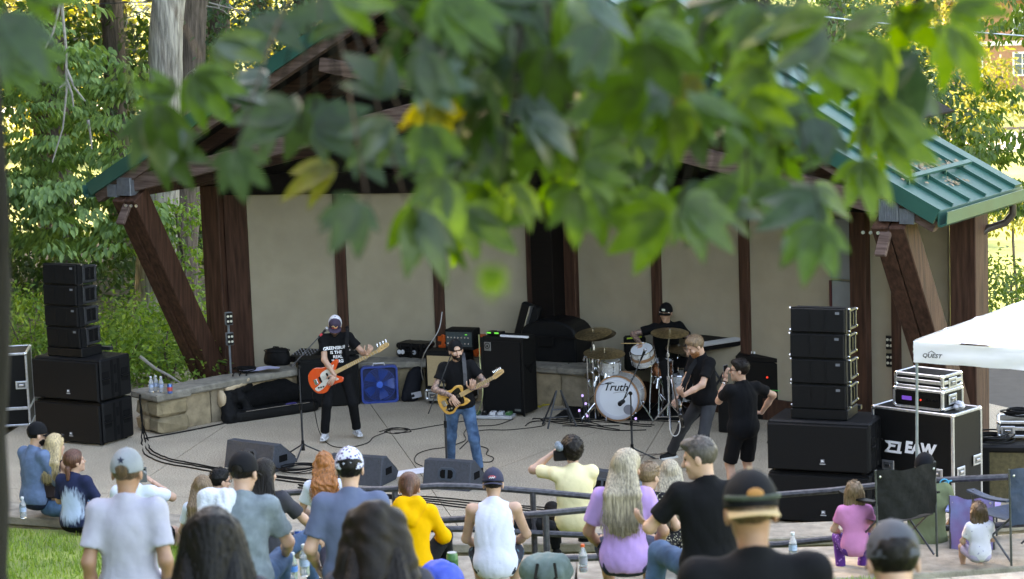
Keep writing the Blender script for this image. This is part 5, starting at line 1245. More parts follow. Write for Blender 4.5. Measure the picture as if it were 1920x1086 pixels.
def cymbal(label, c, r, tilt, pole=True, base=None, m=None, second=None, arm=None):
    base = Vector(base) if base is not None else Vector((c.x, c.y+.12, 0)); E = empty('cymbal_stand', base, 0, label, 'cymbal', 'cymbals round the drum kit'); o = base
    def one(cc, rr_, tl, nm, mm):
        bb = B(); bb.lathe([(.0, .030), (.02, .028), (.05, .014), (r*.5, .004), (rr_, -.022), (rr_, -.025), (r*.5, .001), (.02, .024)][::-1], 40, Matrix.Translation(cc-o) @ axes(tl, (0, 1, 0))); bb.build(nm, mm, E, True)
    one(c, r, tilt, 'cymbal', m or bronze)
    if second: one(c+Vector(second), r*.94, tilt, 'cymbal', bronze_d)
    bb = B(); t = Vector(tilt).normalized(); bb.cyl(c-o+t*.02, c-o+t*.055, .012, n=8); bb.build('wing_nut', chrome, E, True)
    h = c.z; bb = B(); bb.cyl((0, 0, .12), (0, 0, h*.55), .016, n=8); bb.build('lower_tube', chrome, E, True)
    bb = B(); bb.tube([(0, 0, h*.5), (0, 0, h-.14), c-o], .010, 8); bb.build('upper_tube', chrome, E, True)
    for z in (.54, .80): bb = B(); bb.cyl((0, 0, h*z), (0, 0, h*z+.05), .024, n=8); bb.build('collar', chrome, E, True)
    for k in range(3):
        a = .5+k*2*PI/3; bb = B(); bb.tube([(0, 0, .34), (.30*math.cos(a), .30*math.sin(a), .015)], .011, 6); bb.build('leg', chrome, E, True)
        bb = B(); bb.tube([(0, 0, .14), (.20*math.cos(a), .20*math.sin(a), .125)], .008, 6); bb.build('brace', chrome, E, True)
yk = kb.y
cymbal('paired crash cymbals highest on the left of the drum kit', A(1112, 623, yk+.05), .27, (-.10, -.16, 1), second=(.08, .05, -.035))
cymbal('low ride cymbal on the left of the kit, just below the paired crashes', A(1133, 660, yk-.12), .30, (.04, -.12, 1))
cymbal('large crash cymbal on the tall stand in front of the drummer', A(1256, 622, yk-.18), .275, (.03, -.13, 1), base=G(1256, 800))
cymbal('dark small cymbal beside the right guitarist\'s head', A(1272, 652, yk+.1), .19, (.1, -.2, 1), m=bronze_d)
# hardware clamps by the left cymbal stand
TH = empty('drum_rack', (A(1105, 700, yk-.05).x, yk-.05, 0), 0, 'cluster of chrome clamps and tubes at the left of the drum kit', 'drum hardware')
for i in range(11):
    bb = B(); x, z = random.uniform(-.08, .22), random.uniform(.40, .92); bb.cyl((x, -.03, z), (x+random.uniform(-.05, .05), .03, z+random.uniform(.06, .16)), .018, n=8); bb.build('clamp', chrome, TH, True)
for i in range(3):
    bb = B(); bb.cyl((-.02+.09*i, 0, .02), (-.03+.08*i, 0, .95), .011, n=8); bb.build('tube', chrome, TH, True)
cymbal('pair of hi-hat cymbals low on the left of the kit', A(1120, 700, yk+.22), .19, (0, -.1, 1), second=(0, 0, -.03))
T2 = empty('drum_rack', (A(1236, 740, yk-.02).x, yk-.02, 0), 0, 'chrome pedals and clamps at the right foot of the bass drum', 'drum hardware')
for i in range(6):
    bb = B(); x, z = random.uniform(-.12, .16), random.uniform(.10, .55); bb.cyl((x, -.03, z), (x+random.uniform(-.08, .08), .03, z+random.uniform(.04, .16)), .017, n=8); bb.build('clamp', chrome, T2, True)
for i in range(3):
    bb = B(); bb.tube([(-.15+.13*i, -.05, .012), (-.13+.13*i, .04, .30), (-.10+.12*i, .08, .62)], .011, 6); bb.build('tube', chrome, T2, True)
bb = B(); bb.beam((0, -.12, .02), (.02, .16, .07), .09, .015); bb.build('pedal_plate', chrome, T2)
st = A(1246, 745, yk+.42); TR = empty('drum_throne', (st.x+.05, st.y, 0), 0, 'round black drum stool under the drummer', 'stool')
bb = B(); bb.lathe([(.16, .56), (.18, .58), (.18, .62), (.16, .64)], 20); bb.build('seat', bag, TR, True)
bb = B(); bb.cyl((0, 0, .15), (0, 0, .56), .02, n=8); bb.build('post', chrome, TR, True)
for k in range(3): a = k*2.1; bb = B(); bb.tube([(0, 0, .25), (.26*math.cos(a), .26*math.sin(a), .012)], .012, 6); bb.build('leg', chrome, TR, True)
rg = G(1190, 770); bb = B(); bb.box((0, .35, .006), (2.1, 2.0, .01), ch=.003); o = bb.build('drum_rug', mat('black_carpet', (.014, .014, .015), .95, .3, 40, .6, 200), None); o.location = (rg.x, rg.y, 0); o.rotation_euler = (0, 0, -.3); tag(o, 'black rug under the drum kit', 'rug')
# purple-white strip lights on the floor hardware round the kit
le = mat('violet_led', (.3, .28, .6), .3, emit=(.45, .36, 1.0, .12))
for i, (px, py, Yo) in enumerate(((1092, 742, -.1), (1098, 757, -.12), (1086, 770, -.1), (1101, 780, -.1), (1192, 785, -.2), (1220, 800, -.1))):
    p = A(px, py, kf.y+Yo); bb = B(); bb.box((0, 0, 0), (.03, .025, .035), ch=.006); o = bb.build('stage_light', [le], None); o.location = p
    bb2 = B(); bb2.tube([(0, .01, -.02), (.04, .06, -p.z+.01)], .012, 6); bb2.build('bracket', steel, o); tag(o, None, 'light', 'small violet lights clipped to the drum hardware'); o['label'] = ['upper violet light on the hardware left of the bass drum', 'violet light just under the upper one left of the bass drum', 'violet light farthest left beside the bass drum', 'lowest violet light on the floor left of the bass drum', 'violet light at the lower right edge of the bass drum', 'violet light on the floor between the drums and the right guitarist'][i]
# ------------------------------------------------------------------ instruments
mahog = mat('black_gloss', (.012, .012, .013), .15, .1, coat=.8); maplen = mat('maple_neck', (.52, .32, .14), .35, .18, 14, stretch=(1, 8, 8), coat=.3); cream = mat('cream_guard', (.60, .56, .48), .35, .03)
def guitar(label, bc, tip, nrm, body, outline, guard_o, guard_m, kind, scale=1., neckm=None, name='electric_guitar'):
    x = (tip-bc).normalized(); n = Vector(nrm); n = (n-x*n.dot(x)).normalized(); y = n.cross(x); L = (tip-bc).length
    M = Matrix((x, y, n)).transposed().to_4x4(); M.translation = bc; E = empty(name, bc, 0, label, 'guitar'); E.matrix_basis = M
    o = catmull([(a*scale, b_*scale) for a, b_ in outline]); fl = lambda px, pz, py: (px, py, pz)
    bb = B(); bb.prism(o, -.022, .022, lambda X_, Y_, Z_: (X_, Z_, Y_), ch=.008); bd = bb.build('body', body, E, True, 30)
    g = catmull([(a*scale, b_*scale) for a, b_ in guard_o], 4); bb = B(); bb.prism(g, .0225, .0265, lambda X_, Y_, Z_: (X_, Z_, Y_)); bb.build('pickguard', guard_m, bd)
    hl = (.20 if kind == 'bass' else .17); x0 = .10*scale; xn = L-hl; nm = neckm or maplen
    bb = B(); bb.add([(x0, -.030, .012), (x0, .030, .012), (x0, .030, .033), (x0, -.030, .033), (xn, -.021, .008), (xn, .021, .008), (xn, .021, .026), (xn, -.021, .026)], [(0, 1, 2, 3), (4, 5, 6, 7), (0, 1, 5, 4), (1, 2, 6, 5), (2, 3, 7, 6), (3, 0, 4, 7)]); nk = bb.build('neck', nm, E)
    for k in range(14):
        f = 1-.5**(k/12)*1.0; xx = xn-(xn-x0)*f*1.25
        if xx > x0: bb = B(); bb.box((xx, 0, .0325-.0065*(xx-x0)/(xn-x0)), (.004, .046, .004)); bb.build('fret', alu, nk)
    hs_ = [(0, .021), (.03, .034), (.07, .05), (hl*.85, .055), (hl, .03), (hl*.96, -.005), (hl*.8, -.012), (.06, -.026), (.02, -.03), (0, -.021)]
    bb = B(); bb.prism([(xn+a, b_) for a, b_ in hs_], .004, .018, lambda X_, Y_, Z_: (X_, Z_, Y_), ch=.003); hd_ = bb.build('headstock', nm, E)
    nt_ = 4 if kind == 'bass' else 6
    for k in range(nt_):
        xx = xn+.035+(hl-.06)*k/(nt_-1); bb = B(); bb.cyl((xx, .05, .012), (xx, .082 if kind == 'bass' else .07, .012), .005, n=6); bb.ell((xx, .085 if kind == 'bass' else .072, .012), (.014, .012, .006) if kind == 'bass' else (.008, .008, .005), n=8); bb.cyl((xx, .015, .018), (xx, .015, .032), .006, n=6); bb.build('tuner', chrome, hd_, True)
    for k in range(4 if kind == 'bass' else 6):
        n_ = 4 if kind == 'bass' else 6; yy = (k-(n_-1)/2)*(.016 if kind == 'bass' else .009); bb = B(); bb.tube([(-.15*scale, yy, .034), (xn, yy*.7, .029)], .0012, 4); bb.build('string', chrome, E)
    bb = B(); bb.box((-.15*scale, 0, .028), (.05, .08, .012), ch=.003); bb.build('bridge', chrome, bd)
    for xx in (-.08*scale, .03*scale):
        bb = B(); bb.box((xx, 0, .030), (.028, .09, .010), ch=.003); bb.build('pickup', blkplastic, bd)
    for i in range(3):
        bb = B(); c = Vector((-.08*scale-.035*i, -.10*scale+.008*i, .026)); bb.cyl(c, c+Vector((0, 0, .018)), .012, n=10); bb.build('knob', blkplastic if kind == 'bass' else chrome, bd, True)
    return E
jb = [(.16, .035), (.245, .12), (.20, .15), (.10, .122), (.01, .13), (-.10, .172), (-.21, .125), (-.245, 0), (-.20, -.135), (-.09, -.18), (.0, -.135), (.09, -.135), (.17, -.15), (.205, -.10), (.14, -.04)]
jg = [(.13, .045), (.17, .10), (.10, .085), (.0, .08), (-.06, .05), (-.075, -.03), (-.15, -.06), (-.20, -.075), (-.17, -.125), (-.08, -.115), (0, -.085), (.10, -.10), (.15, -.10), (.12, -.045)]
tl = [(.155, .03), (.17, .10), (.10, .135), (.0, .118), (-.10, .158), (-.19, .13), (-.225, 0), (-.19, -.13), (-.10, -.165), (0, -.122), (.08, -.142), (.16, -.135), (.17, -.10), (.125, -.035)]
tg = [(.13, .04), (.12, .10), (.04, .09), (-.05, .055), (-.07, -.02), (-.13, -.04), (-.15, -.11), (-.09, -.135), (0, -.095), (.09, -.115), (.12, -.07)]
def LW_(base, yaw, p): return Matrix.Rotation(-yaw, 3, 'Z') @ (Vector(p)-Vector(base))
def strap(label, pts, m, wd=.05):
    bb = B(); P = []
    pts = [Vector(p) for p in pts]; nn = len(pts); V_ = []; Fs = []
    for i, p in enumerate(pts):
        d = (pts[min(i+1, nn-1)]-pts[max(i-1, 0)]).normalized(); s_ = d.cross(Vector((0, -1, .1))).normalized()*wd/2
        for off in (0, .004): V_ += [p+s_+Vector((0, off, 0)), p-s_+Vector((0, off, 0))]
    for i in range(nn-1):
        a = i*4; Fs += [(a, a+1, a+5, a+4), (a+2, a+6, a+7, a+3), (a, a+4, a+6, a+2), (a+1, a+3, a+7, a+5)]
    bb.add(V_, Fs); return tag(bb.build('guitar_strap', m, None), label, 'strap')
blacktee = cloth('black_cotton', (.011, .012, .016), .25, .9); blackjean = cloth('black_denim', (.016, .017, .021), .25, .9, .5); bluejean = cloth('blue_denim', (.035, .085, .17), .45, .85, .5, 7, col2=(.07, .14, .25)); greyjean = cloth('charcoal_denim', (.035, .037, .042), .3, .9, .5)
# bassist
b0 = G(639, 823); yb = PI+.10
wl = lambda p: LW_(b0, yb, p)
cB, tB = A(612, 707, b0.y-.20), A(731, 647, b0.y-.36)
hr = A(628, 704, b0.y-.29); hl_ = A(688, 664, b0.y-.33)
shoe_w = mat('trainer_white', (.55, .56, .58), .5, .15, 30); shoe_g = mat('trainer_grey', (.18, .20, .23), .6, .45, 26, col2=(.5, .5, .52))
capw = mat('cap_white_mesh', (.55, .55, .60), .7, .12, 60, .3, 200); capn = mat('cap_navy', (.035, .022, .045), .8, .15, 20); capb = mat('cap_black', (.014, .015, .02), .85, .2, 15)
bassist, JBs = person('bass player in a white and navy trucker cap and a black lettered t-shirt, looking down', b0, yb, 1.80, lean=.10, side=.02, head=(-.12, .42, -.10), hr=wl(hr), hl=wl(hl_), pr=(.8, .2, -.6), pl=(-.6, -.2, -.8),
    fr=wl(A(609, 812, b0.y-.12)), fl=wl(A(669, 804, b0.y+.05)), top=('t_shirt', blacktee, .62), hem=-.04, bottom=('trousers', blackjean, .01), shoes=(shoe_g, shoe_w), hat=(capw, False, capn), hair=('short', 'brown'), beard=('brown', .01),
    hands=dict(r=((.55, .3, -.8), (-.1, -.9, .1), .45), l=((-.45, .35, .7), (.1, -.8, .4), .9)), step=.011)
hd = JBs['hd']; bb = B()
bb.tube([hd(.042*math.sin(t*1.0), .112+.0*t-.03*abs(t)/2, .055+.012*math.sin(t*4)+.006*t) for t in np.linspace(-1.2, 1.2, 14)], .006, 5); bb.build('embroidery', mat('thread_gold', (.6, .38, .16), .6), JBs['cap'])
bb = B(); bb.tube([hd(.04*math.sin(t), .115-.03*abs(t)/2, .036+.006*math.sin(t*5)) for t in np.linspace(-1, 1, 10)], .005, 5); bb.build('embroidery', mat('thread_red', (.5, .06, .04), .6), JBs['cap'])
bb = B(); bb.ell(hd(0, .034, .050), (.089, .077, .094), JBs['HR'], 18); bb.build('front_panel', capn, JBs['cap'], True)
shirt_print(JBs, [('GREENSBURG', .062, .17, -.005), ('IS THE', .062, .235, -.01), ('REAL', .062, .30, .01), ("'BURG", .062, .365, .005)], white)
GT = guitar('orange bass guitar with a cream pickguard held by the bassist', cB, tB, (-.12, -1, .22), mat('orange_gloss', (.72, .095, .018), .16, .08, 6, coat=.6, col2=(.62, .06, .015)), jb, jg, cream, 'bass', 1.08, name='bass_guitar')
strap('black strap of the orange bass over the bassist\'s shoulder', [A(652, 668, b0.y-.2), A(650, 650, b0.y-.22), A(651, 632, b0.y-.19), A(652, 618, b0.y-.08), A(650, 612, b0.y+.04)], bag)
# singer
s0 = G(868, 893); ys = PI-.06; wl = lambda p: LW_(s0, ys, p)
cS, tS = A(852, 747, s0.y-.17), A(946, 697, s0.y-.34)
hr = A(846, 742, s0.y-.24); hl_ = A(884, 729, s0.y-.29)
singer, JS = person('singer in a backwards black cap, black t-shirt and blue jeans playing a butterscotch guitar', s0, ys, 1.80, lean=.03, side=.05, head=(.30, .0, .03), hr=wl(hr), hl=wl(hl_), pr=(.9, -.2, -.4), pl=(-.9, -.3, -.6),
    fr=wl(G(845, 884)+Vector((0, 0, .09))), fl=wl(G(899, 890)+Vector((0, 0, .09))), top=('t_shirt', blacktee, .55), hem=-.05, bottom=('trousers', bluejean, .0), shoes=(rub,), hat=(capb, True), hair=('crop', 'dark'), beard=('dark', .0), tat=True,
    hands=dict(r=((-.55, .4, -.75), (.1, -.9, .2), .4), l=((-.2, .5, .6), (.2, -.75, .3), .9)), step=.011)
TG = guitar('butterscotch electric guitar with a black pickguard held by the singer', cS, tS, (-.1, -1, .15), mat('butterscotch', (.62, .33, .075), .2, .2, 5, coat=.5, stretch=(1, 6, 1), col2=(.55, .28, .06)), tl, tg, mahog, 'guitar', 1.0)
strap('grey strap of the butterscotch guitar over the singer\'s shoulder', [A(873, 722, s0.y-.2), A(872, 700, s0.y-.2), A(870, 676, s0.y-.15), A(868, 664, s0.y-.03), A(864, 660, s0.y+.06)], mat('grey_webbing', (.05, .05, .055), .8, .2, 60))
# right guitarist (three-quarter profile towards the left)
r0 = G(1326, 890); yr = PI/2+.85; wl = lambda p: LW_(r0, yr, p)
hfr = A(1281, 742, r0.y-.38); hst = A(1271, 752, r0.y-.25)
rg_, JR = person('red-bearded guitarist in a black t-shirt and charcoal jeans standing in profile, looking down', r0, yr, 1.84, lean=.10, head=(-.25, .35, 0), hr=wl(hst), hl=wl(hfr), pr=(.8, -.5, -.5), pl=(-.8, -.2, -.5), twist=-.35,
    fl=wl(G(1322, 896)+Vector((.0, .0, .09))), fr=wl(G(1250, 880)+Vector((0, .1, .09))), top=('t_shirt', blacktee, .68), hem=-.05, bottom=('trousers', greyjean, .02), shoes=(rub, mat('sole_white', (.5, .5, .5), .6)), hair=('short', 'light_brown'), beard=('ginger', .015), fat=1.12,
    hands=dict(l=((-.1, .6, .5), (.1, -.8, .4), .8), r=((.2, .5, -.5), (-.5, .4, 0), .5)), step=.011)
guitar('black electric guitar held by the red-bearded guitarist, seen nearly end on', A(1276, 772, r0.y-.20), A(1262, 712, r0.y-.95), (-.92, -.25, .15), mahog, tl, tg, mahog, 'guitar', 1.0, mat('rosewood', (.10, .06, .04), .4))
strap('black strap across the back of the red-bearded guitarist', [A(1272, 762, r0.y-.26), A(1283, 720, r0.y-.24), A(1296, 690, r0.y-.2), A(1308, 672, r0.y-.06), A(1312, 668, r0.y+.05)], bag, .06)
bb = B(); bb.tube([A(1274, 780, r0.y-.24)+Vector((.03*math.sin(t*2), 0, -.26*math.sin(t))) -Vector((0.04*t, 0, 0)) for t in np.linspace(0, 3.0, 12)], .007, 6); tag(bb.build('guitar_lead', mat('pale_cable', (.45, .44, .42), .5), None, True), 'pale curly lead hanging from the black guitar', 'cable')
# man filming, back to us
f0 = G(1397, 950); yf = .42; wl = lambda p: LW_(f0, yf, p)
ph = A(1361, 712, f0.y+.22); el = A(1428, 774, f0.y+.30)
film, JF = person('man with glasses in a black t-shirt and shorts, back turned, filming with a raised phone', f0, yf, 1.80, head=(.95, -.02, 0), hl=wl(ph), hr=wl(el), pl=(-.5, -.2, -1), pr=(1, -.1, .1), top=('t_shirt', blacktee, .6), hem=-.10, bottom=('shorts', blackjean, .92), shoes=(rub,), hair=('short', 'dark'), glasses=True, fat=1.12, bw=1.04,
    hands=dict(l=((-.0, .1, 1), (1, .2, 0), .7), r=((-.8, .6, 0), (0, .2, -1), .2)), step=.011)
PHN = empty('phone', ph+Vector((.0, .03, .10)), .75, 'dark phone held up by the man filming', 'phone'); bb = B(); bb.box((0, 0, 0), (.078, .010, .155), ch=.004); bb.build('body', mat('phone_case', (.10, .10, .105), .4), PHN)
bb = B(); bb.box((0, -.006, 0), (.070, .003, .145)); bb.build('screen', mat('phone_screen', (.01, .01, .012), .1), PHN)
for q in (0, .02):
    bb = B(); w_ = JF['Hd']['l'].lerp(JF['El']['l'], .10+q*4); d = (JF['El']['l']-JF['Hd']['l']).normalized(); xx = d.orthogonal().normalized(); yy = d.cross(xx)
    bb.tube([w_+(xx*math.cos(t)+yy*math.sin(t))*.036 for t in np.linspace(0, 2*PI, 14, endpoint=False)], .006, 5, closed=True); bb.build('bracelet', chrome if q else rub, film)
# drummer
d0 = Vector((st.x+.05, st.y, 0)); yd = PI+.25; wl = lambda p: LW_(d0, yd, p)
hr = A(1202, 646, yk+.10); hl_ = A(1284, 655, yk+.05)
drm, JD = person('tattooed drummer in a black cap and black t-shirt seated behind the kit', d0, yd, 1.84, sit=.64, lean=.06, head=(-.62, .02, 0), hr=wl(hr), hl=wl(hl_), pr=(1, -.5, -.1), pl=(-1, -.4, -.2), top=('t_shirt', blacktee, .6), bottom=('trousers', blackjean, 0), shoes=(rub,), hat=(capb, False), hair=('crop', 'dark'), tat=True, tone='fair',
    hands=dict(r=((.3, .6, -.3), (0, -.3, -1), 1.1), l=((-.2, .6, -.3), (0, -.3, -1), 1.1)), step=.011, bw=1.06, fat=1.05)
hd = JD['hd']; bb = B(); bb.box(hd(0, .108, .062), (.05, .008, .03), JD['HR'], ch=.003); bb.build('badge', mat('badge_pale', (.5, .5, .42), .6), JD['cap'])
bb = B(); bb.tube([hd(x, .098-abs(x)*.4, .022) for x in (-.07, -.04, 0, .04, .07)], .0035, 5); bb.build('rope', white, JD['cap'])
bb = B(); a = hr+Vector((0, -.02, .0)); bb.cyl(a+Vector((.10, .04, .01)), a+Vector((-.30, -.12, .05)), .008, .005, n=8); tag(bb.build('drumstick', maplen, None, True), 'wooden drumstick in the drummer\'s left-hand side of the picture hand' if False else 'wooden drumstick held over the rack tom', 'drumstick')
bb = B(); a = hl_+Vector((0, -.02, .0)); bb.cyl(a+Vector((-.05, .10, .02)), a+Vector((.10, -.28, .04)), .008, .005, n=8); tag(bb.build('drumstick', maplen, None, True), 'wooden drumstick held beside the tall crash cymbal', 'drumstick')
kbx = A(1190, 640, yk+.9); bb = B(); bb.box((0, 0, .5), (.32, .25, .5), ch=.03); o = bb.build('black_case', bag, None); o.location = (kbx.x, min(kbx.y, 36.3), .28); tag(o, 'black case behind the rack tom, left of the drummer', 'equipment case')
bb = B(); bb.beam((-.12, -.13, .74), (.10, -.13, .76), .02, .02); bb.build('yellow_strap', mat('hi_vis', (.35, .5, .03), .5), o)
# kick microphone on a short arm
km = A(1162, 757, kf.y-.25); KM = empty('microphone', km, 0, 'black microphone in front of the bass drum head', 'microphone'); bb = B(); bb.tube([(0, -.05, 0), (0, .0, .0), (.06, .08, .02)], [.03, .035, .03], 10); bb.build('body', blkplastic, KM, True)
bb = B(); bb.tube([(.0, 0, 0), (.10, -.05, .12), A(1180, 735, s3.y)-km], .008, 6); bb.build('arm', steel, KM, True)
# ------------------------------------------------------------------ the audience
def at(px, py, s): return CAMP + ray(px, py)*(1.0/s)
def tiedye():
    m = mat('cloth_tiedye', (.014, .02, .055), .88, .2, 6, .35, 22, spec=.2); t = m.node_tree; N = t.nodes; L = t.links; p = N['Principled BSDF']; old = p.inputs['Base Color'].links[0].from_socket
    tc = N.new('ShaderNodeTexCoord'); vm = N.new('ShaderNodeVectorMath'); vm.operation = 'DISTANCE'; vm.inputs[1].default_value = (.02, -.16, .27); L.new(tc.outputs['Object'], vm.inputs[0])
    nz = N.new('ShaderNodeTexNoise'); nz.inputs['Scale'].default_value = 16; nz.inputs['Detail'].default_value = 4; mp = N.new('ShaderNodeMapping'); mp.inputs['Scale'].default_value = (3, 1, .6); L.new(tc.outputs['Object'], mp.inputs[0]); L.new(mp.outputs[0], nz.inputs['Vector'])
    ad = N.new('ShaderNodeMath'); ad.operation = 'MULTIPLY_ADD'; ad.inputs[1].default_value = .22; L.new(nz.outputs['Fac'], ad.inputs[0]); L.new(vm.outputs['Value'], ad.inputs[2])
    mr = N.new('ShaderNodeMapRange'); mr.inputs[1].default_value = .25; mr.inputs[2].default_value = .33; mr.inputs[3].default_value = 1; mr.inputs[4].default_value = 0; L.new(ad.outputs[0], mr.inputs[0])
    mx = N.new('ShaderNodeMixRGB'); mx.inputs[2].default_value = (.42, .52, .66, 1); L.new(mr.outputs[0], mx.inputs[0]); L.new(old, mx.inputs[1]); L.new(mx.outputs[0], p.inputs['Base Color']); return m
def spots(name, base, dot, scale, thr):
    m = mat(name, base, .85, .1, 6, .2, 30, spec=.2); t = m.node_tree; N = t.nodes; L = t.links; p = N['Principled BSDF']; old = p.inputs['Base Color'].links[0].from_socket
    tc = N.new('ShaderNodeTexCoord'); vo = N.new('ShaderNodeTexVoronoi'); vo.inputs['Scale'].default_value = scale; L.new(tc.outputs['Object'], vo.inputs['Vector'])
    mr = N.new('ShaderNodeMapRange'); mr.inputs[1].default_value = thr; mr.inputs[2].default_value = thr+.08; mr.inputs[3].default_value = 1; mr.inputs[4].default_value = 0; L.new(vo.outputs['Distance'], mr.inputs[0])
    mx = N.new('ShaderNodeMixRGB'); mx.inputs[2].default_value = (*dot, 1); L.new(mr.outputs[0], mx.inputs[0]); L.new(old, mx.inputs[1]); L.new(mx.outputs[0], p.inputs['Base Color']); return m
def aud(label, px, py, s, yaw=0., h=1.75, lean=.08, stand=False, hatted=False, **q):
    k = h/1.75; tp = at(px, py, s); tot = (1.75 if stand else .895)*k+(.012 if hatted else 0)
    tot -= .62*k*(1-math.cos(lean*.8)); fwd = Vector((-math.sin(yaw), math.cos(yaw), 0))
    base = tp-Vector((0, 0, tot))-fwd*(.66*k*math.sin(lean*.75)-.01)
    if not stand:
        q['sit'] = 0.0
        if 'hl' not in q: q['hl'] = (-.17*k, .34*k, .20*k)
        if 'hr' not in q: q['hr'] = (.17*k, .34*k, .20*k)
        q.setdefault('pl', (-.7, -.6, -.5)); q.setdefault('pr', (.7, -.6, -.5))
    q.setdefault('shoes', (rub,))
    return person(label, base, yaw, h, lean=lean, **q)
def loc(E, p): return Matrix.Rotation(-E[1], 3, 'Z') @ (Vector(p)-E[0])
jean2 = cloth('faded_denim', (.05, .10, .19), .35, .85, .5, 7); khaki = cloth('khaki', (.22, .18, .12), .2); navy = cloth('navy_cotton', (.018, .024, .05), .2)
p1 = aud('man in a black cap, glasses and blue denim shirt, at the left of the crowd', 60, 793, 170, -.75, 1.80, hatted=True, top=('shirt', cloth('chambray', (.10, .155, .26), .15, .85, .4, 20), 1.8), bottom=('trousers', navy, 0), hat=(capb, False), hair=('crop', 'dark'), beard=('dark', .0), glasses=True, head=(-.35, .05, 0))
p2 = aud('woman with long blonde hair in a dark crop top, sunglasses on her head', 97, 818, 170, -.35, 1.68, top=('tank', cloth('espresso', (.035, .022, .022), .15), 0), hem=.12, neckline=-.03, bottom=('trousers', bluejean, 0), hair=('long', 'blonde', .36), head=(-.35, 0, 0), bw=.9)
hd = p2[1]['hd']; bb = B()
for sg in (-1, 1): bb.ell(hd(sg*.034, .07, .115), (.03, .02, .012), p2[1]['HR'], 8)
bb.tube([hd(-.08, .02, .10), hd(-.06, .07, .11), hd(.06, .07, .11), hd(.08, .02, .10)], .005, 5); bb.build('sunglasses', mat('sunglass', (.02, .02, .025), .15), p2[0], True)
p3 = aud('woman with a low auburn ponytail in a navy tie-dye t-shirt', 135, 848, 174, -.40, 1.64, top=('t_shirt', tiedye(), .8), bottom=('trousers', blackjean, 0), hair=('pony', 'auburn'), head=(-.6, -.2, 0), bw=.95)
p4 = aud('man in a white t-shirt and black shorts holding up a phone, behind the grey cap', 247, 862, 182, -.12, 1.78, top=('t_shirt', cloth('white_cotton', (.58, .63, .72), .05), .75), bottom=('shorts', blackjean, .85), hair=('short', 'dark'), head=(-.1, .1, 0), hr=(.13, .33, .60), pr=(.9, -.1, -.6), kr=None, fr=(.34, .52, -.36), kneepole=(.5, .8, .9))
phb = at(268, 890, 184); PH2 = empty('phone', phb, 0, 'black phone held up by the man in the white t-shirt', 'phone'); bb = B(); bb.box((0, 0, 0), (.08, .012, .16), ch=.004); bb.build('body', mat('phone_case', (.10, .10, .105), .4), PH2)
bb = B(); bb.cyl((.02, -.008, .055), (.02, -.012, .055), .01, n=10); bb.build('lens', hole, PH2)
greyt = cloth('pale_grey_cotton', (.34, .335, .40), .08, .9, .3, 9)
p5 = aud('man in a pale grey cap and pale grey t-shirt standing on the lawn', 231, 846, 322, -.05, 1.78, lean=.03, stand=True, hatted=True, top=('t_shirt', greyt, .72), hem=-.12, bottom=('trousers', jean2, .02), hat=(mat('cap_greyblue', (.18, .20, .215), .8, .12, 9, .3, 120), False), hair=('crop', 'brown'), head=(-.1, .12, 0), hl=(-.235, .03, .90), hr=(.235, .04, .90), pl=(-.25, -1, 0), pr=(.25, -1, 0), bw=.97, step=.012, foldamp=0.0052, tone='tan')
hd = p5[1]['hd']; bb = B(); bb.prism([(.022*math.cos(t)*(1 if i % 2 == 0 else .42), .022*math.sin(t)*(1 if i % 2 == 0 else .42)) for i, t in enumerate(np.linspace(PI/2, PI/2+2*PI, 10, endpoint=False))], 0, .004, lambda x, y, z: hd(x, -.113-y+.02*0, .075+z)); bb.build('star', navy, p5[1]['cap'])
p7 = aud('girl with long straight brown hair in a white top, left of the black cap', 377, 897, 186, -.1, 1.62, top=('t_shirt', cloth('white_cotton', (.58, .63, .72), .05), .6), bottom=('trousers', bluejean, 0), hair=('long', 'light_brown', .44), bw=.88)
p8 = aud('man with dark tousled hair and glasses half hidden behind the brown-haired girl', 403, 882, 180, -.55, 1.72, top=('t_shirt', navy, .6), bottom=('trousers', bluejean, 0), hair=('short', 'black'), glasses=True, head=(-.4, .1, 0))
p9 = aud('man in a black cap and grey t-shirt with a white towel over his shoulder', 449, 850, 285, -.06, 1.80, lean=.14, hatted=True, top=('t_shirt', cloth('heather_grey', (.15, .185, .205), .22, .9, .3, 14), .72), hem=-.10, bottom=('trousers', jean2, 0), hat=(capb, False), hair=('crop', 'dark'), head=(-.25, .1, 0), foldamp=0.0065, step=.012, hr=(.22, .38, .16))
J = p9[1]; TW = empty('towel', p9[0].location, p9[0].rotation_euler.z, 'white towel draped over the grey t-shirt shoulder', 'towel')
S_ = J['Sh']['l']; sdf_obj('cloth', [cap(S_+Vector((.10, -.03, .07)), S_+Vector((-.05, -.02, .07)), .045), cap(S_+Vector((-.05, -.02, .06)), S_+Vector((-.08, -.11, -.10)), .05, .045), cap(S_+Vector((.09, -.04, .07)), S_+Vector((.06, -.13, -.04)), .05, .04), cap(S_+Vector((.0, .03, .06)), S_+Vector((-.02, .12, -.05)), .05, .04)], cloth('towel_white', (.55, .58, .64), .06, .95, .8, 9, None, 60), TW, .010, .05, folds(.012, 3, 16))
p10 = aud('woman with long dark hair in a dark t-shirt, arm on her knee', 490, 866, 216, -.15, 1.72, lean=.05, top=('t_shirt', cloth('washed_black', (.035, .035, .043), .2), .72), bottom=('trousers', jean2, 0), hair=('long', 'dark', .30), head=(-.5, 0, 0), hr=(.42, .30, .12), pr=(.8, -.4, .25), fr=(.30, .46, -.30), kneepole=(.6, 1, .8))
p11 = aud('woman with long curly red hair in a white top', 607, 853, 190, .05, 1.66, top=('t_shirt', cloth('white_cotton', (.58, .63, .72), .05), .6), bottom=('trousers', bluejean, 0), hair=('longcurl', 'red', .34), bw=.9)
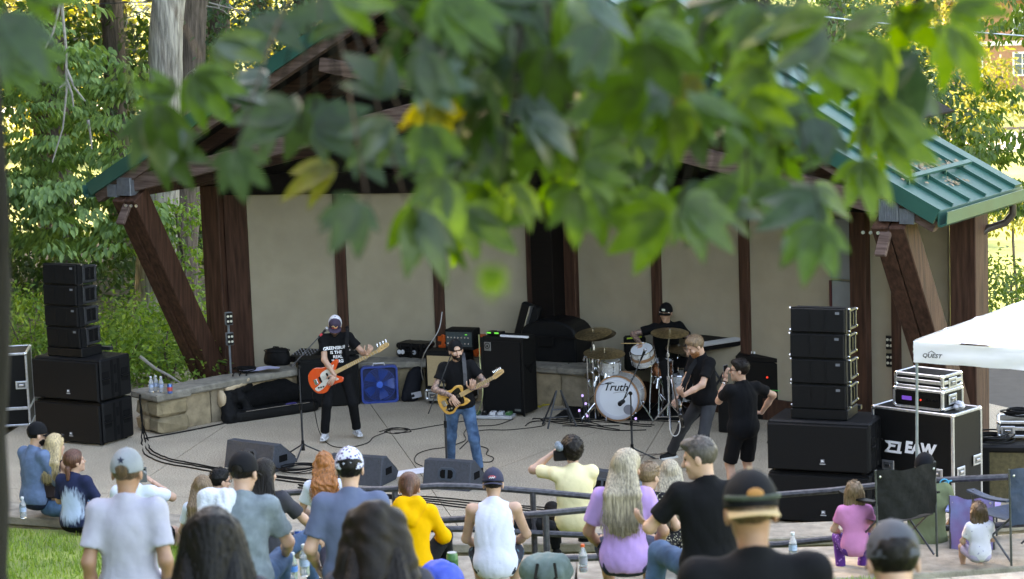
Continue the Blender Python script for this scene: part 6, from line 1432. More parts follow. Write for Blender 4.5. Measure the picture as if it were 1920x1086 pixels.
p12 = aud('man in a white and purple patterned cap and slate blue t-shirt', 653, 843, 287, .0, 1.80, lean=.06, hatted=True, top=('t_shirt', cloth('slate_blue', (.088, .112, .18), .08, .9, .3, 9), .72), hem=-.12, bottom=('trousers', navy, 0), hat=(spots('cap_paisley', (.50, .52, .60), (.075, .05, .15), 48, .36), False), hair=('short', 'black'), head=(.05, .06, 0), bw=1.02, fat=1.1, hl=(-.26, .20, .12), hr=(.26, .20, .12), pl=(-.3, -1, 0), pr=(.3, -1, 0), foldamp=0.0046, step=.012)
def hood(J):
    N, up, fw, rt = J['N'], J['up'], J['fw'], J['rt']
    return [cap(N-fw*.09+rt*-.09+up*.02, N-fw*.13-up*.10, .05, .05), cap(N-fw*.09+rt*.09+up*.02, N-fw*.13-up*.10, .05, .05), cap(N-fw*.08+rt*-.06+up*.05, N-fw*.08+rt*.06+up*.05, .045)]
p14 = aud('woman with tied-up brown hair in a bright yellow hoodie, sitting by the handrail', 766, 892, 224, .02, 1.66, lean=.16, top=('hoodie', cloth('yellow_fleece', (.72, .36, .006), .06, .95, .3, 8), 1.95), hem=-.01, bottom=('trousers', blackjean, 0), hair=('bun', 'auburn'), head=(.0, .05, 0), tops=hood, hr=(.16, .34, .16), hl=(-.12, .32, .18), pr=(1, -.5, -.3), foldamp=0.0046, fr=(.30, .36, -.14), fl=(-.24, .36, -.16), kneepole=(.5, .8, .9))
p15 = aud('muscular man in a white tank top and backwards navy cap', 923, 880, 212, -.02, 1.80, lean=.14, hatted=True, top=('tank', cloth('white_jersey', (.60, .61, .72), .06, .9, .4, 7), 0), hem=-.11, bottom=('shorts', spots('board_shorts', (.02, .025, .04), (.06, .16, .22), 14, .2), .8), hat=(mat('cap_navy2', (.016, .018, .045), .85, .15, 20), True), hair=('crop', 'dark'), head=(-.05, .1, 0), bw=1.10, fat=1.02, hr=(.17, .38, .16), hl=(-.15, .36, .16), pr=(.9, -.5, -.4), foldamp=0.0059, step=.011)
hd = p15[1]['hd']; bb = B(); bb.ell(hd(0, -.108, .052), (.036, .010, .020), p15[1]['HR'], 12); e = bb.build('badge', mat('badge_red', (.30, .03, .04), .6), p15[1]['cap'], True)
bb = B(); bb.tube([hd(.024*t, -.119, .05+.007*math.sin(t*9)) for t in np.linspace(-1, 1, 12)], .0028, 4); bb.build('script_mark', white, e)
p16 = aud('man with dark curly hair in a pale yellow t-shirt photographing with a camera', 1074, 825, 186, .12, 1.78, lean=.05, top=('t_shirt', cloth('pale_yellow', (.74, .64, .38), .05, .9, .3, 9), .72), hem=-.10, bottom=('trousers', blackjean, 0), hair=('curly', 'dark'), head=(.15, .06, 0), bw=1.04, fat=1.16, hl=(-.17, .30, .72), pl=(-.8, -.2, -.5), hr=(.08, .36, .58), pr=(.3, -.2, -1), foldamp=0.0052)
cm = at(1048, 856, 186); CMR = empty('camera', cm, .1, 'black camera with a fluffy grey microphone held by the man in pale yellow', 'camera'); bb = B(); bb.box((.02, .04, 0), (.14, .08, .10), ch=.01); bb.cyl((.02, .08, 0), (.02, .2, 0), .04, n=14); bb.build('body', blkplastic, CMR)
sdf_obj('fluffy_windshield', [cap((.01, .0, .09), (.01, .12, .09), .040)], mat('grey_fur', (.16, .20, .23), .95, .4, 60, .8, 120), CMR, .006, .02, tufts(.006, 120))
p17 = aud('woman with long wavy blonde hair in a lavender t-shirt, head turned to the right', 1166, 848, 262, -.10, 1.70, lean=.04, top=('t_shirt', cloth('lavender', (.42, .265, .56), .06, .92, .35, 9), .72), hem=-.08, bottom=('shorts', navy, .8), hair=('long', 'ash', .44), head=(-.75, .05, .12), bw=.95, foldamp=0.0065, step=.012, tone='tan', hl=(-.20, .26, .12), hr=(.22, .22, .12))
p18 = aud('woman in a black floral dress just behind the lavender t-shirt', 1211, 872, 206, -.35, 1.66, top=('dress', spots('floral_dress', (.016, .016, .024), (.42, .38, .28), 42, .22), .5), hem=-.2, bottom=('trousers', spots('floral_dress', (.016, .016, .024), (.42, .38, .28), 42, .22), 0), hair=('short', 'light_brown'), head=(-.3, .1, 0), bw=.92)
p19 = aud('woman with long straight ash-blonde hair in a black sleeveless dress', 1256, 868, 202, -.05, 1.66, top=('tank', blacktee, 0), hem=-.15, bottom=('shorts', blackjean, .8), hair=('long', 'ash', .46), head=(.1, 0, 0), bw=.9)
p20 = aud('man in a black t-shirt with a grey quiff and stubble, face turned to the left', 1325, 823, 290, .10, 1.82, lean=.06, top=('t_shirt', blacktee, .7), hem=-.08, bottom=('trousers', jean2, .02), hair=('quiff', 'grey'), head=(1.15, .18, .05), bw=1.06, fat=1.05, hl=(-.32, .36, .27), pl=(-.8, -.4, -.6), hr=(.2, .32, .18), fl=(-.34, .48, -.34), kneepole=(-.3, 1, .8), step=.011, hstep=.005, hands=dict(l=((-.7, .2, .6), (.2, .3, .5), .35)))
p21 = aud('man close to us in a backwards black cap with tan brim and orange badge', 1411, 890, 545, .05, 1.80, lean=.04, hatted=True, top=('t_shirt', blacktee, .7), bottom=('trousers', blackjean, 0), hat=(mat('cap_black2', (.013, .016, .022), .85, .2, 15), True, mat('brim_tan', (.42, .30, .15), .8, .08, 20)), hair=('crop', 'brown'), head=(.02, .12, 0), bw=1.12, step=.012, hstep=.005, tone='tan')
hd = p21[1]['hd']; bb = B(); bb.ell(hd(0, -.112, .062), (.030, .012, .022), p21[1]['HR'], 14); bb.build('badge', mat('badge_orange', (.30, .13, .025), .7), p21[1]['cap'], True)
bb = B(); bb.tube([hd(.094*math.sin(t), -.008-.112*math.cos(t), .050) for t in np.linspace(-1.2, 1.2, 14)], .010, 5); bb.build('camouflage_band', mat('camo_band', (.022, .035, .022), .85, .4, 30), p21[1]['cap'])
p22 = aud('small girl with light brown hair in a pink t-shirt on the black folding chair', 1602, 910, 208, -.02, 1.22, lean=.05, top=('t_shirt', cloth('pink', (.56, .20, .40), .08, .9, .35, 9), .6), hem=-.12, bottom=('trousers', spots('purple_skirt', (.10, .03, .22), (.35, .2, .5), 30, .2), .02), hair=('bob', 'light_brown'), bw=.95, foldamp=0.0039)
p23 = aud('man in a black cap and olive t-shirt behind the black folding chair', 1735, 852, 198, -.02, 1.80, lean=.05, hatted=True, top=('t_shirt', cloth('olive', (.14, .165, .088), .08, .9, .3, 9), .7), hem=-.14, bottom=('shorts', khaki, .85), hat=(mat('cap_black3', (.016, .02, .03), .85, .2, 15), False), hair=('crop', 'dark'), bw=1.04, fat=1.08, hl=(-.22, .3, .15), hr=(.24, .3, .15))
p24 = aud('person close to us in a dark grey cap at the bottom of the picture', 1681, 984, 540, .02, 1.76, lean=.06, hatted=True, top=('t_shirt', blacktee, .7), bottom=('trousers', blackjean, 0), hat=(mat('cap_charcoal', (.038, .044, .055), .8, .15, 15, .2, 150), False), hair=('short', 'black'), head=(0, .3, 0), step=.014, hstep=.006)
p25 = aud('toddler with brown bobbed hair in a white patterned t-shirt on the blue chair', 1837, 950, 208, .12, .95, lean=.02, top=('t_shirt', spots('toddler_print', (.60, .58, .66), (.22, .20, .38), 26, .10), .7), hem=-.12, bottom=('shorts', cloth('lilac', (.4, .35, .5)), .8), hair=('bob', 'brown'), head=(.1, .1, 0), foldamp=0.0026)
p6 = aud('woman close to us with long black hair, left of the grey t-shirt', 395, 966, 480, .0, 1.68, lean=.05, top=('t_shirt', cloth('washed_black', (.035, .035, .043), .2), .7), bottom=('trousers', blackjean, 0), hair=('long', 'black', .5), step=.014)
p13 = aud('woman close to us with voluminous dark hair, in front of the slate blue t-shirt', 702, 955, 455, .05, 1.70, lean=.05, top=('t_shirt', cloth('washed_black', (.035, .035, .043), .2), .7), bottom=('trousers', blackjean, 0), hair=('long', 'dark', .5), step=.014, head=(-.1, .12, 0))
hd = p13[1]['hd']; sdf_obj('hair', [cap(hd(-.07, -.03, .05), hd(-.13, -.06, -.18), .06, .055), cap(hd(.07, -.03, .05), hd(.13, -.06, -.18), .06, .055), cap(hd(0, -.07, .08), hd(0, -.12, -.2), .07, .08)], haircol('dark'), p13[0], .010, .06, tufts(.008, 40))
hd = p6[1]['hd']; sdf_obj('hair', [cap(hd(-.06, -.03, .04), hd(-.12, -.06, -.20), .06, .06), cap(hd(.06, -.03, .04), hd(.12, -.06, -.20), .06, .06), cap(hd(0, -.07, .07), hd(0, -.12, -.22), .07, .09)], haircol('black'), p6[0], .010, .06, strands(.004, (0, 0)))

# ------------------------------------------------------------------ handrails
railm = mat('painted_rail', (.030, .030, .040), .45, .45, 22, .25, 60, col2=(.05, .048, .055), metal=.2)
def rail(label, top, bot, posts, r=.032):
    o = at(*top[0]); E = empty('handrail', (o.x, o.y, o.z-.75), 0, label, 'handrail'); o = Vector(E.location)
    for nm, pts in (('top_rail', top), ('lower_rail', bot)):
        if pts: bb = B(); bb.tube([at(*p)-o for p in pts], r, 8); bb.build(nm, railm, E, True)
    for (px, py, s, L) in posts:
        p = at(px, py, s)-o; bb = B(); bb.cyl(p, p-Vector((0, 0, L)), r*.95, n=8); bb.build('post', railm, E, True)
rail('long dark metal handrail on the lowest seat wall', [(497, 928, 188), (560, 923, 188), (640, 919, 189), (735, 917, 190), (820, 911, 191), (880, 912, 191), (1010, 922, 191), (1105, 931, 191), (1290, 934, 192), (1458, 928, 193), (1560, 920, 194), (1690, 905, 196), (1810, 898, 197), (1960, 891, 198)],
     [(497, 1006, 188), (640, 998, 189), (735, 996, 190), (820, 992, 191), (880, 992, 191), (1010, 1000, 191), (1105, 1004, 191), (1290, 1022, 192), (1458, 1021, 193), (1580, 1008, 194), (1690, 995, 196), (1960, 980, 198)],
     [(500, 930, 188, .72), (740, 917, 190, .72), (999, 922, 191, .62), (1290, 934, 192, .8), (1660, 909, 196, .8)])
rail('shorter dark handrail just behind the white tank top', [(822, 976, 208), (925, 970, 209), (1022, 963, 210), (1110, 955, 210), (1230, 946, 211)], [(1024, 1049, 210), (1110, 1046, 210), (1230, 1040, 211)], [(824, 976, 208, .42), (1023, 964, 210, .46), (1228, 946, 211, .5)])
bb = B(); bb.tube([at(1770, 905, 197)+Vector((.04*math.cos(t), -.01, .035*math.sin(t)-.0)) for t in np.linspace(0, 2*PI, 12, endpoint=False)], .007, 6, closed=True); bb.tube([at(1770, 905, 197), at(1785, 903, 197)+Vector((0, 0, .01))], .008, 5)
tag(bb.build('cord', mat('cyan_cord', (.02, .35, .55), .5), None, True), 'bright blue cord tied round the handrail by the olive t-shirt', 'cord')

# ------------------------------------------------------------------ folding chairs, bags, bottles
def chair(label, p, yaw, m, w_=.62, hb=.50, seat=.40, bk=.88, name='folding_chair'):
    E = empty(name, p, yaw, label, 'chair', 'folding camp chairs on the concrete seat wall'); hw = w_/2; ft = mat('chair_tube', (.10, .105, .115), .35, .2, 20, metal=.7)
    for sx in (-1, 1):
        bb = B(); bb.cyl((sx*hw, -.26, 0), (sx*hw, -.24, bk), .011, n=8); bb.build('back_post', ft, E, True)
        bb = B(); bb.cyl((sx*(hw-.02), -.24, .02), (sx*(hw-.04), .28, .40), .010, n=8); bb.cyl((sx*(hw-.04), .30, 0), (sx*(hw-.02), -.22, .42), .010, n=8); bb.build('side_cross', ft, E, True)
        bb = B(); bb.cyl((sx*hw, .28, .0), (sx*hw, .26, .60), .010, n=8); bb.build('front_post', ft, E, True)
        bb = B(); V_ = []; 
        for y in np.linspace(-.25, .30, 8): z = .60-.025*math.sin((y+.25)/.55*PI); V_ += [(sx*hw-.045, y, z), (sx*hw+.045, y, z), (sx*hw+.045, y, z-.018), (sx*hw-.045, y, z-.018)]
        bb.add(V_, [(4*i+a, 4*i+(a+1) % 4, 4*i+4+(a+1) % 4, 4*i+4+a) for i in range(7) for a in range(4)]+[(0, 1, 2, 3), (28, 29, 30, 31)]); bb.build('armrest', m, E, True)
    nx, nz_ = 13, 9; V_ = []
    for lay in (0, -.006):
        for i in range(nx):
            for j in range(nz_):
                u_, v_ = i/(nx-1)*2-1, j/(nz_-1); V_.append((u_*hw, -.25+lay-.055*(1-u_*u_)*(1-.3*v_)+.008*math.sin(i*1.7+j*1.3), bk-hb*(1-v_)-.018*(1-u_*u_)*(v_ > .9)+.01*math.sin(i*.9)))
    q = nx*nz_; Fs = [(l*q+i*nz_+j, l*q+(i+1)*nz_+j, l*q+(i+1)*nz_+j+1, l*q+i*nz_+j+1) for l in (0, 1) for i in range(nx-1) for j in range(nz_-1)]
    bb = B(); bb.add(V_, Fs); b0 = bb.build('back_panel', m, E, True, None)
    for sx in (-1, 1):
        bb = B(); bb.ell((sx*(hw-.03), -.265, bk-.06), (.012, .008, .012), n=8); bb.build('rivet', alu, b0, True)
    V_ = []
    for lay in (0, -.006):
        for i in range(9):
            for j in range(7):
                u_, v_ = i/8*2-1, j/6; V_.append((u_*hw*.95, -.24+.52*v_, seat-.07*(1-u_*u_)*math.sin(PI*min(1, v_*.9+.1))+lay))
    Fs = [(l*63+i*7+j, l*63+(i+1)*7+j, l*63+(i+1)*7+j+1, l*63+i*7+j+1) for l in (0, 1) for i in range(8) for j in range(6)]
    bb = B(); bb.add(V_, Fs); bb.build('seat', m, E, True, None); return E
c1 = at(1690, 1052, 208); chair('black folding camp chair beside the girl in pink', c1+Vector((-.06, .20, 0)), .45, mat('chair_black', (.016, .017, .018), .6, .25, 8, .6, 16), .64, .46)
c2 = at(1925, 1050, 208); chair('dark blue folding camp chair at the right edge', c2+Vector((-.02, .20, 0)), .50, mat('chair_navy', (.012, .028, .062), .6, .25, 8, .6, 16), .64, .52)
galaxy = mat('galaxy_print', (.34, .16, .44), .7, .25, 3.2, .3, 20, col2=(.16, .22, .44)); c3 = at(1826, 1062, 198)
G3 = chair('purple and blue printed folding chair behind the toddler', c3, -.25, galaxy, .40, .52, .30, .74)
bb = B(); bb.tube([(.13*math.cos(t)+.12, -.325, .40+.16*math.sin(t)) for t in np.linspace(PI*.55, PI*1.15, 10)], .006, 5); bb.build('printed_arc', white, G3)
lettering('OHIO', .05, mat('print_pale', (.5, .45, .6), .6), G3, (.06, -.326, .58), (.7, 0, .7), (-.7, 0, .7), .001)
plasticw = glassmat('clear_bottle', (.82, .88, .95), .06, .75); labelm = mat('bottle_label', (.30, .38, .52), .5, .35, 40); capmw = mat('bottle_cap', (.62, .64, .68), .4)
def bottle(label, p, k=1., capm=None, lab=None, body=None, fill=None, name='water_bottle', group='water bottles'):
    E = empty(name, p, 0, label, 'bottle', group)
    prof = [(.027, 0), (.031, .006), (.0315, .03), (.029, .036), (.0315, .042), (.029, .05), (.0315, .058), (.0315, .115), (.031, .125), (.026, .145), (.014, .172), (.0125, .186)]
    bb = B(); bb.lathe([(r*k, z*k) for r, z in prof], 14); bb.build('body', body or plasticw, E, True, 60)
    bb = B(); bb.lathe([(.0325*k, .066*k), (.0325*k, .108*k)], 14, caps=False); bb.build('label', lab or labelm, E, True)
    bb = B(); bb.lathe([(.0145*k, .184*k), (.015*k, .186*k), (.015*k, .202*k), (.013*k, .204*k)], 12); bb.build('cap', capm or capmw, E, True)
    if fill: bb = B(); bb.lathe([(.029*k, .004*k), (.0295*k, .045*k)], 12); bb.build('drink', fill, E, True)
    return E
for l, px, py in (('clear water bottle at the left end of the stone wall', 284, 736), ('clear water bottle in the middle of the three on the stone wall', 293, 734), ('clear water bottle beside the blue can on the stone wall', 303, 736)): bottle(l, G(px, py, .605), 1.15)
def can(label, p, m, k=1., band=None):
    E = empty('drink_can', p, 0, label, 'can'); bb = B(); bb.lathe([(.026*k, 0), (.033*k, .008), (.033*k, .108*k), (.027*k, .122*k)], 16); bb.build('body', m, E, True)
    bb = B(); bb.lathe([(.027*k, .1215*k), (.027*k, .125*k)], 16); bb.build('lid', alu, E, True)
    if band: bb = B(); bb.lathe([(.0335*k, .035*k), (.0335*k, .085*k)], 16, caps=False); bb.build('printed_band', band, E, True)
can('blue and red drink can on the stone wall beside the bottles', G(319, 738, .605), mat('can_blue', (.05, .14, .38), .3, metal=.4), 1.15, mat('can_red', (.45, .06, .05), .4))
bottle('water bottle on the ledge left of the denim shirt', at(44, 972, 176), 1.15)
bottle('water bottle with a blue band, lower of two by the torn jeans', at(551, 1088, 262), 1.0, lab=mat('label_bright_blue', (.04, .20, .55), .5))
bottle('clear water bottle beside the slate blue t-shirt', at(572, 1080, 250), 1.2)
bottle('left clear bottle of the pair standing by the handrail', at(1206, 922, 192), 1.0); bottle('right clear bottle of the pair standing by the handrail', at(1220, 919, 192), 1.0)
bottle('sports drink bottle with an orange cap and red drink', at(1094, 1072, 236), 1.1, capm=mat('cap_orange', (.70, .10, .02), .45), lab=mat('label_grey', (.25, .25, .3), .5), fill=mat('red_drink', (.5, .02, .05), .2))
bottle('tall water bottle between the lavender t-shirt and the jeans', at(1237, 1092, 262), 1.2); bottle('water bottle standing alone on the ledge right of the tan-brimmed cap', at(1487, 1047, 214), 1.15)
can('tall blue drink can on the terrace beside the bent elbow', at(561, 1026, 208), mat('can_royal', (.02, .10, .42), .35, metal=.3), 1.25, mat('can_pale_print', (.25, .35, .6), .4))
can('green and orange drink can beside the yellow hoodie', at(849, 1076, 236), mat('can_green', (.04, .16, .05), .4), 1.4, mat('can_green_dark', (.03, .11, .03), .4))
bb = B(); bb.box((0, 0, .02), (.17, .11, .03), ch=.008); o = bb.build('wallet', blkplastic, None); o.location = at(542, 1020, 206); tag(o, 'black wallet lying on the terrace beside the tall blue can', 'wallet')
def sack(name, label, p, prims, m, hh=.014, kk=.05, f=.012):
    E = empty(name, p, 0, label, 'bag'); sdf_obj('body', prims, m, E, hh, kk, folds(f, 6, 12)); return E
pb = at(1025, 1100, 262); E = sack('tote_bag', 'grey-green soft bag on the ground in front of the white tank top', pb, [ell((0, .05, .10), (.19, .13, .13), cut=((0, 0, 0), (0, 0, -1))), cap((-.12, .0, .16), (.12, .02, .18), .045, .04)], mat('sage_bag', (.105, .15, .14), .75, .15, 8, .5, 30))
bb = B(); bb.tube([(-.06, -.08, .19), (-.08, -.13, .10), (.0, -.16, .04), (.07, -.13, .1), (.06, -.08, .19)], .012, 6); bb.build('strap', mat('bag_strap', (.03, .03, .02), .7), E, True)
sack('drawstring_bag', 'bright blue bag at the bottom beside the yellow hoodie', at(826, 1120, 290), [ell((0, .05, .09), (.15, .12, .14), cut=((0, 0, 0), (0, 0, -1)))], mat('royal_blue_nylon', (.012, .055, .42), .6, .15, 8, .4, 30))
sack('backpack', 'black backpack on the seat wall beside the man in pale yellow', at(985, 1000, 190), [cap((-.1, 0, .08), (.12, .02, .10), .10, .10, cut=((0, 0, 0), (0, 0, -1))), cap((.15, 0, .06), (.25, 0, .06), .06)], bag)
bb = B(); bb.box((0, 0, 0), (.11, .15, .004)); bb.box((.05, .05, .012), (.10, .12, .004), Matrix.Rotation(.5, 3, 'Z')); o = bb.build('paper', mat('paper', (.75, .74, .80), .7), None); o.location = at(287, 1079, 318); tag(o, 'crumpled white paper tucked beside the pale grey t-shirt', 'paper')

# ------------------------------------------------------------------ canopy tent, right
tentm = mat('white_canopy', (.84, .84, .88), .75, .03, 2, .25, 5, trans=.22, tcol=(1, 1, 1)); C0 = at(1714, 640, 190)
TY = -.60; TEN = empty('canopy_tent', Vector((C0.x, C0.y, .55)), TY, 'white pop-up canopy with a lettered valance at the right edge', 'tent'); eh = C0.z-.55; TW_ = 3.0
cor = [(0, 0), (TW_, 0), (TW_, TW_), (0, TW_)]; pk = Vector((TW_/2, TW_/2, eh+.60)); bb = B(); n = 12; V_ = []; Fs = []
for i in range(4):
    a, b_ = Vector((*cor[i], eh)), Vector((*cor[(i+1) % 4], eh)); o = len(V_)
    for j in range(n+1):
        for k in range(n+1):
            e = a.lerp(b_, k/n); t = j/n; p = e.lerp(pk, t); p.z -= .10*math.sin(PI*t)*(1-abs(k/n*2-1)**2)+.02*math.sin(k*1.9)*(1-t); V_.append(p)
    for j in range(n):
        for k in range(n): q = o+j*(n+1)+k; Fs.append((q, q+1, q+n+2, q+n+1))
bb.add(V_, Fs); bb.build('canopy', tentm, TEN, True, None)
for i in range(4):
    a, b_ = Vector((*cor[i], eh)), Vector((*cor[(i+1) % 4], eh)); out = Vector(((b_-a).normalized().y, -(b_-a).normalized().x, 0)); V_ = []
    for k in range(25):
        for j in range(5):
            p = a.lerp(b_, k/24)+out*(.012+.018*math.sin(k*1.7+j*.9)*(j/4)+.012*math.sin(j*2.2+k*.4))-Vector((0, 0, .21*j/4)); V_.append(p)
    bb = B(); bb.add(V_, [(k*5+j, k*5+j+1, k*5+j+6, k*5+j+5) for k in range(24) for j in range(4)]); va = bb.build('valance', tentm, TEN, True, None)
    if i == 0: lettering('QUEST', .055, blkplastic, va, (.21, -.055, eh-.125), (1, 0, 0), (0, 0, 1), .001, .25, .001, 1.2); bb = B(); bb.tube([(.17, -.056, eh-.10), (.21, -.056, eh-.075), (.25, -.056, eh-.10)], .004, 4); bb.build('peak_mark', blkplastic, va)
legm = mat('tent_leg', (.25, .29, .31), .45, .1, 20, metal=.5)
for c in cor:
    bb = B(); bb.cyl((c[0], c[1], 0), (c[0]*.985+.02, c[1]*.985+.02, eh), .016, n=8); bb.build('leg', legm, TEN, True)
    bb = B(); bb.tube([Vector((c[0]*.98+.02, c[1]*.98+.02, eh-.02)), Vector((TW_/2, TW_/2, eh+.56))], .010, 6); bb.build('roof_strut', legm, TEN, True)
# ------------------------------------------------------------------ equipment at the far right
Yc = 28.3; tp = A(1850, 842, Yc); CPT = empty('covered_cabinet', (A(1880, 842, Yc).x+.25, Yc, 0), -.25, 'carpet-covered cabinet with a coil of cable on it behind the handrail', 'cabinet')
bb = B(); bb.box((0, .35, tp.z/2), (1.25, .7, tp.z), ch=.04); bb.build('carpet_cover', mat('brown_carpet', (.105, .085, .04), .95, .3, 20, .8, 120), CPT)
bb = B(); bb.box((-.5, -.01, tp.z*.5), (.2, .03, tp.z*.98), ch=.008); bb.box((0, .34, tp.z-.02), (1.28, .73, .10), ch=.03); bb.build('dark_trim', lam, CPT)
coil('coiled_cable', 'coil of black cable on the carpet-covered cabinet', Vector((A(1868, 838, Yc).x, Yc+.3, tp.z+.02)), .22, 7)
rp = Vector((A(1905, 830, Yc).x+.15, Yc+.28, tp.z+.06)); R2 = roadcase('road_case', 'silver-edged black road case with a cable heap at the right edge', rp, -.2, .62, .45, .20, split=[.11])
coil('coiled_cable', 'heap of black cable on top of the road case at the right edge', rp+Vector((0, .22, .22)), .17, 6)
# garden shelter behind on the right
GZ = empty('shelter', (A(1884, 800, 42).x+.9, 42.8, -2.95), -.2, 'small timber shelter with a dark roof beyond the pavilion', 'shelter'); yel = mat('yellow_timber', (.30, .21, .09), .7, .25, 6, .4, 20, stretch=(4, 4, .4)); ez = A(1880, 726, 42).z+3.05
for x in (-.9, .9):
    for y in (-.8, .8):
        bb = B(); bb.box((x, y, ez/2), (.12, .12, ez)); bb.build('post', yel, GZ)
    bb = B(); bb.beam((x*1.22, 0, ez-.02), (0, 0, ez+.62), 2.2, .06, up=(0, 0, 1)); bb.build('roof_slope', mat('shingle_dark', (.04, .035, .03), .9, .3, 10, .5, 40), GZ)
    bb = B(); bb.beam((x, -.8, ez-.45), (x*.62, -.8, ez-.05), .08, .08); bb.build('knee_brace', yel, GZ)
bb = B(); bb.box((0, -.8, ez-.03), (2.1, .1, .14)); bb.box((0, .8, ez-.03), (2.1, .1, .14)); bb.build('tie_beam', yel, GZ)

# ------------------------------------------------------------------ cables on the floor
def cable(label, pts, r=.008, m=rub, wig=.0, z=.01, n=6):
    P = [G(*p[:2], p[2] if len(p) > 2 else z) for p in pts]; out = []
    for i in range(len(P)-1):
        p0, p1, p2, p3 = P[max(i-1, 0)], P[i], P[i+1], P[min(i+2, len(P)-1)]
        for k in range(n):
            t = k/n; q = .5*((2*p1)+(p2-p0)*t+(2*p0-5*p1+4*p2-p3)*t*t+(3*p1-p0-3*p2+p3)*t**3); out.append(q+Vector((random.uniform(-wig, wig), random.uniform(-wig, wig), 0)))
    out.append(P[-1]); bb = B(); bb.tube(out, r, 5); return tag(bb.build('cable', m, None, True), label, 'cable')
for i, (dx, dy) in enumerate(((0, 0), (-6, 5), (5, -3))):
    cable(['thick black cable looping out from the left subwoofers, middle strand', 'thick black cable looping from the left subwoofers, nearest strand', 'thick black cable looping from the left subwoofers, farthest strand'][i], [(262, 740, .7), (266, 790, .3), (272+dx, 826+dy), (278+dx, 846+dy), (310+dx, 862+dy), (360+dx*.5, 872+dy), (430, 884+dy), (520, 895+dy), (600, 905+dy)], .011, wig=.008)
cable('black cable along the foot of the low stone wall', [(272, 822), (330, 812), (420, 794), (440, 788)], .012)
cable('thin instrument lead from the orange bass across the floor', [(586, 735, .75), (590, 770, .4), (600, 812, .05), (622, 836), (660, 838), (690, 830), (700, 820), (720, 812), (735, 806), (770, 806), (800, 801), (830, 796), (905, 784)], .006)
cable('tangle of thin lead beside the bassist\'s feet', [(712, 809), (740, 802), (765, 806), (745, 813), (722, 810), (735, 804), (760, 803), (770, 809), (740, 812)], .006, wig=.01)
cable('black lead curving from the middle monitor round the singer\'s feet', [(792, 874), (778, 866), (782, 852), (806, 843), (838, 838), (872, 826), (870, 812), (884, 800), (930, 797), (962, 786)], .006)
cable('lead looping on the floor to the right of the singer\'s jeans', [(862, 842), (884, 820), (892, 810), (915, 806), (955, 806), (1010, 800), (1022, 795), (1015, 786)], .006)
cable('lead lying in a loop right of the singer\'s feet', [(898, 836), (915, 842), (912, 852), (925, 858), (920, 866), (900, 866)], .006)
for i in range(4):
    cable(['black cable in the bundle behind the handrail, farthest from us', 'black cable second farthest in the bundle behind the handrail', 'black cable third in the bundle behind the handrail', 'black cable nearest to us in the bundle behind the handrail'][i], [(560, 905+i*3), (700, 925+i*2), (810, 932+i*4), (900, 940+i*5), (1000, 950+i*4), (1110, 958+i*6), (1250, 966+i*5)], .009, wig=.01)['group'] = 'cables bundled behind the handrail'
cable('pale thin lead in a flat loop near the right guitarist\'s shoe', [(1176, 858), (1215, 852), (1240, 852), (1246, 858), (1226, 860), (1222, 855), (1262, 846), (1290, 842)], .006, mat('brown_lead', (.10, .07, .055), .6))
cable('yellow extension lead on the floor behind the guitar stand', [(1012, 764), (1030, 752), (1046, 756), (1020, 760), (1000, 764)], .010, mat('yellow_lead', (.45, .36, .03), .5))
for i in range(9):
    x0, y0 = 985+i*14, random.uniform(772, 800); cable('thin black cable in the tangle %s in front of the drums' % ['nearest the guitar stand', 'second nearest the guitar stand', 'third from the guitar stand', 'fourth from the guitar stand', 'in the middle', 'fourth from the microphone stand', 'third from the microphone stand', 'second nearest the microphone stand', 'nearest the microphone stand'][i], [(x0, y0), (x0+random.uniform(10, 50), y0+random.uniform(-10, 10)), (x0+random.uniform(60, 110), y0+random.uniform(-6, 12)), (x0+random.uniform(100, 190), min(806, y0+random.uniform(0, 14)))], .007, wig=.008)['group'] = 'cables tangled in front of the drums'
coil('coiled_cable', 'loose coil of black cable beside the left floor monitor', G(560, 884), .24, 5, rad=.008)
cable('pale lead hanging beside the bass cabinet', [(898, 628, 1.35), (900, 680, .9), (905, 740, .45), (893, 778, .05), (876, 786)], .008, mat('pale_lead', (.42, .44, .22), .5)); cable('grey lead hanging from the outlet on the wall post', [(829, 585, 1.55), (822, 620, 1.3), (796, 662, .95), (790, 690, .6), (793, 712, .35)], .008, mat('grey_lead', (.3, .3, .3), .5))
# ------------------------------------------------------------------ trees, leaves, grass, the far lawn
rng = np.random.RandomState(11)
def unit(a): return a/(np.linalg.norm(a, axis=1, keepdims=True)+1e-9)
def leaves(P, D, Nn, L, W):
    """folded six-point leaves: P base, D along, Nn roughly the face normal"""
    D = unit(D); S_ = unit(np.cross(D, Nn)); Nn = np.cross(S_, D); L = np.asarray(L)[:, None]; W = np.asarray(W)[:, None]
    r1 = P+D*L*.33+S_*W*.5+Nn*W*.16; r2 = P+D*L*.68+S_*W*.38+Nn*W*.06; tp = P+D*L-Nn*L*.12; l2 = P+D*L*.68-S_*W*.38+Nn*W*.06; l1 = P+D*L*.33-S_*W*.5+Nn*W*.16
    V = np.stack([P, r1, r2, tp, l2, l1], 1).reshape(-1, 3); b = np.arange(len(P))[:, None]*6
    F = np.concatenate([b+np.array([[0, 1, 2, 3]]), b+np.array([[0, 3, 4, 5]])]); return V, F
def rnd(n): return rng.normal(size=(n, 3))
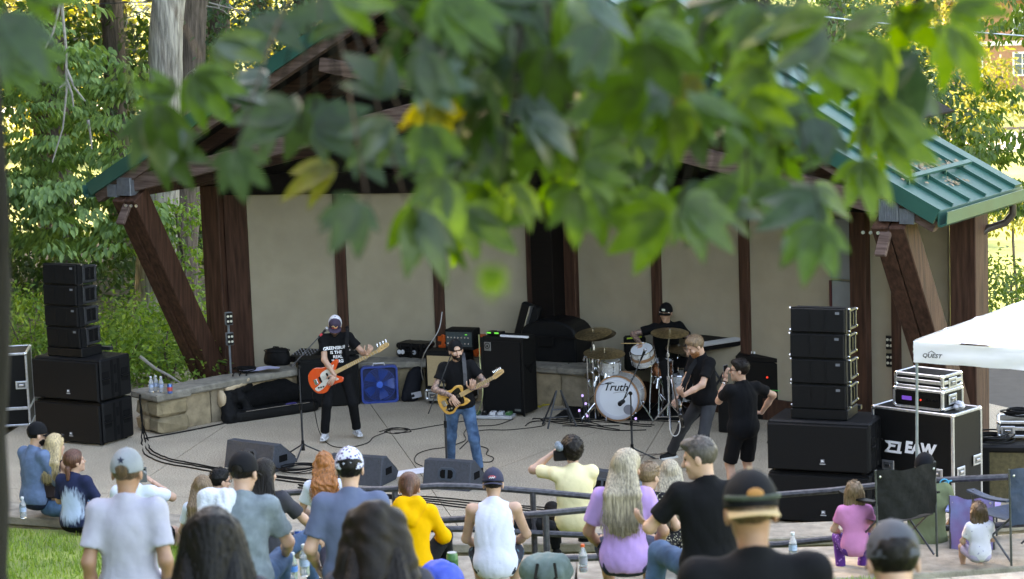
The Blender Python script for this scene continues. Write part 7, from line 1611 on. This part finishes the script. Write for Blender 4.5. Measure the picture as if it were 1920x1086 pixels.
def cloud(cs, rad, n, L, flat=.6, droop=.5):
    """n leaves round each centre"""
    cs = np.asarray(cs, float); m = len(cs); c = np.repeat(cs, n, 0); r = np.repeat(np.broadcast_to(np.asarray(rad, float), (m,)), n)[:, None]
    o = rnd(m*n)*np.array([1, 1, flat])*r*.55; P = c+o; D = o/np.maximum(r, .01)+rnd(m*n)*.5+np.array([0, 0, -droop]); Nn = rnd(m*n)*.45+np.array([0, 0, 1]); ll = L*rng.uniform(.65, 1.25, m*n); return leaves(P, D, Nn, ll, ll*.5)
def sprays(cs, n, R, L):
    """flat drooping sprays of leaves, as on a hickory or beech"""
    Vs, Fs, o = [], [], 0
    for c in cs:
        a = rng.uniform(0, 2*PI); out = np.array([math.cos(a), math.sin(a), -.22]); sd_ = np.array([-math.sin(a), math.cos(a), 0]); u_ = rng.uniform(0, 1, n)**.8; v_ = rng.uniform(-1, 1, n)*(1-.5*u_)*.6
        P = c+out*R*(u_[:, None]-.4)+sd_*R*v_[:, None]+rnd(n)*.025-np.array([0, 0, 1])*((u_-.4)**2*R*.3)[:, None]
        D = out*.7+sd_*(v_[:, None]*1.6)+np.array([0, 0, -.75])+rnd(n)*.22; Nn = np.array([0, 0, 1])+out*.5+rnd(n)*.25; ll = L*rng.uniform(.7, 1.2, n)
        V, F = leaves(P, D, Nn, ll, ll*.46); Vs.append(V); Fs.append(F+o); o += len(V)
    return np.concatenate(Vs), np.concatenate(Fs)
def join(*a):
    o = 0; Vs, Fs = [], []
    for V, F in a: Vs.append(V); Fs.append(F+o); o += len(V)
    return np.concatenate(Vs), np.concatenate(Fs)
def crown_m(name, col, col2=None, isl=.35, trans=.35, rough=.5): return mat(name, col, rough, .25, 1.2, island=isl, trans=trans, col2=col2, spec=.35)
lf_left = crown_m('foliage_layered', (.12, .215, .065), (.15, .24, .085)); lf_dark = crown_m('foliage_deep', (.032, .065, .020), (.045, .085, .026)); lf_con = crown_m('foliage_bluegreen', (.040, .085, .050), (.05, .10, .06))
lf_under = crown_m('foliage_undergrowth', (.12, .22, .03), (.15, .25, .05), .4); lf_map = crown_m('foliage_maple', (.038, .085, .036), (.05, .10, .05)); lf_yel = crown_m('foliage_sunny', (.19, .19, .03), (.23, .21, .05)); lf_right = crown_m('foliage_right', (.05, .10, .022), (.08, .13, .03))
bark_p = mat('bark_pale', (.20, .18, .155), .95, .45, 7, 2.5, 13, stretch=(3, 3, .35), col2=(.27, .25, .22)); bark_d = mat('bark_dark', (.075, .058, .046), .95, .4, 7, 2.5, 13, stretch=(3, 3, .35), col2=(.11, .085, .07)); twig = mat('grey_twig', (.26, .24, .21), .9, .2, 20)
def trunk_b(pts, rs, n=14):
    bb = B(); P = []; R = []
    for i in range(len(pts)-1):
        for k in range(6): t = k/6; P.append(Vector(pts[i]).lerp(Vector(pts[i+1]), t)); R.append(rs[i]+(rs[i+1]-rs[i])*t)
    P.append(Vector(pts[-1])); R.append(rs[-1]); bb.tube(P, R, n)
    bb.v = [(x+.02*math.sin(z*3.1+y*9)+random.uniform(-.008, .008), y+.02*math.sin(z*2.3+x*11), z) for x, y, z in bb.v]; return bb
def tree(name, label, base, crown, tpts, trs, bark, leafm, group=None, limbs=0):
    E = empty(name, base, 0, label, 'tree', group); o = Vector(base)
    trunk_b([Vector(p)-o for p in tpts], trs).build('trunk', bark, E, True)
    top = Vector(tpts[-1])-o
    for k in range(limbs):
        a = random.random()*2*PI; s_ = (Vector(tpts[0])-o).lerp(top, random.uniform(.55, 1)); q = s_+Vector((math.cos(a)*random.uniform(1.5, 3.5), math.sin(a)*random.uniform(1.5, 3.5), random.uniform(1, 3))); r0 = trs[-1]*.5; trunk_b([s_, s_.lerp(q, .5)+Vector((0, 0, .3)), q], [r0, r0*.7, r0*.3], 7).build('limb', bark, E, True)
    if crown is not None:
        V, F = crown; c = np_mesh('crown', V-np.array(base), F, leafm, E); tag(c, kind='stuff')
    return E
def pxs(n, poly, Y0, Y1):
    """random points of the wood standing between two depths, seen through a part of the view"""
    x0, y0, x1, y1 = poly; return [np.array(A(rng.uniform(x0, x1), rng.uniform(y0, y1), rng.uniform(Y0, Y1))) for _ in range(n)]
def ellipsoid_pts(c, r, n):
    d = unit(rnd(n)); q = rng.uniform(.25, 1, n)**(1/2.2); return np.array(c)+d*q[:, None]*np.array(r)
# left: pale layered tree nearest the pavilion
cs = pxs(120, (-60, 75, 245, 340), 40.5, 44)+pxs(90, (-60, 330, 235, 465), 40, 43)+pxs(20, (-60, 0, 110, 70), 41, 44)+pxs(24, (200, 330, 300, 440), 41, 43)
V1 = sprays(cs, 40, .62, .16); V2 = sprays(ellipsoid_pts((-9.5, 44, 9.5), (4, 3.5, 4), 170), 22, 1.1, .26)
tr_ = tree('broadleaf_tree', 'broadleaf tree with layered pale green sprays beside the left speaker stack', (-10.6, 43.6, -.2), join(V1, V2), [(-10.6, 43.6, -.2), (-10.4, 43.7, 4), (-10.0, 43.8, 9), (-9.6, 44, 12)], [.22, .18, .14, .08], bark_d, lf_left, limbs=6)
bb = B(); o = Vector(tr_.location)
for pts in ([(105, -60), (112, 10), (100, 60), (75, 110), (52, 168)], [(112, -60), (118, 30), (124, 90), (125, 170), (118, 240), (98, 305)], [(125, 130), (140, 165), (160, 190)], [(125, 150), (135, 175), (138, 200)], [(165, 225), (170, 255), (172, 280)], [(125, 155), (115, 162), (112, 165)]):
    bb.tube([A(x, y, 40.4)-o for x, y in pts], [.030-.018*i/(len(pts)-1) for i in range(len(pts))], 6)
tag(bb.build('dead_branch', twig, tr_, True), kind='stuff')
# big pale trunk, leaning
b0 = G(286, 650, -.2); t0 = A(302, 300, b0.y); t1 = A(316, 0, b0.y); t2 = t1+(t1-b0)*1.4
cr_ = cloud(ellipsoid_pts(tuple(t2), (5, 4, 5), 210), 1.1, 22, .3)
tp_ = tree('tall_tree', 'tall tree with a pale furrowed trunk behind the left corner of the roof', b0, cr_, [b0, b0.lerp(t0, .25)+Vector((.0, 0, 0)), t0, t1, t2], [.50, .37, .34, .29, .16], bark_p, lf_dark, limbs=5)
bb = B(); o = Vector(tp_.location)
for (sx, sy, ex, ey) in ((345, 178, 392, 162), (345, 176, 388, 182), (345, 172, 372, 130), (345, 150, 365, 128), (270, 10, 245, 25), (278, 15, 238, 35), (275, 5, 240, 5), (388, 12, 420, 20), (392, 5, 470, 22), (430, 10, 455, 28)):
    p0, p1 = A(sx, sy, b0.y-.3), A(ex, ey, b0.y-.6); mid = p0.lerp(p1, .5)+Vector((0, 0, random.uniform(-.06, .08)))
    bb.tube([p0-o, mid-o, p1-o], [.016, .012, .005], 5)
    for k in range(4): q = mid.lerp(p1, random.random()); bb.tube([q-o, q-o+Vector((random.uniform(-.1, .25), 0, random.uniform(-.15, .15)))], [.007, .003], 4)
tag(bb.build('dead_branch', twig, tp_, True), kind='stuff')
b1 = A(338, 640, 46.5); b1.z = -.2; u1 = A(364, 0, 46.5); u2 = u1+(u1-b1)*1.5
tree('tall_tree', 'tall tree with a dark brown trunk close behind the pale trunk', b1, cloud(ellipsoid_pts(tuple(u2), (5, 4, 6), 230), 1.1, 22, .3), [b1, b1.lerp(u1, .5), u1, u2], [.34, .29, .26, .14], bark_d, lf_con, limbs=4)
# leafy climbers on the trunks and between brace and pillar
iv = empty('climbing_shrub', A(340, 560, 41.5)-Vector((0, 0, .0)), 0, 'bright leafy climber seen between the left brace and the left pillar', 'shrub'); o = np.array(iv.location)
V, F = cloud(pxs(38, (292, 380, 376, 640), 40.5, 42.5), .34, 34, .105); tag(np_mesh('foliage', V-o, F, lf_under, iv), kind='stuff'); bb = trunk_b([(0, 0, -1.5), (.1, 0, 0), (0, .05, 1.6)], [.05, .04, .02], 6); bb.build('stem', bark_d, iv, True)
# dark wood behind, left
def woodtree(label, x, y, cs, L, n, m, group='trees in the wood behind the pavilion', r=1.0, hgt=17):
    base = (x, y, -.3); top = (x+random.uniform(-.5, .5), y, hgt); up_ = ellipsoid_pts((x, y, hgt*.72), (4.2, 4.2, hgt*.30), 140)
    return tree('woodland_tree', label, base, join(cloud(cs, r, n, L), cloud(up_, 1.2, 18, .34)), [base, (x+.1, y, hgt*.4), top], [.26, .22, .08], bark_d, m, group)
for i, (poly, Y0, Y1, m, L, nc, nn, lab) in enumerate([
    ((-120, 0, 140, 200), 52, 56, lf_dark, .20, 60, 36, 'dark tree at the top left behind the layered tree'),
    ((120, 30, 300, 250), 52, 57, lf_dark, .20, 62, 36, 'dark tree left of the pale trunk'),
    ((-120, 420, 120, 580), 47, 52, lf_dark, .18, 60, 40, 'dark low tree behind the left speaker stack'),
    ((90, 440, 290, 600), 47, 53, lf_dark, .18, 62, 40, 'dark tree in the hollow right of the line array'),
    ((370, -20, 560, 210), 46, 50, lf_con, .15, 60, 40, 'blue-green tree right of the pale trunk'),
    ((520, -40, 760, 160), 46, 50, lf_con, .16, 60, 36, 'blue-green tree above the left slope of the roof'),
    ((360, 0, 600, 200), 53, 57, lf_yel, .2, 26, 26, 'yellowish tree glimpsed behind the blue-green tree'),
    ((280, 370, 420, 620), 50, 54, lf_dark, .18, 50, 40, 'dark tree seen past the left pillar')]):
    c = pxs(nc, poly, Y0, Y1); mx_ = np.mean(c, 0); woodtree(lab, mx_[0]+random.uniform(-1, 1), Y1, c, L, nn, m, r=.85)
# sunlit far hedge seen through the gaps on the left
for i in range(7):
    x = -19+i*3.4+random.uniform(-.8, .8); y = 84+random.uniform(-4, 6)
    c = ellipsoid_pts((x, y, 3.2), (2.6, 2.2, 3.4), 60); tree('woodland_tree', ['sunlit tree far behind the wood at the left edge', 'sunlit tree far behind the layered tree', 'sunlit tree glimpsed left of the pale trunk', 'sunlit tree glimpsed behind the pale trunk', 'sunlit tree glimpsed past the roof corner', 'sunlit tree far behind the left roof slope', 'sunlit tree far behind the middle of the roof'][i], (x, y, -.2), cloud(c, 1.1, 30, .34), [(x, y, -.2), (x, y, 3), (x, y, 6)], [.2, .16, .06], bark_d, lf_yel, 'sunlit trees beyond the wood')
# undergrowth
cs = pxs(70, (170, 560, 380, 730), 37.5, 42)+pxs(42, (-60, 545, 100, 640), 38, 44)+pxs(30, (60, 590, 300, 700), 40, 46)
cs = [np.array([c[0], c[1], max(-.05, min(c[2], .25+1.3*random.random()*(c[1]-36)/6))]) for c in cs]
more = [np.array([rng.uniform(-14, -5.4), rng.uniform(37.2, 47), rng.uniform(-.1, .35)]) for _ in range(200)]
V, F = cloud(cs+more, .38, 42, .095, .7, .2); tag(np_mesh('undergrowth', V, F, lf_under), 'bright green undergrowth behind the low stone wall', kind='stuff')
for (px, py, Y, lab) in ((60, 600, 39.5, 'leafy shrub behind the left road case'), (215, 650, 38.6, 'leafy shrub behind the stacked subwoofers on the left'), (310, 640, 38.6, 'leafy shrub at the foot of the left brace')):
    c = A(px, py, Y); E = empty('shrub', (c.x, c.y, -.1), 0, lab, 'shrub', 'shrubs behind the left of the stage'); V, F = cloud(ellipsoid_pts((0, 0, c.z*.6+.3), (.75, .6, c.z*.5+.3), 26), .3, 36, .10); tag(np_mesh('foliage', V, F, lf_under, E), kind='stuff')
    for k in range(4): a = k*1.6; trunk_b([(0, 0, 0), (.15*math.cos(a), .15*math.sin(a), .4), (.4*math.cos(a), .4*math.sin(a), c.z+.2)], [.025, .02, .008], 6).build('stem', bark_d, E, True)
bb = B(); q = [A(x, y, 37.2) for x, y in ((262, 668), (290, 690), (320, 706), (344, 722))]; bb.tube(q, [.03, .026, .022, .015], 6); tag(bb.build('fallen_branch', twig, None, True), 'pale fallen branch lying in the undergrowth above the stone wall', 'branch')
# trees above the roof on the right
c = pxs(80, (1380, -40, 1740, 215), 44, 50)+pxs(26, (1660, 130, 1780, 235), 41, 44); b_ = A(1562, 40, 50); E = tree('maple_tree', 'maple with deep green leaves above the right slope of the roof', (b_.x, b_.y, -3), join(cloud(c, .62, 42, .16), cloud(ellipsoid_pts((b_.x, b_.y, 12), (6, 5, 5), 170), 1.2, 20, .34)), [(b_.x, b_.y, -3), (b_.x-.05, b_.y, 3), (b_.x, b_.y, 8), (b_.x, b_.y, 14)], [.30, .27, .24, .1], bark_d, lf_map)
c = pxs(30, (1800, 140, 1960, 330), 40, 44)+pxs(16, (1850, -20, 1960, 75), 40, 44)+pxs(18, (1790, 225, 1900, 300), 40, 43)+pxs(22, (1830, 330, 1960, 400), 41, 44); tree('broadleaf_tree', 'tree with drooping dark sprays at the right edge beside the roof', (12.6, 42.5, -3), join(sprays(c, 26, .60, .15), sprays(ellipsoid_pts((12.6, 43, 10), (4, 4, 4), 140), 22, 1.1, .28)), [(12.6, 42.5, -3), (12.4, 42.5, 3), (12.2, 42.6, 8)], [.26, .22, .12], bark_d, lf_right, limbs=4)
for (x0, y0, x1, y1, Y0, Y1, m, lab, n) in ((1845, 488, 1960, 590, 40, 44, lf_right, 'dark leafy bush beside the right pillar above the white canopy', 26), (1846, 360, 1960, 425, 46, 50, lf_yel, 'yellow-green bush on the lawn beyond the gutter', 20), (1846, 700, 1900, 800, 39.5, 41, lf_under, 'bright green bush between the right pillar and the shelter', 30), (1896, 700, 1960, 800, 45, 47, lf_under, 'pale green bush behind the timber shelter', 24)):
    c = pxs(n, (x0, y0, x1, y1), Y0, Y1); mc = np.mean(c, 0); E = empty('shrub', (mc[0], mc[1], -3), 0, lab, 'shrub', 'bushes at the right of the pavilion'); V, F = cloud(c, .42, 44, .11); tag(np_mesh('foliage', V-np.array(E.location), F, m, E), kind='stuff'); trunk_b([(0, 0, 0), (.1, 0, 1), (0, 0, mc[2]+3)], [.05, .04, .02], 6).build('stem', bark_d, E, True)
# the sunny lawn with road, trees and house
road = mat('pale_road', (.42, .40, .37), .9, .12, 3, .2, 40); xs_ = np.linspace(-60, 90, 40); y0, y1 = 104, 112.5
V = np.array([(x, y, float(terr(x, y))+.06) for x in xs_ for y in (y0, y1)]); F = np.array([(2*i, 2*i+2, 2*i+3, 2*i+1) for i in range(39)]); tag(np_mesh('road', V, F, road), kind='structure')
RF = empty('guard_rail', (21, 108, -2.9), 0, 'low dark rail along the far pale road', 'guard rail'); bb = B(); bb.box((0, 0, .62), (50, .06, .12)); bb.build('rail', mat('rail_weathered', (.12, .10, .08), .8), RF)
for i in range(26): bb = B(); bb.box((-24+2*i, .08, .33), (.1, .1, .66)); bb.build('post', mat('rail_weathered', (.12, .10, .08), .8), RF)
def lawn_tree(lab, x, y, h, r, m, z0=.0, cz=None, group='trees on the far lawn'):
    b_ = (x, y, float(terr(x, y))-.05); E = tree('lawn_tree', lab, b_, cloud(ellipsoid_pts((x, y, b_[2]+h*.62), (r, r, h*.40), int(60+r*26)), r*.30, 34, .17+.02*r), [b_, (x+.05, y, b_[2]+h*.3), (x, y, b_[2]+h*.75)], [.17, .13, .05], bark_d if m is not lf_yel else mat('bark_lit', (.20, .14, .08), .9, .3, 8, 1, 20), m, group)
    for k in range(7):
        a = k*.9; z = h*(.20+.03*k); trunk_b([(0, 0, z), (math.cos(a)*r*.35, math.sin(a)*r*.35, z+h*.13), (math.cos(a)*r*.7, math.sin(a)*r*.7, z+h*.32)], [.06, .045, .015], 6).build('limb', bark_d, E, True)
tb = A(1773, 292, 88); lawn_tree('small spreading tree with a short trunk on the sunny lawn', tb.x, 88, 6.2, 2.9, lf_yel)
for lab, x, y, h, r, m in (('tall yellow-green tree beyond the far road', 20.5, 126, 11, 3.6, lf_yel), ('yellow-green tree left of the far brick house', 24.0, 134, 12, 3.8, lf_yel), ('dense dark tree beyond the maple on the far lawn', 14.5, 118, 11, 3.4, lf_map), ('round tree at the far edge of the lawn behind the ridge', 8, 128, 12, 4.2, lf_yel), ('broad tree far behind the top of the roof', 0, 132, 12, 4.4, lf_map), ('tree at the far right beyond the house', 38, 150, 14, 5, lf_yel), ('tree standing left of the ridge in the far distance', -9, 140, 12, 4.4, lf_yel)): lawn_tree(lab, x, y, h, r, m)
HSx = A(1905, 100, 140); HS = empty('brick_house', (HSx.x+2.2, 141, float(terr(HSx.x, 141))), -.15, 'brick house with white windows far off at the top right', 'house'); brk = mat('house_brick', (.34, .17, .11), .9, .15, 8)
bb = B(); bb.box((0, 3, 2.6), (12, 6, 5.2)); bb.build('wall', brk, HS); bb = B(); bb.prism([(-6.6, 5.2), (6.6, 5.2), (5.0, 8), (-5.0, 8)], -.5, 6.5); bb.build('roof', mat('house_roof', (.16, .13, .12), .9, .2, 6), HS)
for x in (-4.4, -1.6, 1.6, 4.4):
    for z in (1.5, 3.9):
        bb = B(); bb.box((x, -.03, z), (1.1, .08, 1.4)); wf = bb.build('window', white, HS); bb = B(); bb.box((x, -.075, z), (.9, .02, 1.2)); bb.build('pane', mat('house_glass', (.10, .13, .16), .1), wf); bb = B(); bb.box((x, -.09, z), (.05, .02, 1.2)); bb.box((x, -.09, z), (.9, .02, .05)); bb.build('glazing_bar', white, wf)
bb = B(); bb.box((0, -.06, 2.72), (12.1, .1, .25)); bb.build('string_course', white, HS)
# overhead wires
bb = B(); bb.tube([A(x, y, 48) for x, y in ((-60, 16), (120, 10), (260, 4), (420, -8))], .012, 5); tag(bb.build('overhead_wire', steel, None, True), 'thin overhead wire crossing the top left corner', 'wire')
bb = B(); bb.tube([A(x, y, 41) for x, y in ((1400, 12), (1480, 24), (1600, 38), (1760, 54), (1860, 63), (1980, 72))], .013, 5); tag(bb.build('overhead_wire', alu, None, True), 'overhead wire crossing the top right corner', 'wire')
# grass blades on the near lawn
n = 60000; gx = rng.uniform(-7.5, 3.2, n); gy = rng.uniform(14, 26.2, n); keep = (gy < 23.6+np.clip((-1.5-gx)*.5, 0, 2.4)) & ((gx < -2.4) | (gy < 20.5)) & ((gx < .2) | (gy > 17)); gx, gy = gx[keep], gy[keep]; gz = terr(gx, gy); n = len(gx)
D = rng.normal(size=(n, 3))*np.array([.35, .35, .1])+np.array([0, 0, 1]); H_ = rng.uniform(.035, .085, n)[:, None]; D = unit(D); S_ = unit(np.cross(D, rnd(n)))*rng.uniform(.004, .008, n)[:, None]; P = np.stack([gx, gy, gz-.005], 1)
V = np.stack([P-S_, P+S_, P+D*H_+S_*.3, P+D*H_*1.05-S_*.3], 1).reshape(-1, 3); tag(np_mesh('grass', V, np.arange(4*n).reshape(-1, 4), crown_m('grass_blades', (.15, .25, .035), (.20, .29, .06), .35, .3)), 'short green grass on the slope by the seated crowd', kind='stuff')
# unseen belt of trees added on the sunward side to shade the whole place
bv = [cloud(ellipsoid_pts((0, 0, 0), (5.2, 5.2, 10.5), 230), 1.2, 24, .62) for _ in range(2)]; bme = [np_mesh(None, V, F, lf_dark) for V, F in bv]; tme = None; gi = 0
belt = [(-17, -3), (-18.5, 4), (-19.5, 11), (-20, 18), (-19.5, 25), (-19, 32), (-18.5, 39), (-19, 46), (-19.5, 53), (-19, 60), (-27, 1), (-28, 8), (-28, 15), (-28, 22), (-28, 29), (-27, 36), (-27, 43), (-28, 50), (-28, 57), (-26, 65), (-14, -9), (-36, 12), (-36, 20), (-36, 28), (-36, 36), (-35, 44), (-35, 52), (-35, 60)]
for i, (x, y) in enumerate(belt):
    E = empty('shade_belt_tree', (x, y, 0), random.random()*6, 'unseen tall tree added for shade left of the seating', 'tree', 'unseen trees added for shade left of the seating'); c = link('crown', bme[i % 2], E); c.location = (0, 0, 13); c.scale = (1, 1, random.uniform(.95, 1.15)); tag(c, kind='stuff')
    if tme is None: t_ = trunk_b([(0, 0, -.5), (.1, 0, 6), (0, .1, 16)], [.4, .3, .1]).build('trunk', bark_d, E, True); tme = t_.data
    else: link('trunk', tme, E)
# ------------------------------------------------------------------ the tree we look through
ovt = empty('overhanging_tree', (-1.42, 6.2, 3.9), 0, 'leafy tree at the left edge whose branch hangs across the top of the view', 'tree'); o = Vector(ovt.location)
lo_, hi_ = A(30, 1200, 6.2), A(2, 420, 6.2)
trunk_b([lo_-o-Vector((.155, 0, 1)), lo_-o-Vector((.155, 0, 0)), hi_-o-Vector((.15, 0, 0)), hi_-o+Vector((-.1, .1, 2.2))], [.19, .17, .15, .12], 16).build('trunk', mat('bark_mossy', (.024, .020, .012), .95, .35, 9, 1.5, 24, stretch=(2, 2, .5)), ovt, True)
lv = [mat('leaf_%s' % nm, c, rg, .15, 5, spec=.5, trans=tr, col2=c2) for nm, c, c2, rg, tr in (('shade', (.012, .034, .006), (.018, .045, .008), .45, .35), ('mid', (.028, .070, .004), (.040, .088, .006), .45, .5), ('bright', (.055, .118, .003), (.072, .13, .005), .45, .65), ('bluish', (.022, .050, .026), (.03, .06, .03), .30, .2), ('yellowing', (.14, .12, .006), (.11, .12, .012), .5, .4))]  # bright, shade and bluish tones put backlight, shade and sky reflection into the colour
def leaf_mesh(m, bend, wd, fan):
    """a palmate leaf: pointed leaflets fanned from one stalk"""
    n = 6; V_ = []; Fs = []
    for (ang, ln) in fan:
        c_, s_ = math.cos(ang), math.sin(ang); o_ = len(V_)
        for i in range(n):
            t = i/(n-1); w_ = wd*ln*(math.sin(PI*min(1, t)**.8)**.85)*(.5 if t < 1 else 0)+.002; x = t*ln; z = -bend*t*t*ln-.10*abs(ang)*t
            for (yy, zz) in ((-w_, w_*.25), (0, 0), (w_, w_*.25)): V_.append((x*c_-yy*s_, x*s_+yy*c_, z+zz))
        Fs += [f for i in range(n-1) for f in ((o_+3*i, o_+3*i+1, o_+3*i+4, o_+3*i+3), (o_+3*i+1, o_+3*i+2, o_+3*i+5, o_+3*i+4))]
    me = bpy.data.meshes.new('leaf'); me.from_pydata(V_, [], Fs); me.materials.append(m); me.shade_smooth(); return me
fans = [[(0, 1.1), (.52, 1), (-.50, .95), (1.05, .7), (-1.1, .65)], [(0.05, 1.2), (.55, .9), (-.5, 1)], [(0, 1.1), (.48, 1.05), (-.62, .85), (-1.3, .5)]]
lme = {i: [leaf_mesh(m, b_, w_, fans[j]) for j, (b_, w_) in enumerate(((.18, .39), (.34, .36), (.10, .40)))] for i, m in enumerate(lv)}
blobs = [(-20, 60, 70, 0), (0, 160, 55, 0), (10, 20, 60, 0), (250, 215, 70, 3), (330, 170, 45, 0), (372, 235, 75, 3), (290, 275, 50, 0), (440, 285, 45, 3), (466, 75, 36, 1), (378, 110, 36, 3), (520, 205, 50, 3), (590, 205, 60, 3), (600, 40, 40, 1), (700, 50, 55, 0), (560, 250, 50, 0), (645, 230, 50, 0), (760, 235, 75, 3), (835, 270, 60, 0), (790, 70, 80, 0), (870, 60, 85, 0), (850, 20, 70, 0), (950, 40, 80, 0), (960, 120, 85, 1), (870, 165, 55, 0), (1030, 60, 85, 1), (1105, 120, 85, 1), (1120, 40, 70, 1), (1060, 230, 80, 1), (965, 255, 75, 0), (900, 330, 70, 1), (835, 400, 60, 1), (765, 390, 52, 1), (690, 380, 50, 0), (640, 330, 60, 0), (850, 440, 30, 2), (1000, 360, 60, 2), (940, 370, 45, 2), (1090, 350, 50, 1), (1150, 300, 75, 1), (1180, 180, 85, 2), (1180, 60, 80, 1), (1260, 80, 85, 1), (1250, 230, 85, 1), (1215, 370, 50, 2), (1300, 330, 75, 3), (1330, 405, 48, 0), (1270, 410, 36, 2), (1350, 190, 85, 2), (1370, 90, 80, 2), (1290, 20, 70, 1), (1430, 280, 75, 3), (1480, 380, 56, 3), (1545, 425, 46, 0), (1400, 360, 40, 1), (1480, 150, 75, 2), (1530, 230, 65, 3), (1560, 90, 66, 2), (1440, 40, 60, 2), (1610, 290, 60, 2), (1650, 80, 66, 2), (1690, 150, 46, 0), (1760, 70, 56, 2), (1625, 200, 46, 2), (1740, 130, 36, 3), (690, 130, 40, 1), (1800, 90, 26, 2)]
ctr = []; nl = 0
for (px, py, r, tone) in blobs:
    Yc = rng.uniform(4.3, 5.5); c = A(px, py, Yc); ctr.append((px, py, c)); k = int(round(.9+r*r/1350.)) if px > 720 else int(round(.5+r*r/2500.))
    for j in range(k):
        a = rng.uniform(0, 2*PI); rr_ = r*math.sqrt(rng.uniform(0, 1))*.75; q = A(px+rr_*math.cos(a)*1.05, py+rr_*math.sin(a)-30, Yc+rng.uniform(-.25, .25)); ang = math.atan2(math.sin(a)*.7+.75, math.cos(a)*1.0)+rng.normal()*.35
        d = (cx*math.cos(ang)-cy*math.sin(ang)-Fv*rng.normal()*.35).normalized(); nrm = (-Fv*1.0+Vector((0, 0, 1))*rng.uniform(.1, .9)+Vector(rng.normal(size=3))*.35); nrm = (nrm-d*nrm.dot(d)).normalized(); y_ = nrm.cross(d)
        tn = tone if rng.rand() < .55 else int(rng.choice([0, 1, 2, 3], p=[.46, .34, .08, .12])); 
        if (px, j) in ((640, 0), (760, 0), (1350, 1)): tn = 4
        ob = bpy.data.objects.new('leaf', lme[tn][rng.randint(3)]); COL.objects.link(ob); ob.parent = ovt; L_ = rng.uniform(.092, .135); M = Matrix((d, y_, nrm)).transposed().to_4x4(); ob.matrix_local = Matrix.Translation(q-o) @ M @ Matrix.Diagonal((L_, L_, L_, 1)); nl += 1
ob = bpy.data.objects.new('leaf', lme[2][0]); COL.objects.link(ob); ob.parent = ovt; q = A(922, 500, 2.6); ob.matrix_local = Matrix.Translation(q-o) @ Matrix((-cy, cx, -Fv)).transposed().to_4x4() @ Matrix.Diagonal((.035, .03, .035, 1))
bt = [A(-200, -250, 6.0), A(200, -180, 5.6), A(600, -120, 5.2), A(1000, -130, 4.9), A(1400, -90, 4.8), A(1750, -60, 4.8)]
bb = B(); bb.tube([hi_+Vector((-.25, .1, 2.2))]+bt, [.07, .05, .04, .034, .028, .022, .012], 8)
bb.build('branch', bark_d, ovt, True).matrix_parent_inverse = Matrix.Translation(-o)
for (px, py, c) in ctr:
    i = min(range(len(bt)), key=lambda k: abs((200, 200, 600, 1000, 1400, 1750)[k]-px-(0 if k else 600))); s_ = bt[i]; bb = B(); bb.tube([s_-o, s_.lerp(c, .55)-o+Vector((0, 0, .03)), c-o], [.0045, .003, .002], 5); bb.build('twig', mat('twig_dark', (.03, .026, .015), .9), ovt, True)
